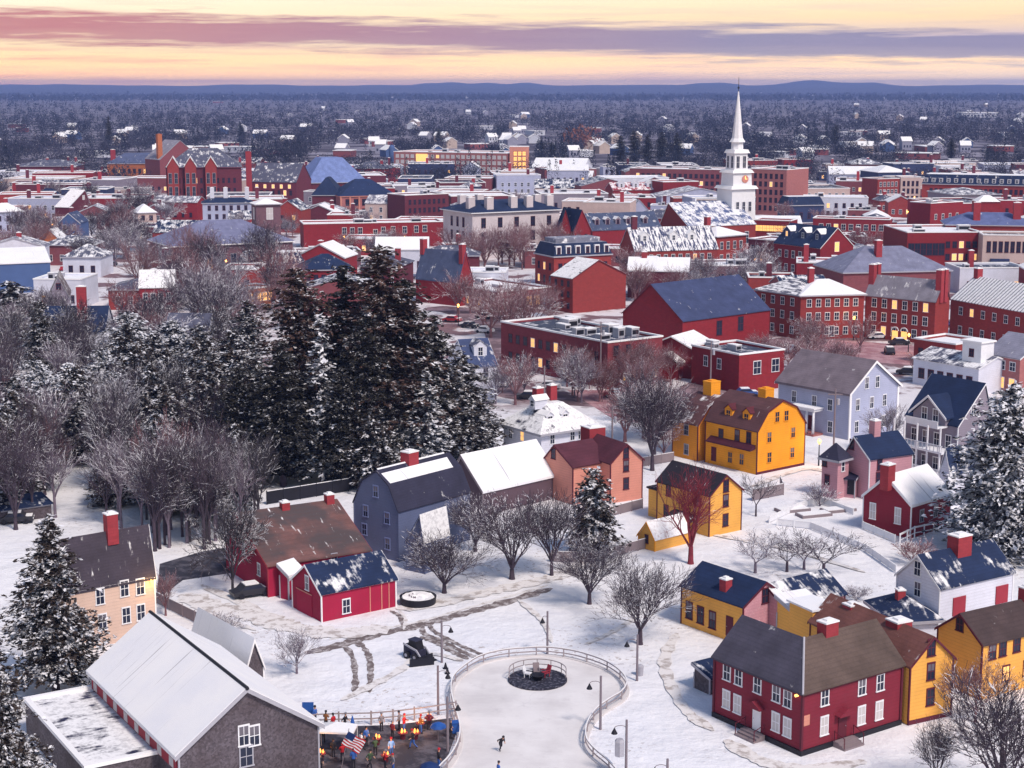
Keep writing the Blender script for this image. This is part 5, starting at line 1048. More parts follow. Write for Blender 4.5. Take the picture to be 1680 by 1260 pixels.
tree_proto(('grey', 0), 51, 'grey', spread=.7, trunk=.25, limbs=7); tree_proto(('bush', 0), 52, 'grey', spread=1.0, trunk=.04, limbs=9, vase=True, lv=4, twig=.05)
tree_proto(('bush', 1), 53, 'brown', spread=1.0, trunk=.04, limbs=9, vase=True, lv=4, twig=.05)
def tree(key, loc, H, wide=None, rz=0, label=None, group=None, name='bare_tree', cat='tree'):
    tm, cm, rad = _tm[key]; k = H / 10; kw = wide / (2 * rad) if wide else k; kw = max(.55 * k, min(2.2 * k, kw))
    r_ = empty(name, loc, rz, label, cat, group, (kw, kw, k)); link('trunk', tm, r_); link('crown', cm, r_); return r_
def hgt(px, by, ty): g = G(px, by); return g, zat(g.x, g.y, ty)
def tpx(key, px, by, ty, wpx0, label, group=None, name='bare_tree', rz=None, cat='tree'):
    wpx = wpx0 * 1.22; g, H = hgt(px, by, ty); return tree(key, g, H, wpx / F * g.y, rz if rz is not None else random.Random(px).uniform(0, 6), label, group, name, cat)
tpx(('vase', 0), 1050, 1057, 912, 150, 'large bare vase shaped tree standing in the snow left of the yellow and pink house')
tpx(('dark', 0), 840, 950, 800, 130, 'bare dark tree standing before the snow roofed barn')
tpx(('dark', 1), 729, 973, 862, 125, 'dense dark bare tree before the blue grey outbuilding')
tpx(('dark', 2), 967, 991, 872, 110, 'bare tree with dark trunk below the cedar')
tpx(('grey', 0), 487, 1105, 1028, 66, 'small solitary bare tree in the snowy yard left of the tyre tracks')
tpx(('dark', 2), 1070, 772, 600, 105, 'tall bare tree between the salmon house and the ochre wing')
tpx(('low', 1), 1240, 847, 772, 62, 'short bare tree right of the small yellow house')
tpx(('red', 0), 1133, 925, 748, 110, 'slender tree with dark red twigs in front of the small yellow house', name='red_twig_tree')
for i, (x, b, t, wd, lb) in enumerate([(1239, 940, 874, 90, 'leftmost forked orchard tree behind the navy roof of the yellow and pink house'), (1291, 938, 872, 100, 'orchard tree with a straight trunk left of the two rightmost orchard trees'), (1319, 934, 874, 90, 'leaning orchard tree second from the right of the orchard'), (1351, 944, 868, 130, 'thick rightmost orchard tree with wide spreading limbs'), (1257, 913, 872, 50, 'small dark orchard tree standing behind the others')]):
    tpx(('low', i % 2), x, b, t, wd, lb, 'old orchard trees', 'orchard_tree', rz=i * 1.3)
tpx(('dark', 1), 1645, 1330, 1085, 215, 'large bare tree at the bottom right corner before the long yellow house')
tpx(('brown', 0), 1600, 1185, 1062, 95, 'russet twigged tree between the narrow yellow gable and the long yellow house')
tpx(('dark', 0), 1535, 1300, 1165, 60, 'thin young tree at the bottom edge left of the big corner tree')
tpx(('frost', 0), 382, 975, 800, 105, 'frosted tree with pale branches at the left end of the red farmhouse')
tpx(('frost', 1), 340, 885, 730, 100, 'pale frosted tree at the wood edge above the red farmhouse')
tpx(('brown', 1), 272, 1010, 930, 50, 'small russet tree right of the cream house')
tpx(('bush', 0), 370, 1035, 1003, 52, 'low frosted bush behind the snowy shed', name='bush', cat='bush')
tpx(('bush', 1), 1498, 925, 882, 62, 'round frosted bush with red twigs in front of the red snow roofed house', name='bush', cat='bush')
tpx(('bush', 0), 1345, 830, 790, 45, 'twiggy bush left of the pink tower', name='bush', cat='bush')
tpx(('bush', 0), 1405, 985, 958, 40, 'frosted bush behind the narrow yellow gable', name='bush', cat='bush')
tpx(('dark', 2), 905, 945, 790, 95, 'bare tree left of the cedar in front of the salmon wing')
tpx(('dark', 0), 780, 905, 800, 80, 'thin bare tree in front of the barn left half')
tpx(('grey', 0), 1455, 740, 655, 60, 'bare tree against the right corner of the tall pale blue house')
tpx(('brown', 2), 1320, 640, 560, 50, 'russet bare tree beyond the roof of the tall pale blue house')
# evergreens
def needles(name, c, snow, c2=None):
    t = NT(name); nz = t.nz(); k = t.mix(t.map(t.noise(.8, 4), .3, .7), sc3(c, .6), c2 or sc3(c, 1.6)); t.b.inputs['Roughness'].default_value = .9
    f = t.math('MULTIPLY', t.map(nz, .35, .6), t.map(t.noise(.9, 5, rough=.7), .70 - .42 * snow, .76 - .42 * snow)); return t.col(t.mix(f, k, (.70, .71, .78)))
ND = {'dark': needles('needles_dark', (.014, .016, .019), .30, (.045, .040, .033)), 'snow': needles('needles_snowy', (.014, .017, .026), .66), 'mid': needles('needles_mid', (.020, .020, .023), .48, (.06, .042, .035)), 'brown': needles('needles_brown', (.038, .024, .022), .36, (.10, .055, .045))}
def conifer_mesh(seed, H, R, shape=.9, whorl=.75, nb=7, droop=.25, cl=.5, base=.1, dens=1.0, ragged=.25):
    r = random.Random(seed); T = MB(); Cc = MB(); T.tube((0, 0, -.3), (0, 0, H * .95), H * .014 + .1, .04, 7, cap=False)
    z = H * base
    while z < H * .985:
        t = (z - H * base) / (H * (1 - base)); rr_ = R * (1 - t) ** shape * (.55 + .45 * min(1, t * 6)) + .25; n = nb if t < .8 else 5
        for b in range(n):
            a = r.uniform(0, 2 * math.pi); L_ = rr_ * r.uniform(1 - ragged * 1.6, 1 + ragged * .5); k = max(2, int(L_ / (cl * .75) * dens)); rise = r.uniform(-.05, .2)
            dr = droop * r.uniform(.6, 1.4); zj = z + r.uniform(-.4, .4) * whorl
            if L_ > 2: T.tube((0, 0, zj), (math.cos(a) * L_ * .8, math.sin(a) * L_ * .8, zj + rise * L_ * .8 - dr * L_ * .64), .05, .02, 3, cap=False)
            for i in range(k):
                s_ = (i + r.uniform(.2, 1)) / k; x = L_ * s_; zz_ = zj + rise * x - dr * x * s_; sp2 = cl * (.5 + .8 * (1 - s_ * .5)); side = r.uniform(-.35, .35) * x
                for q_ in range(4):
                    cx_, cy_ = math.cos(a) * x - math.sin(a) * side + r.gauss(0, .12), math.sin(a) * x + math.cos(a) * side + r.gauss(0, .12); cz = zz_ + r.gauss(0, .16) - abs(side) * .1
                    ax = Vector((math.cos(a + r.gauss(0, .6)), math.sin(a + r.gauss(0, .6)), r.gauss(-.1, .35))).normalized(); bx = ax.cross(Vector((r.gauss(0, .5), r.gauss(0, .5), 1))).normalized()
                    p = Vector((cx_, cy_, cz)); l1, l2 = sp2 * r.uniform(.5, .95), sp2 * r.uniform(.22, .45); n0 = len(Cc.v)
                    Cc.v += [tuple(p - ax * l1), tuple(p - bx * l2 + ax * l1 * .2), tuple(p + ax * l1), tuple(p + bx * l2 + ax * l1 * .1)]; Cc.f.append((n0, n0 + 1, n0 + 2, n0 + 3)); Cc.m.append(0)
        z += whorl * r.uniform(.7, 1.3) * (1 if t < .8 else .7)
    return T, Cc
_cm = {}
def cproto(key, seed, nd, H, R, **k):
    T, Cc = conifer_mesh(seed, H, R, **k); _cm[key] = (T.mesh('trunk', BK['dark'], fix=False), Cc.mesh('crown', ND[nd], fix=False), H, R)
cproto('pine', 1, 'dark', 30, 6.5, whorl=.7, nb=12, cl=.56, shape=.45, droop=.1, ragged=.4); cproto('pine2', 2, 'mid', 28, 6, whorl=.7, nb=12, cl=.56, shape=.5, droop=.15, ragged=.4)
cproto('pine3', 7, 'brown', 30, 6.5, whorl=.7, nb=12, cl=.56, shape=.42, droop=.05, ragged=.45)
cproto('spruce', 3, 'snow', 22, 4.6, whorl=1.15, nb=10, cl=.5, shape=.95, droop=.45, ragged=.15); cproto('near', 4, 'mid', 19, 6.2, whorl=.5, nb=14, cl=.42, shape=.8, droop=.25, ragged=.35)
cproto('dome', 5, 'snow', 13, 5.2, whorl=.5, nb=13, cl=.45, shape=.45, droop=.15, base=.03, ragged=.3); cproto('cedar', 6, 'mid', 10, 3.2, whorl=.4, nb=13, cl=.45, shape=.5, droop=.15, base=.04, ragged=.25); cproto('broad', 8, 'snow', 18, 7.4, whorl=.5, nb=16, cl=.48, shape=.36, droop=.3, base=.06, ragged=.3); cproto('broad2', 9, 'mid', 12, 4.6, whorl=.5, nb=12, cl=.48, shape=.5, droop=.1, base=.04, ragged=.35)
def conif(key, px, by, ty, wpx, label, group=None, name='pine_tree'):
    g, H = hgt(px, by, ty); tm, cm, H0, R0 = _cm[key]; k = H / H0; kw = wpx / F * g.y / 2 / R0
    r_ = empty(name, g, random.Random(px * 3 + by).uniform(0, 6), label, 'tree', group, (kw * 1.18, kw * 1.18, k)); link('trunk', tm, r_); link('crown', cm, r_); return r_
conif('near', 92, 1136, 843, 205, 'big dark pine on the left edge in front of the cream house')
conif('near', 5, 1345, 1050, 185, 'frosted pine in the bottom left corner')
conif('broad', 1652, 905, 628, 215, 'huge snow laden evergreen on the right edge')
conif('cedar', 975, 912, 768, 92, 'rounded dark cedar speckled with snow before the salmon house', name='cedar_tree')
GV = 'tall evergreens of the grove'
for k, x, b, t, w_, lb in (('pine3', 497, 770, 440, 140, 'tall reddish brown pine at the left of the grove'), ('pine', 570, 765, 432, 120, 'dark pine between the reddish pine and the highest pine of the grove'), ('pine3', 626, 775, 403, 165, 'highest brown topped pine of the grove'), ('pine', 668, 770, 455, 130, 'dark pine just right of the highest pine of the grove'),
    ('pine2', 715, 765, 520, 120, 'snow speckled pine on the right shoulder of the grove'), ('pine2', 762, 755, 580, 110, 'shorter pine at the right end of the grove'), ('spruce', 532, 795, 520, 115, 'spruce with snow lined drooping branches in the middle of the grove'), ('pine', 465, 798, 560, 110, 'black lower pine at the left foot of the grove'),
    ('spruce', 700, 785, 610, 100, 'smaller snow lined spruce at the right foot of the grove'), ('broad2', 612, 800, 668, 95, 'rounded brownish evergreen at the foot of the grove'), ('pine', 600, 790, 520, 110, 'black pine filling the centre of the grove'), ('dome', 655, 785, 690, 80, 'small snowy dome shaped evergreen at the foot of the grove'),
    ('pine2', 425, 780, 590, 100, 'speckled pine left of the black pine'), ('broad2', 780, 752, 650, 80, 'round evergreen above the snow roofed barn'), ('pine', 560, 800, 610, 90, 'black young pine in front of the grove')):
    conif(k, x, b, t, w_ * 1.15, lb, GV, 'spruce_tree' if k == 'spruce' else 'pine_tree')
for k, x, b, t, w_, lb in (('dome', 215, 635, 512, 120, 'snowy dome shaped evergreen in front of the white house in the woods'), ('broad2', 20, 560, 462, 130, 'rusty brown crowned evergreen at the left edge'), ('broad2', 130, 760, 600, 110, 'dark evergreen amid the frosted trees at left'), ('dome', 190, 720, 610, 110, 'snow speckled evergreen in the heart of the left woods'),
    ('broad2', 285, 780, 640, 120, 'wide dark evergreen behind the frosted wood edge'), ('pine2', 350, 770, 560, 110, 'speckled pine at the right of the left woods'), ('dome', 60, 700, 590, 100, 'snow speckled evergreen near the left edge of the woods'), ('pine', 395, 790, 600, 90, 'dark pine next to the grove'), ('broad2', 330, 840, 735, 90, 'low dark evergreen behind the farmhouse'), ('broad2', 30, 790, 640, 110, 'black evergreen at the left edge of the woods'), ('dome', 390, 850, 740, 80, 'snowy dark evergreen by the farmhouse ridge')):
    conif(k, x, b, t, w_, lb, 'evergreens of the left woods')
for i in range(34):
    r9 = random.Random(900 + i); x, b = r9.uniform(-10, 410), r9.uniform(620, 850); conif(r9.choice(['broad2', 'dome', 'pine2', 'broad2']), int(x), int(b), int(b - r9.uniform(90, 150)), r9.uniform(70, 110), autolabel('bushy evergreen' if i % 2 else 'small dark evergreen', x, b - 60), 'evergreens of the left woods')
# woods and street trees, every tree its own object
tr = random.Random(31)
def scatter(n, xr, br, hr2, keys, desc, grp, wk=(.7, 1.1), pad=1.2, avoid=None):
    c = t = 0
    while c < n and t < n * 40:
        t += 1; px, by = tr.uniform(*xr), tr.uniform(*br)
        if avoid and avoid(px, by): continue
        g = G(px, by)
        if occupied(g, pad): continue
        H = tr.uniform(*hr2); k = tr.choice(keys); tx, ty = P((g.x, g.y, H * .6))
        tree(k, g, H, H * tr.uniform(*wk), tr.uniform(0, 6.28), autolabel(desc[k[0]], tx, ty), grp); c += 1
D_ = {'frost': 'frosted bare tree', 'dark': 'dark bare tree', 'brown': 'russet bare tree', 'grey': 'grey bare tree'}
LAND_DONE = 1
LAND += [('the left woods evergreen', 190, 640), ('the big left pine', 90, 960), ('the tallest grove pine', 626, 420), ('the left edge of the picture', 0, 700), ('the wood edge path', 300, 900)]
FR = [('frost', 0), ('frost', 1), ('frost', 2)]; BR = [('brown', 0), ('brown', 1)]; DK = [('dark', 0), ('dark', 1), ('grey', 0)]; TL = [('tall', 0), ('tall', 1), ('tall', 2), ('tall', 0)]; D_['tall'] = 'tall trunked bare tree'
scatter(66, (-40, 420), (640, 875), (9, 16), FR[:1] + DK[:1] + TL * 2 + BR[:1], D_, 'bare trees of the left woods', wk=(.45, .8))
scatter(9, (-60, 75), (770, 835), (10, 14), TL + DK, D_, 'bare trees of the left woods', wk=(.5, .8))
scatter(30, (190, 425), (850, 905), (11, 15), TL, D_, 'bare trees along the wood edge', wk=(.35, .55))
scatter(26, (-30, 420), (545, 640), (10, 15), FR + DK * 2 + BR, D_, 'bare trees behind the left woods')
scatter(22, (180, 480), (440, 545), (12, 18), DK + BR * 2, D_, 'bare trees of the left streets', (.55, .9))
scatter(40, (-20, 300), (330, 440), (10, 15), DK * 2 + BR, D_, 'bare trees among the left houses')
scatter(24, (810, 1130), (630, 668), (7, 11), BR * 2 + DK[2:], D_, 'street trees in front of the brick block', (.6, .9))
scatter(10, (740, 910), (500, 560), (9, 13), BR, D_, 'street trees before the glowing shops')
scatter(12, (730, 920), (425, 455), (12, 15), BR, D_, 'trees before the granite building', (.7, 1))
scatter(16, (1030, 1260), (455, 500), (8, 12), BR + DK[2:], D_, 'trees behind the slate blue roof')
scatter(12, (1250, 1520), (575, 625), (6, 9), BR, D_, 'small trees of the corner square')
scatter(30, (300, 1060), (340, 440), (8, 12), BR + DK[2:], D_, 'trees between the central roofs')
scatter(26, (1100, 1680), (330, 450), (7, 11), BR, D_, 'trees between the downtown roofs')
scatter(8, (1000, 1110), (690, 760), (7, 12), DK[2:] + BR, D_, 'trees along the paved square', avoid=lambda x, y: x > 1095)
# ------------------------------------------------------------------ far houses and the far woods
FH = []
fm = [wall('far_white', (.60, .62, .72), 'stone'), wall('far_grey', (.30, .30, .40), 'stone'), wall('far_tan', (.5, .40, .36), 'stone'), M['bluewall'], wall('far_red', (.26, .07, .08), 'stone')]
def far_house(me_i, rs):
    w_, d_, h_ = rs.uniform(8, 15), rs.uniform(8, 11), rs.uniform(5, 7.5); m = MB(); k = rs.random()
    if k < .75:
        m.extr([(0, 0), (0, h_), (d_/2, h_ + 3.2), (d_, h_), (d_, 0)], 'u', 0, w_); m.extr([(-.4, h_ - .2), (d_/2, h_ + 3.3), (d_ + .4, h_ - .2), (d_ + .4, h_ + .25), (d_/2, h_ + 3.75), (-.4, h_ + .25)], 'u', -.4, w_ + .4, 1)
    else: w_ *= 2.2; m.box(0, w_, 0, d_ * 1.6, 0, h_ * .8); m.box(-.3, w_ + .3, -.3, d_ * 1.6 + .3, h_ * .8, h_ * .8 + .5, 1)
    for i in range(3): m.box(w_ * (.15 + .3 * i), w_ * (.15 + .3 * i) + 1.2, -.06, -.001, 2, 4, 2)
    return m.mesh('far_house', [fm[me_i], M['snowcap'], M['glass']])
fr = random.Random(8); FHM = [far_house(i % 5 if i % 5 != 3 or i > 4 else 0, fr) for i in range(10)]
LAND += [('the white steeple tip', 1207, 160), ('the navy pines', 1060, 235), ('the orange autumn tree', 955, 215), ('the far left ridge', 130, 165), ('the far white strip roof', 1625, 185), ('the left far hills', 780, 160), ('the right far hills', 1330, 160)]
fgrp = {0: 'white', 1: 'grey', 2: 'tan', 3: 'blue', 4: 'red'}
for i in range(120):
    px = fr.uniform(-10, 1690); py = 158 + 104 * fr.random() ** .42; g = G(px, py); j = fr.randrange(10)
    if occupied(g, 8): continue
    o = link('far_house', FHM[j], None, g, fr.uniform(-.5, .5) + fr.choice([0, math.pi/2])); mi = j % 5 if j % 5 != 3 or j > 4 else 0
    tag(o, autolabel(f'small distant {fgrp[mi]} house with snowy roof', px, py - 8), 'house', 'distant houses among the bare woods'); FH.append(g)
m = MB(); m.box(0, 62, 0, 30, 0, 8); m.box(-1, 63, -1, 31, 8, 9, 1); [m.box(4 + i * 6, 7 + i * 6, -.1, -.001, 2, 5, 2) for i in range(9)]
o = link('far_warehouse', m.mesh('far_warehouse', [fm[0], M['snowcap'], M['glass']]), None, G(1578, 193), .03); tag(o, 'long low white building with snowy roof far off on the right', 'building'); FH.append(G(1600, 193))
def far_wood():
    R = np.random.default_rng(4); hx = np.array([h.x for h in FH]); hy = np.array([h.y for h in FH]); V, Fm = [], []
    mats = [flat('far_twigs_dark', (.013, .017, .038)), flat('far_twigs', (.030, .032, .060)), flat('far_twigs_pale', (.058, .055, .092)), flat('far_needles', (.008, .014, .032)), flat('far_branch_snow', (.5, .5, .58)), flat('far_twigs_rust', (.22, .09, .07))]
    def crown(x, y, w, h, z0, n, s, kind):
        a = R.uniform(0, 2 * np.pi, n); q = R.uniform(0, 1, n) ** .4; ph = np.arccos(R.uniform(-1, 1, n))
        if kind == 1: t = R.uniform(0, 1, n); rr3 = w / 2 * (1 - t) * R.uniform(.3, 1, n) + .3; c = np.stack([x + np.cos(a) * rr3, y + np.sin(a) * rr3, z0 * .3 + t * h], 1)
        else: c = np.stack([x + np.cos(a) * np.sin(ph) * w / 2 * q, y + np.sin(a) * np.sin(ph) * w / 2 * q, z0 + (h - z0) * (.5 + .5 * np.cos(ph) * q)], 1)
        d = R.normal(0, s * .62, (n, 3, 3)); V.append((c[:, None, :] + d).reshape(-1, 3))
        if kind == 1: m_ = np.where(R.random(n) < .012, 4, 3)
        elif kind == 2: m_ = np.full(n, 5)
        else: b = int(np.clip(1 + 1.3 * math.sin(x * .011 + 1.7 * math.sin(y * .004)) * math.cos(y * .006 + x * .003) + R.normal(0, .45), 0, 2)); m_ = np.where(R.random(n) < .006, 4, np.clip(b + R.integers(-1, 2, n), 0, 2))
        Fm.append(m_)
    # area sampling by depression so that every band of the picture is filled
    N = 15000; Y = 1 / R.uniform(1 / 6500, 1 / 880, N); X = R.uniform(-.36, .36, N) * Y
    for x, y in zip(X, Y):
        if len(hx) and np.any((np.abs(hx + 5 - x) < 13) & (hy + 6 - y > 0) & (hy - y < 160 + hy * .05)): continue
        g = Vector((x, y, 0))
        if y < 1350 and occupied(g, 6): continue
        if y < 1150 and R.random() < .65: continue
        px = CX + F * x / y; con = R.random() < (.10 + .35 * (math.sin(px * .013 + y * .002) > .72) + (.5 if 985 < px < 1130 and 1050 < y < 1500 else 0) + (.45 if y > 3000 and math.sin(px * .021 + 1) > .1 else 0))
        h = R.uniform(9, 15) + (3 if con else 0); w = R.uniform(7, 13) * (.6 if con else 1); s = y / 1660 * .82; n = int(np.clip(1.7 * (w * 1660 / y) * (h * 1660 / y) / 2.6, 8, 220)); crown(x, y, w, h, h * .25, n, s, 1 if con else 0)
    N = 5200; Y = 1 / R.uniform(1 / 11000, 1 / 6000, N); X = R.uniform(-.36, .36, N) * Y
    for x, y in zip(X, Y): crown(x, y, R.uniform(20, 60), R.uniform(10, 19), 2, 9, 7, 1 if R.random() < .4 else 0)
    V_ = np.concatenate(V).astype(np.float32); M_ = np.concatenate(Fm).astype(np.int32); n = len(M_); me = bpy.data.meshes.new('far_wood'); me.vertices.add(n * 3); me.vertices.foreach_set('co', V_.ravel()); me.loops.add(n * 3); me.loops.foreach_set('vertex_index', np.arange(n * 3, dtype=np.int32)); me.polygons.add(n); me.polygons.foreach_set('loop_start', np.arange(0, n * 3, 3, dtype=np.int32))
    for q in mats: me.materials.append(q)
    me.polygons.foreach_set('material_index', M_); me.update(); me.validate(); print('far wood tris', n)
    o = link('far_wood', me); tag(o, 'distant bare woods and dark pines stretching to the horizon', 'woods', kind='stuff')
    V.clear(); Fm.clear(); g = G(955, 252); crown(g.x, g.y, 34, 23, 5, 420, 1.6, 2); V_ = np.concatenate(V); m = MB(); m.v = [tuple(v) for v in V_]; m.f = [(3*i, 3*i+1, 3*i+2) for i in range(len(V_)//3)]; m.m = [0] * len(m.f)
    e = empty('oak_tree', (g.x, g.y, 0), 0, 'broad rust coloured oak keeping its leaves far off beyond the white warehouse', 'tree'); m.v = [(a - g.x, b - g.y, c) for a, b, c in m.v]; m.build('crown', mats[5], e, fix=False); m = MB(); m.tube((0, 0, 0), (0, 0, 10), .8, .4, 7); m.build('trunk', BK['dark'], e)
far_wood()
for i, (x, b, t, w_) in enumerate([(1018, 268, 222, 24), (1040, 270, 214, 26), (1062, 268, 220, 24), (1085, 270, 216, 24), (1110, 268, 218, 24), (905, 262, 232, 16), (888, 260, 228, 14), (720, 240, 210, 14), (395, 228, 200, 14), (180, 250, 190, 12), (1560, 262, 226, 18), (1370, 240, 205, 16)]):
    conif('pine', x, b, t, w_, autolabel('distant navy pine', x, t), 'distant navy pines')
# ------------------------------------------------------------------ rink
RK = [(676, 1350), (700, 1290), (720, 1258), (736, 1241), (748, 1223), (754.5, 1202), (753, 1181), (744, 1151), (740, 1126), (745, 1107), (763, 1090), (788, 1075), (822, 1066), (862, 1062), (898, 1061), (938, 1066), (974, 1076), (1000, 1087), (1020, 1102), (1028.5, 1118), (1020, 1133), (999, 1146), (979, 1161), (966, 1179), (961, 1196), (963, 1212), (976, 1228), (999, 1248), (1030, 1285), (1060, 1340)]
fp = smooth([G(x, y, 1.05) for x, y in RK], 6)
for p in fp: p.z = 0
t = NT('skating_ice'); W_ = t.world(); t.b.inputs['Roughness'].default_value = .5
k = t.mix(t.map(t.noise(.22, 5, W_), .4, .68), (.74, .72, .735), (.60, .575, .59)); k = t.mix(t.map(t.noise(.5, 6, W_, rough=.75), .56, .75, 0, .6), k, (.50, .47, .49)); k = t.mix(t.map(t.noise(1.5, 5, W_, sc=(.3, 2, 1), rough=.8), .55, .62, 0, .25), k, (.8, .79, .8)); cv = t.noise(.09, 2, W_); ln = t.math('PINGPONG', t.math('MULTIPLY', cv, 60), 1.0); k = t.mix(t.math('MULTIPLY', t.map(ln, 0, .10, .35, 0), t.map(t.noise(.3, 3, W_), .45, .6)), k, (.48, .46, .50)); ice = t.col(k)
m = MB(); m.poly([(p.x, p.y, .12) for p in fp]); me = m.mesh('ice', ice); bm = bmesh.new(); bm.from_mesh(me); bmesh.ops.triangulate(bm, faces=bm.faces[:]); bmesh.ops.recalc_face_normals(bm, faces=bm.faces[:]); bm.to_mesh(me); bm.free()
tag(link('rink_ice', me), 'cream coloured skating ice of the pond shaped rink', kind='structure')
kerb = flat('dirty_snow_edge', (.62, .59, .60)); fw = flat('grey_fence_wood', (.30, .26, .28))
e = empty('rink_fence', fp[80], 0, 'low two rail fence curving round the skating rink', 'fence'); o_ = fp[80]
loc = [p - o_ for p in fp]
def band(name, pts, wd, z0, z1, mat, parent):
    m = MB(); n = len(pts)
    for i, p in enumerate(pts):
        d = (pts[min(n-1, i+1)] - pts[max(0, i-1)]).normalized(); nn = Vector((-d.y, d.x, 0)) * wd / 2
        for z in (z0, z1): m.v += [(p.x + nn.x, p.y + nn.y, z), (p.x - nn.x, p.y - nn.y, z)]
    for i in range(n - 1):
        a = i * 4; b = a + 4
        for f in ((a, a+2, b+2, b), (a+1, b+1, b+3, a+3), (a+2, a+3, b+3, b+2), (a, b, b+1, a+1)): m.f.append(f); m.m.append(0)
    m.f += [(0, 1, 3, 2), (n*4-4, n*4-2, n*4-1, n*4-3)]; m.m += [0, 0]; return m.build(name, mat, parent)
band('kerb', loc, .5, 0, .22, kerb, e); band('rail', loc, .09, .95, 1.06, fw, e); band('rail', loc, .07, .52, .62, fw, e); band('rail_snow', loc, .09, 1.061, 1.11, M['snowcap'], e)
pm = MB(); pm.box(-.06, .06, -.06, .06, 0, 1.0); pme = pm.mesh('post', fw); acc = 0
for a, b in zip(loc, loc[1:]):
    acc += (b - a).length
    if acc > 2.6: acc = 0; link('post', pme, e, b)
def fence(name, pix, h, label, mat, boards=True, step=2.4, cap=True, rails=2, cat='fence', z=0):
    pts = [G(x, y) for x, y in pix]; o0 = pts[0]; e = empty(name, o0, 0, label, cat); q = [p - o0 for p in pts]
    if boards: m = MB(); m.strip(q, .06, .08, h); m.build('board_panel', mat, e)
    else:
        for i in range(rails): z0 = h * (.95 - i * .45); m = MB(); m.strip(q, .07, z0 - .06, z0 + .04); m.build('rail', mat, e)
    if cap: m = MB(); m.strip(q, .12, h + .002, h + .07); m.build('snow_cap', M['snowcap'], e)
    m = MB(); m.box(-.07, .07, -.07, .07, 0, h + .12); pme = m.mesh('post', mat)
    for a, b in zip(q, q[1:]):
        n = max(1, round((b - a).length / step))
        for i in range(n + 1 if b is q[-1] else n): link('post', pme, e, a.lerp(b, i / n))
fence('board_fence', [(905, 922), (968, 924), (1072, 897), (1075, 880)], 1.3, 'grey board fence below the yellow lean-to', M['wood'])
fence('board_fence', [(1000, 848), (1054, 834)], 1.3, 'short grey board fence at the foot of the salmon house', M['wood'])
fence('board_fence', [(438, 828), (572, 806), (585, 798)], 1.8, 'dark board fence with snow on top behind the red farmhouse', M['black'])
fence('board_fence', [(256, 990), (300, 1012), (362, 1043)], 1.3, 'dark board fence between the cream house and the snowy shed', M['wood'])
fence('picket_fence', [(1476, 896), (1500, 884), (1577, 868)], 1.5, 'white open rail fence right of the red snow roofed house', M['white'], boards=False, step=1.7, rails=3)
fence('board_fence', [(1416, 868), (1468, 890)], .9, 'low white fence at the foot of the red snow roofed house', M['white'])
fence('rail_fence', [(1275, 862), (1330, 868), (1420, 905), (1470, 940)], .85, 'long pale board fence crossing the snow beside the orchard', M['white'])
fence('board_fence', [(1235, 822), (1285, 812), (1280, 800)], 1.6, 'dark plank fence behind the small yellow house', M['wood'])
fence('board_fence', [(985, 782), (1000, 775), (1105, 757)], 1.4, 'grey fence behind the salmon house', M['wood'])
fence('rail_fence', [(1262, 858), (1310, 835), (1345, 825), (1400, 845)], .8, 'low pale fence round the garden beds by the pink tower', M['white'])
fence('patio_fence', [(505, 1192), (556, 1190), (609, 1189), (645, 1186), (680, 1182), (748, 1172)], 1.15, 'post and wire fence along the back of the crowded patio', fw, boards=False, step=3.0, rails=2, cap=False)
# raised beds by the pink tower
for i, (x, y, lb) in enumerate([(1300, 838, 'snowy raised bed nearest the small yellow house'), (1335, 846, 'snowy raised garden bed in the middle'), (1375, 838, 'snowy raised garden bed nearest the red snow roofed house')]):
    g = G(x, y); m = MB(); m.box(-2.2, 2.2, -1, 1, 0, .35); m.box(-2.05, 2.05, -.85, .85, .35, .42, 1); o = m.build('raised_bed', [M['wood'], M['snowcap']]); o.location = g; o.rotation_euler = (0, 0, .35); tag(o, lb, 'garden bed', 'raised beds by the pink tower')
# deck with fire pit
g = G(882, 1118); e = empty('fire_pit_deck', g, 0, 'round dark deck with curved railing on the skating ice', 'deck'); t = NT('dark_deck'); dk = t.col(t.mix(t.map(t.noise(4, 5), .52, .6), (.02, .02, .035), (.11, .11, .15))); rd = 48.5 / F * (g.y * cp + CH * sp_)
m = MB(); m.lathe([(rd, .12), (rd, .30), (rd - .05, .32)], 48); m.build('platform', dk, e)
for z in (.75, 1.25): band('rail', [Vector((math.cos(a) * (rd - .1), math.sin(a) * (rd - .1), 0)) for a in np.linspace(.05, math.pi - .05, 28)], .06, z - .035, z + .035, fw, e)
m = MB(); m.box(-.04, .04, -.04, .04, .32, 1.25); pme = m.mesh('post', fw)
for a in np.linspace(.05, math.pi - .05, 7): link('post', pme, e, (math.cos(a) * (rd - .1), math.sin(a) * (rd - .1), 0))
def chair(loc, rz, mat, lb):
    e = empty('garden_chair', loc, rz, lb, 'chair', 'chairs on the round deck'); m = MB(); m.box(-.3, .3, -.3, .3, .36, .43); m.build('seat', mat, e); m = MB(); m.extr([(.26, .4), (.45, 1.05), (.52, 1.03), (.33, .38)], 'u', -.3, .3); m.build('backrest', mat, e)
    m = MB(); m.box(-.03, .03, -.03, .03, 0, .36); lm = m.mesh('leg', mat)
    for a in (-.26, .26):
        for b in (-.26, .26): link('leg', lm, e, (a, b, 0))
        m = MB(); m.box(a - .05, a + .05, -.32, .35, .6, .64); m.build('armrest', mat, e)
base = g + Vector((0, 0, .32))
chair(base + Vector((-.9, .3, 0)), 1.2, M['white'], 'white garden chair at the left on the round dark deck'); chair(base + Vector((.75, .5, 0)), -1.0, M['trimred'], 'red garden chair on the round dark deck'); chair(base + Vector((-.1, .95, 0)), .1, M['wood'], 'weathered garden chair at the back of the round dark deck')
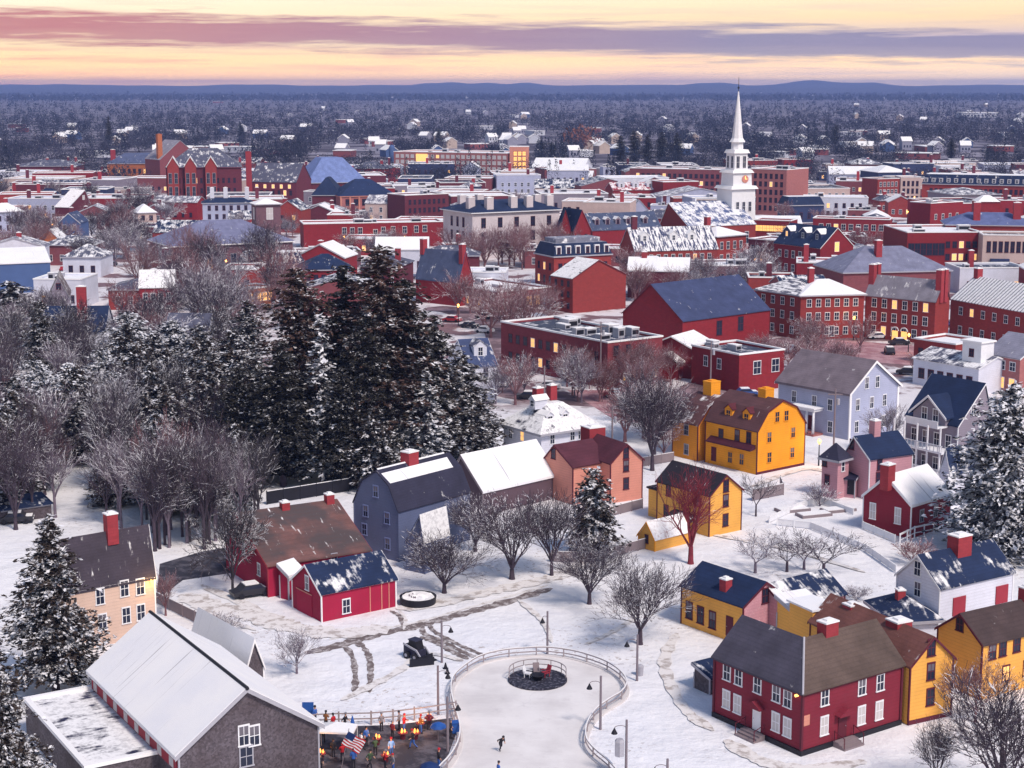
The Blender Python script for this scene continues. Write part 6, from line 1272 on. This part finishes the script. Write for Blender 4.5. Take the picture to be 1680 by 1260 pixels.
m = MB(); m.lathe([(.35, 0), (.62, .45), (.66, .5), (.5, .46), (.3, .2)], 18); o = m.build('fire_bowl', M['black'], smooth=True); o.location = base + Vector((0, -.4, 0)); tag(o, 'unlit black fire bowl in the middle of the round deck', 'fire bowl')
# lamp posts
def lamp(x, by, ty, side, lb, lit=False, panel=False):
    g, H = hgt(x, by, ty); e = empty('lamp_post', g, 0, lb, 'lamp post', 'lamp posts round the rink'); m = MB(); m.lathe([(.13, 0), (.12, .5), (.10, H)], 8); m.build('pole', M['pole'], e)
    m = MB(); z = H - .75; pv_ = None
    for i in range(7):
        a = math.pi * (i / 6) * .9; p = (side * (.5 - .5 * math.cos(a)) * 1.0, 0, z + .28 * math.sin(a)); 
        if pv_: m.tube(pv_, p, .03, .03, 5)
        pv_ = p
    m.build('arm', M['pole'], e); m = MB(); m.lathe([(.26, z - .42), (.26, z - .38), (.1, z - .08), (.05, z + .05)], 12, c=(side * .98, 0)); m.build('lamp_shade', M['black'], e)
    if panel: m = MB(); m.lathe([(.42, 1.9), (.42, 3.1), (.3, 3.3)], 6, c=(-.55, 0)); m.build('hanging_bin', M['trimgrey'], e)
lamp(725, 1087, 1018, .9, 'lamp post nearest the skid steer loader'); lamp(719, 1172, 1092, .9, 'lamp post rising behind the patio'); lamp(734.5, 1233, 1143, .9, 'lamp post between the patio and the rink'); lamp(898, 1073, 1003, -.5, 'lamp post behind the top of the rink'); lamp(985, 1197, 1109, -1, 'lamp post inside the right bend of the rink fence'); lamp(1045, 1117, 1041, -1, 'lamp post below the large vase shaped tree'); lamp(1027, 1276, 1181, -1, 'lamp post with a grey hexagonal box at the bottom edge', panel=True); lamp(1094, 1322, 1245, -1, 'lamp post top just showing at the bottom edge right of the rink')
g = G(1050, 1108); m = MB(); m.lathe([(.3, 0), (.34, .9), (.3, 1.0), (.1, 1.1)], 12); o = m.build('litter_bin', M['trimgrey']); o.location = g; tag(o, 'grey litter bin at the foot of the lamp post below the vase shaped tree', 'bin')
# round black planter
g = G(686, 990); e = empty('round_planter', g, 0, 'round black planter heaped with snow right of the small red barn', 'planter'); m = MB(); m.lathe([(1.9, 0), (2.0, .85), (1.85, .85), (1.8, .6)], 32); m.build('rim', M['black'], e); m = MB(); rr2 = random.Random(3); m.lathe([(1.83, .62), (1.7, .82), (1.1, .74), (.5, .86), (.1, .8)], 24); m.v = [(a, b, c + rr2.uniform(-.07, .07)) for a, b, c in m.v]; m.build('snow_filling', M['snowcap'], e)
for i in range(5): m = MB(); a = rr2.uniform(0, 6.28); m.tube((math.cos(a) * .9, math.sin(a) * .6, .7), (math.cos(a) * 1.0, math.sin(a) * .7, 1.0), .12, .05, 5); m.build('stone', M['pole'], e)
# skid steer loader
g = G(684, 1080); e = empty('skid_steer_loader', g, -.75, 'dark skid steer loader parked on the snow with its bucket lowered', 'loader', sc=.88); dkm = flat('dark_machine', (.03, .03, .06), .5)
m = MB(); m.box(-1.35, .9, -.55, .55, .35, 1.15); m.box(-1.5, -1.1, -.6, .6, .5, 1.45); m.build('body', dkm, e)
m = MB(); m.extr([(-.9, 1.15), (-.75, 2.1), (.35, 2.1), (.6, 1.15)], 'v', -.5, .5); m.build('cab', M['black'], e); m = MB(); m.box(-.85, .45, -.56, .56, 2.1, 2.2); m.build('cab_roof', dkm, e)
m = MB(); m.lathe([(.42, -.16), (.42, .16)], 16); wm = m.mesh('wheel', M['black']); m = MB(); m.lathe([(.2, -.18), (.2, .18)], 12); rm = m.mesh('rim', M['trimgrey'])
for a in (-.8, .55):
    for b in (-.78, .78): o = link('wheel', wm, e, (a, b, .42)); o.rotation_euler = (math.pi/2, 0, 0); link('rim', rm, o)
for b in (-.72, .72):
    m = MB(); m.extr([(-1.4, 1.5), (-1.4, 1.68), (.7, 1.3), (1.5, .5), (1.35, .4), (.6, 1.12)], 'v', b - .07, b + .07); m.build('lift_arm', M['trimgrey'], e)
m = MB(); m.extr([(1.4, .15), (1.35, .7), (1.5, .72), (1.55, .22), (2.2, .12), (2.2, .05)], 'v', -1.0, 1.0); m.build('bucket', M['black'], e)
g = G(692, 1092); m = MB(); m.extr([(-.15, 0), (.1, 0), (.05, .75), (-.2, .8)], 'v', -1.2, 1.2); o = m.build('snow_blade', M['black']); o.location = g; o.rotation_euler = (0, 0, 1.9); tag(o, 'black snow plough blade lying in front of the loader', 'plough blade')
# sign post, cones by the rink
for x, y, lb in ((731, 1097, 'small dark cone on the snow left of the rink, upper of two'), (734, 1105, 'small dark cone on the snow left of the rink, lower of two')):
    m = MB(); m.lathe([(.28, 0), (.28, .05), (.2, .06), (.05, .6)], 12); o = m.build('traffic_cone', M['black']); o.location = G(x, y); tag(o, lb, 'traffic cone')
# patio
sheet('patio', [(505, 1203), (560, 1192), (640, 1190), (745, 1178), (748, 1205), (736, 1238), (700, 1285), (660, 1330), (470, 1330), (500, 1260)], asph, .03, 'dark wet patio beside the rink')
# people
def person_mesh(pose, jk, tr_, hat, seed=0):
    P_ = {'stand': dict(hip=(0, 0, .92), chest=(0, 0, 1.32), neck=(0, 0, 1.48), head=(0, -.02, 1.66), kn=((-.1, -.02, .5), (.1, 0, .5)), ft=((-.11, 0, .08), (.11, 0, .08)), el=((-.25, .03, 1.15), (.25, .03, 1.15)), hd=((-.24, -.08, .92), (.24, -.1, .95))),
          'walk': dict(hip=(0, 0, .9), chest=(0, -.04, 1.3), neck=(0, -.06, 1.46), head=(0, -.1, 1.63), kn=((-.1, -.2, .52), (.1, .05, .48)), ft=((-.1, -.3, .08), (.1, .35, .14)), el=((-.26, .16, 1.12), (.26, -.1, 1.12)), hd=((-.22, .12, .9), (.22, -.32, 1.0))),
          'skate': dict(hip=(0, .1, .8), chest=(0, -.2, 1.12), neck=(0, -.32, 1.25), head=(0, -.42, 1.38), kn=((-.12, -.16, .5), (.12, .1, .44)), ft=((-.12, .02, .12), (.14, .42, .16)), el=((-.28, .08, 1.0), (.26, -.1, .95)), hd=((-.2, .2, .85), (.18, -.35, .85))),
          'hold': dict(hip=(0, 0, .92), chest=(0, 0, 1.32), neck=(0, 0, 1.48), head=(0, -.04, 1.66), kn=((-.12, -.03, .5), (.12, 0, .5)), ft=((-.13, 0, .08), (.13, 0, .08)), el=((-.27, -.05, 1.15), (.27, -.05, 1.15)), hd=((-.1, -.32, 1.22), (.1, -.32, 1.22)))}[pose]
    v = [P_['hip'], P_['chest'], P_['neck'], P_['head'], (P_['head'][0], P_['head'][1], P_['head'][2] + .1)]; rads = [.15, .185, .062, .105, .075]; ed = [(0, 1), (1, 2), (2, 3), (3, 4)]
    for i, sg in enumerate((-1, 1)):
        n = len(v); h = P_['hip']; kn, ft = P_['kn'][i], P_['ft'][i]; v += [(h[0] + sg * .09, h[1], h[2] - .08), kn, (ft[0], ft[1] + .02, ft[2]), (ft[0], ft[1] - .17, ft[2] - .03)]; rads += [.10, .07, .05, .042]; ed += [(0, n), (n, n + 1), (n + 1, n + 2), (n + 2, n + 3)]
        n = len(v); c = P_['chest']; el, hd = P_['el'][i], P_['hd'][i]; d = (Vector(hd) - Vector(el)).normalized(); tip = Vector(hd) + d * .09
        v += [(c[0] + sg * .19, c[1], c[2] + .06), el, hd, tuple(tip)]; rads += [.075, .058, .04, .03]; ed += [(1, n), (n, n + 1), (n + 1, n + 2), (n + 2, n + 3)]
        for f_ in range(3):
            k2 = len(v); o = Vector((sg * .012 * (f_ - 1), .014 * (f_ - 1), 0)); v.append(tuple(tip + o * 2 + d * (.05 - .008 * abs(f_ - 1)) + Vector((0, -.01, 0)))); rads.append(.009); ed.append((n + 3, k2))
    me = bpy.data.meshes.new('body'); me.from_pydata(v, ed, []); o = bpy.data.objects.new('tmp', me); COL.objects.link(o)
    sk = o.modifiers.new('s', 'SKIN'); sb = o.modifiers.new('b', 'SUBSURF'); sb.levels = 1; sb.render_levels = 1
    for i, q in enumerate(me.skin_vertices[0].data): q.radius = (rads[i], rads[i] * (.72 if i in (0, 1) else 1)); q.use_root = (i == 0)
    dg = bpy.context.evaluated_depsgraph_get(); dg.update(); r = bpy.data.meshes.new_from_object(o.evaluated_get(dg)); bpy.data.objects.remove(o)
    for q in (jk, tr_, flat('skin', (.5, .28, .2)), hat, M['black']): r.materials.append(q)
    hz, nz_, hh = P_['hip'][2], P_['neck'][2], P_['head']
    for p in r.polygons:
        c = p.center; p.use_smooth = True
        if c.z < .16: p.material_index = 4
        elif (c - Vector(hh)).length < .2 and c.z > nz_ - .04: p.material_index = 3 if (c.z > hh[2] + .05 or c.y > hh[1] + .05) else 2
        elif any((c - Vector(x)).length < .13 and c.z < x[2] + .3 for x in P_['hd']) : p.material_index = 2
        elif c.z < hz - .02 and abs(c.x) < .22: p.material_index = 1
        else: p.material_index = 0
    fc = Vector(hh); m = MB(); m.tube((fc.x, fc.y - .09, fc.z), (fc.x, fc.y - .135, fc.z - .025), .022, .016, 5); nose = m.mesh('nose', r.materials[2])
    m = MB(); m.lathe([(.118, fc.z + .02), (.122, fc.z + .06), (.1, fc.z + .14), (.03, fc.z + .18)], 12, c=(fc.x, fc.y)); return r, m.mesh('hat', hat, smooth=True)
JK = {'black': flat('black_coat', (.02, .02, .03)), 'red': M['red'], 'blue': flat('blue_coat', (.04, .12, .42)), 'lightblue': flat('light_blue_coat', (.18, .35, .75)), 'maroon': flat('maroon_coat', (.16, .02, .04)), 'brown': flat('brown_coat', (.25, .10, .04)), 'lime': flat('lime_vest', (.42, .80, .02)), 'grey': flat('grey_coat', (.18, .18, .22)), 'white': M['white'], 'green': flat('green_coat', (.05, .09, .05))}
_pm = {}
def person(px, py, jk, pose, rz, label, tr_='black', hat='black', group='people on the patio', H=1.72, z=.03):
    k = (jk, pose, tr_, hat)
    if k not in _pm: _pm[k] = person_mesh(pose, JK[jk], JK[tr_], JK[hat])
    b, h = _pm[k]; g = G(px, py); g.z = z; o = link('person', b, None, g, rz); o.scale = (H / 1.8,) * 3; tag(o, label, 'person', group); link('hat', h, o); return o
person(822, 1235, 'black', 'skate', .5, 'person in black bending forward while skating alone on the ice', group=None, z=.12, H=1.8)
person(818, 1284, 'blue', 'stand', 2, 'person in blue coat on the ice at the bottom edge', group=None, z=.12)
for a in [(535, 1197, 'brown', 'hold', 2.8, 'person in brown coat at the back left corner of the patio'), (517, 1190, 'blue', 'stand', 1, 'person in blue coat beside the barn gable corner'), (547, 1200, 'red', 'stand', 4, 'person in red coat left of the white canopy back'), (530, 1220, 'lime', 'hold', .4, 'person in bright lime vest at the left end of the white canopy'), (566, 1201, 'black', 'walk', 1.2, 'person in black walking behind the white canopy'),
    (642, 1243, 'lightblue', 'stand', .3, 'person in light blue coat standing in the middle of the patio'), (644, 1212, 'maroon', 'stand', 2.5, 'person in maroon coat behind the light blue coat'), (607, 1262, 'green', 'walk', 1, 'person in dark green coat walking near the bottom edge'), (678, 1229, 'black', 'walk', 5, 'person in black bending over the orange fire table'), (521, 1246, 'red', 'stand', 5, 'person in red coat against the barn corner'), (547, 1243, 'black', 'stand', 3, 'tall person in black under the white canopy'),
    (562, 1250, 'red', 'hold', 3.6, 'person in red coat left of the striped flag'), (720, 1262, 'black', 'stand', 2, 'person in black close to the bottom bend of the rink fence'), (740, 1212, 'black', 'stand', 1.5, 'person in black next to the blue bin'), (626, 1200, 'grey', 'stand', .5, 'person in grey coat at the wire fence'), (690, 1204, 'brown', 'hold', 2.2, 'person in brown coat at the back right of the patio'), (704, 1198, 'maroon', 'stand', 3.2, 'person in maroon coat left of the blue umbrella'),
    (663, 1203, 'red', 'hold', 1.2, 'person in red coat at the back middle of the patio'), (655, 1198, 'grey', 'stand', 4.4, 'person in grey coat among the back row'), (592, 1232, 'white', 'walk', 2.2, 'person in white coat right of the striped flag'), (601, 1225, 'blue', 'stand', .8, 'person in blue coat right of the white coat'), (632, 1262, 'red', 'hold', 1.8, 'person in red coat at the bottom lantern group'), (645, 1268, 'grey', 'stand', 5.2, 'person in grey coat at the bottom edge of the patio'), (580, 1262, 'blue', 'stand', 2.9, 'person in blue coat below the striped flag'), (616, 1240, 'green', 'hold', 3.4, 'person in green coat left of the light blue coat'), (526, 1268, 'black', 'stand', .2, 'person in black at the bottom foot of the barn')]:
    person(*a, tr_='blue' if a[0] % 3 == 0 else 'black', hat=('red', 'black', 'grey')[a[0] % 3], H=1.62 + (a[0] % 7) * .03)
for x, y, lb in ((682, 1213, 'glowing fire table in the right half of the patio'), (633, 1250, 'large glowing fire table near the bottom of the patio'), (661, 1213, 'small glowing fire table in the middle of the patio'), (527, 1247, 'glowing fire table by the barn corner'), (704, 1188, 'small glowing fire table at the back fence'), (619, 1222, 'low glowing fire table behind the striped flag'), (690, 1197, 'tiny glowing fire table behind the brown coat')):
    g = G(x, y); e = empty('fire_table', g, 0, lb, 'fire table', 'glowing fire tables on the patio'); m = MB(); m.lathe([(.2, .03), (.25, .5), (.42, .55), (.42, .62)], 14); m.build('table', M['maroon'], e)
    for a in range(3): m = MB(); m.lathe([(.04, .62), (.10, .70), (.07, .82), (.01, .95)], 8, c=(.17 * math.cos(a * 2.1), .17 * math.sin(a * 2.1))); m.build('flame', M['flame'], e)
    ld = bpy.data.lights.new('flame_light', 'POINT'); ld.energy = 60; ld.color = (1, .45, .15); ld.shadow_soft_size = .2; lo = bpy.data.objects.new('flame_light', ld); COL.objects.link(lo); lo.parent = e; lo.location = (0, 0, 1.25)
g = G(553, 1232); e = empty('canopy', g, -.1, 'white pop up canopy at the left of the patio', 'canopy'); m = MB(); k = 1.6
m.v = [(-k, -1, 2.05), (k, -1, 2.05), (k, 1, 2.05), (-k, 1, 2.05), (0, 0, 2.6), (-k, -1, 1.9), (k, -1, 1.9), (k, 1, 1.9), (-k, 1, 1.9)]; m.f = [(0, 1, 4), (1, 2, 4), (2, 3, 4), (3, 0, 4), (0, 5, 6, 1), (1, 6, 7, 2), (2, 7, 8, 3), (3, 8, 5, 0)]; m.m = [0] * 8; m.build('roof', M['white'], e, fix=False)
for a in (-k, k):
    for b in (-1, 1): m = MB(); m.tube((a * .97, b * .97, .03), (a * .97, b * .97, 2.0), .03, .03, 5); m.build('leg', M['white'], e)
g = G(571, 1262); e = empty('flag', g, .0, 'red and white striped flag hanging from a slanted pole over the patio', 'flag'); m = MB(); m.tube((-.55, 0, 0), (.15, -.1, 3.55), .035, .03, 6); m.build('pole', M['pole'], e)
c0 = Vector((.1, -.1, 3.3)); du = Vector((1.05, 0, -.62)); dv = Vector((-.62, 0, -1.1)); 
for i in range(11):
    m = MB(); a, b = c0 + dv * i / 11, c0 + dv * (i + 1) / 11; s0 = .0 if i > 4 else .42
    n = 6; nn = Vector((0, .02, 0))
    for j in range(n):
        p0, p1 = s0 + (1 - s0) * j / n, s0 + (1 - s0) * (j + 1) / n; w0, w1 = Vector((0, .1 * math.sin(p0 * 9 + i * .3), 0)), Vector((0, .1 * math.sin(p1 * 9 + i * .3), 0)); q = [a + du * 1.35 * p0 + w0, a + du * 1.35 * p1 + w1, b + du * 1.35 * p1 + w1, b + du * 1.35 * p0 + w0]
        m.poly([x - nn for x in q]); m.poly([x + nn for x in q[::-1]])
    m.build('stripe', M['red'] if i % 2 == 0 else M['white'], e, fix=False)
m = MB(); q = [c0, c0 + du * .567, c0 + du * .567 + dv * 5 / 11, c0 + dv * 5 / 11]; m.poly([x - Vector((0, .05, 0)) for x in q]); m.poly([x + Vector((0, .05, 0)) for x in q[::-1]]); 
for i in range(4): a, b = q[i], q[(i + 1) % 4]; o5 = Vector((0, .05, 0)); m.poly([a - o5, b - o5, b + o5, a + o5])
m.build('canton', M['navy'], e, fix=False)
def umbrella(x, y, mat, lb, closed=False, s=1):
    g = G(x, y); e = empty('patio_umbrella', g, 0, lb, 'umbrella', 'blue umbrellas of the patio'); m = MB(); m.tube((0, 0, 0), (0, 0, 2.5 * s), .03, .03, 6); m.build('pole', M['pole'], e); m = MB()
    m.lathe([(.16, 1.2), (.22, 1.9), (.12, 2.4), (.03, 2.7)] if closed else [(1.05 * s, 1.9 * s), (.85 * s, 2.2 * s), (.45 * s, 2.42 * s), (.05, 2.52 * s)], 8); m.build('canopy', mat, e)
umbrella(579, 1224, M['blue'], 'closed blue umbrella behind the striped flag', True); umbrella(719, 1217, M['blue'], 'open blue umbrella at the back right of the patio', s=.7); umbrella(705, 1292, M['navy'], 'open dark blue umbrella at the bottom bend of the rink fence', s=.85)
g = G(747, 1203); e = empty('wheeled_bin', g, .2, 'blue wheeled bin by the rink fence right of the patio', 'bin'); m = MB(); m.extr([(-.28, .1), (-.33, 1.0), (.33, 1.0), (.28, .1)], 'v', -.3, .3); m.build('body', M['blue'], e); m = MB(); m.box(-.36, .36, -.36, .34, 1.0, 1.08); m.build('lid', M['blue'], e)
for a in (-.3, .3): m = MB(); m.tube((a - .03, .28, .1), (a + .03, .28, .1), .1, .1, 10); m.build('wheel', M['black'], e)
g = G(517, 1186); g.x -= .6; m = MB(); m.box(-.5, .5, -.04, .04, .5, 1.9); [m.box(a - .04, a + .04, -.05, .05, 0, .5) for a in (-.45, .45)]; o = m.build('notice_board', M['blue']); o.location = g; tag(o, 'blue notice board beside the peak end of the barn gable', 'notice board')
# cars
def car_proto(c, name='paint'):
    e = empty('parked_car', (0, 0, 0)); pm_ = flat('car_' + name, c, .35); m = MB(); m.extr([(-2.2, .35), (-2.25, .75), (-1.4, .95), (-.9, 1.42), (.75, 1.46), (1.35, .98), (2.15, .85), (2.25, .38)], 'v', -.86, .86); m.build('body', pm_, e)
    m = MB(); m.extr([(-1.2, 1.0), (-.85, 1.36), (.7, 1.39), (1.2, 1.0)], 'v', -.875, .875); m.build('side_window', M['glass'], e); m = MB(); m.box(-.85, .72, -.7, .7, 1.44, 1.56); m.build('roof_snow', M['snowcap'], e); m = MB(); m.box(1.3, 2.1, -.7, .7, .95, 1.02); m.build('bonnet_snow', M['snowcap'], e)
    m = MB(); m.lathe([(.33, -.12), (.33, .12)], 14); wm = m.mesh('wheel', M['black'])
    for a in (-1.35, 1.35):
        for b in (-.8, .8): o = link('wheel', wm, e, (a, b, .33)); o.rotation_euler = (math.pi/2, 0, 0)
    for b in (-.6, .6): m = MB(); m.box(2.2, 2.27, b - .15, b + .15, .6, .75); m.build('headlight', M['white'], e)
    return e
cars = {n: car_proto(c, n) for n, c in (('white', (.6, .6, .65)), ('black', (.03, .03, .04)), ('red', (.3, .02, .03)), ('blue', (.04, .08, .25)))}; usedc = set()
for x, y, c, rz, lb in ((1372, 552, 'white', .05, 'white car parked before the brick corner house'), (1300, 578, 'white', .9, 'white car parked behind the low crimson block'), (1318, 590, 'black', .9, 'black car parked between the low crimson block and the pale blue roof'), (1222, 650, 'blue', .1, 'blue car behind the left ochre chimney'), (770, 538, 'black', -.5, 'black car on the street left of the big red block'), (795, 546, 'white', -.5, 'white car on the street left of the big red block'), (742, 528, 'red', -.4, 'red car on the street near the glowing low shop'),
    (1010, 652, 'red', -.2, 'red car under the street trees before the big red block'), (900, 638, 'white', -.2, 'white car under the left street trees'), (412, 978, 'black', .5, 'black car parked at the left corner of the red farmhouse'), (26, 858, 'black', .2, 'black car at the left edge beyond the cream house'), (1440, 556, 'white', .1, 'white car before the glowing doorways'), (1475, 566, 'black', .1, 'black car right of the glowing doorways'), (868, 655, 'black', -.2, 'black car left of the snowy hip roofed house')):
    g = G(x, y); g.z = .03
    if c in usedc: dup(cars[c], g, rz, label=lb, group='parked cars')
    else: usedc.add(c); o = cars[c]; o.location = g; o.rotation_euler = (0, 0, rz); tag(o, lb, 'car', 'parked cars')
for o in COL.objects:
    if o.name.startswith('parked_car'): o['category'] = 'car'
g = G(18, 868); s = House('shed', 'low black shed at the left edge of the wood', 'shed', T=(0, 838), R=(84, 826), h=1.8, D=4); s.gable('u', rise=.5, kind='shed', wallm='shingle', roofm=roof(NAVY, .25))
# street lamps and poles
def street_lamp(x, by, ty, lb):
    g, H = hgt(x, by, ty); e = empty('street_lamp', g, 0, lb, 'street lamp', 'amber street lamps'); m = MB(); m.lathe([(.12, 0), (.06, H - .6)], 7); m.build('pole', M['black'], e); m = MB(); m.lathe([(.12, H - .6), (.30, H - .2), (.18, H + .1), (.05, H + .2)], 8); m.build('lantern', M['gold'], e)
    ld = bpy.data.lights.new('lamp_light', 'POINT'); ld.energy = 260; ld.color = (1, .5, .15); ld.shadow_soft_size = .3; lo = bpy.data.objects.new('lamp_light', ld); COL.objects.link(lo); lo.parent = e; lo.location = (0, -.5, H + .1)
for a in ((1343, 764, 722, 'amber street lamp between the ochre gambrel house and the pink tower'), (1400, 558, 520, 'amber street lamp at the joint of the brick rows'), (1490, 578, 548, 'amber street lamp right of the glowing doorways'), (565, 420, 388, 'amber lamp left of the glowing canopy'), (664, 412, 388, 'amber lamp right of the glowing canopy'), (752, 535, 500, 'amber street lamp at the left end of the glowing shop'), (90, 415, 385, 'amber street lamp by the orange lit gable'), (1640, 440, 415, 'amber street lamp below the beige stone building')): street_lamp(*a)
def pole(x, by, ty, lb, arm=True):
    g, H = hgt(x, by, ty); e = empty('utility_pole', g, 0, lb, 'utility pole', 'utility poles'); m = MB(); m.tube((0, 0, 0), (0, 0, H), .16, .11, 7); m.build('pole', M['wood'], e)
    if arm: m = MB(); m.box(-1.1, 1.1, -.06, .06, H - .9, H - .75); m.build('crossarm', M['wood'], e); m = MB(); m.lathe([(.25, H - 2.4), (.25, H - 1.5)], 10, c=(.45, 0)); m.build('transformer', M['trimgrey'], e)
pole(1367, 752, 638, 'utility pole with a grey transformer in front of the tall pale blue house'); pole(985, 640, 528, 'utility pole among the street trees before the big red block', True); pole(1165, 655, 560, 'utility pole before the low crimson block'); pole(1004, 740, 668, 'utility pole behind the salmon house'); pole(893, 700, 600, 'slim pole behind the snowy hip roofed house', False)

lr2 = random.Random(5)
for i in range(22):
    x, y = lr2.uniform(40, 1660), lr2.uniform(330, 470); q = G(x, y)
    if occupied(q, 1): continue
    t_ = P((q.x, q.y, 6)); street_lamp(x, y, t_[1], autolabel('small amber street lamp', x, t_[1]))

cr = random.Random(15); n = 0
for i in range(400):
    x, y = cr.uniform(60, 1660), cr.uniform(345, 640); q = G(x, y); k = cr.choice(['white', 'black', 'red', 'blue', 'black'])
    if n >= 30 or y > 520 and x < 690 or occupied(q, 3.2): continue
    n += 1; q.z = .03; dup(cars[k], q, cr.choice([.05, .2, 1.5, -.4, 1.2]), label=autolabel(f'small {k} car parked on the street', x, y), group='parked cars')
# ------------------------------------------------------------------ air
m = MB(); m.box(-9500, 9500, -120, 15500, -3.5, 99); hz = bpy.data.materials.new('haze_air'); hz.use_nodes = True; nt = hz.node_tree; nt.nodes.clear(); o1 = nt.nodes.new('ShaderNodeOutputMaterial'); v1 = nt.nodes.new('ShaderNodeVolumePrincipled'); v1.inputs['Color'].default_value = (.30, .43, .96, 1); v1.inputs['Density'].default_value = 1 / 10000; v1.inputs['Anisotropy'].default_value = 0; nt.links.new(v1.outputs[0], o1.inputs['Volume'])
h = m.build('haze', hz); tag(h, 'thin blue evening haze over the town and woods', 'haze', kind='stuff')
bpy.context.view_layer.update(); print('objects', len(bpy.data.objects))
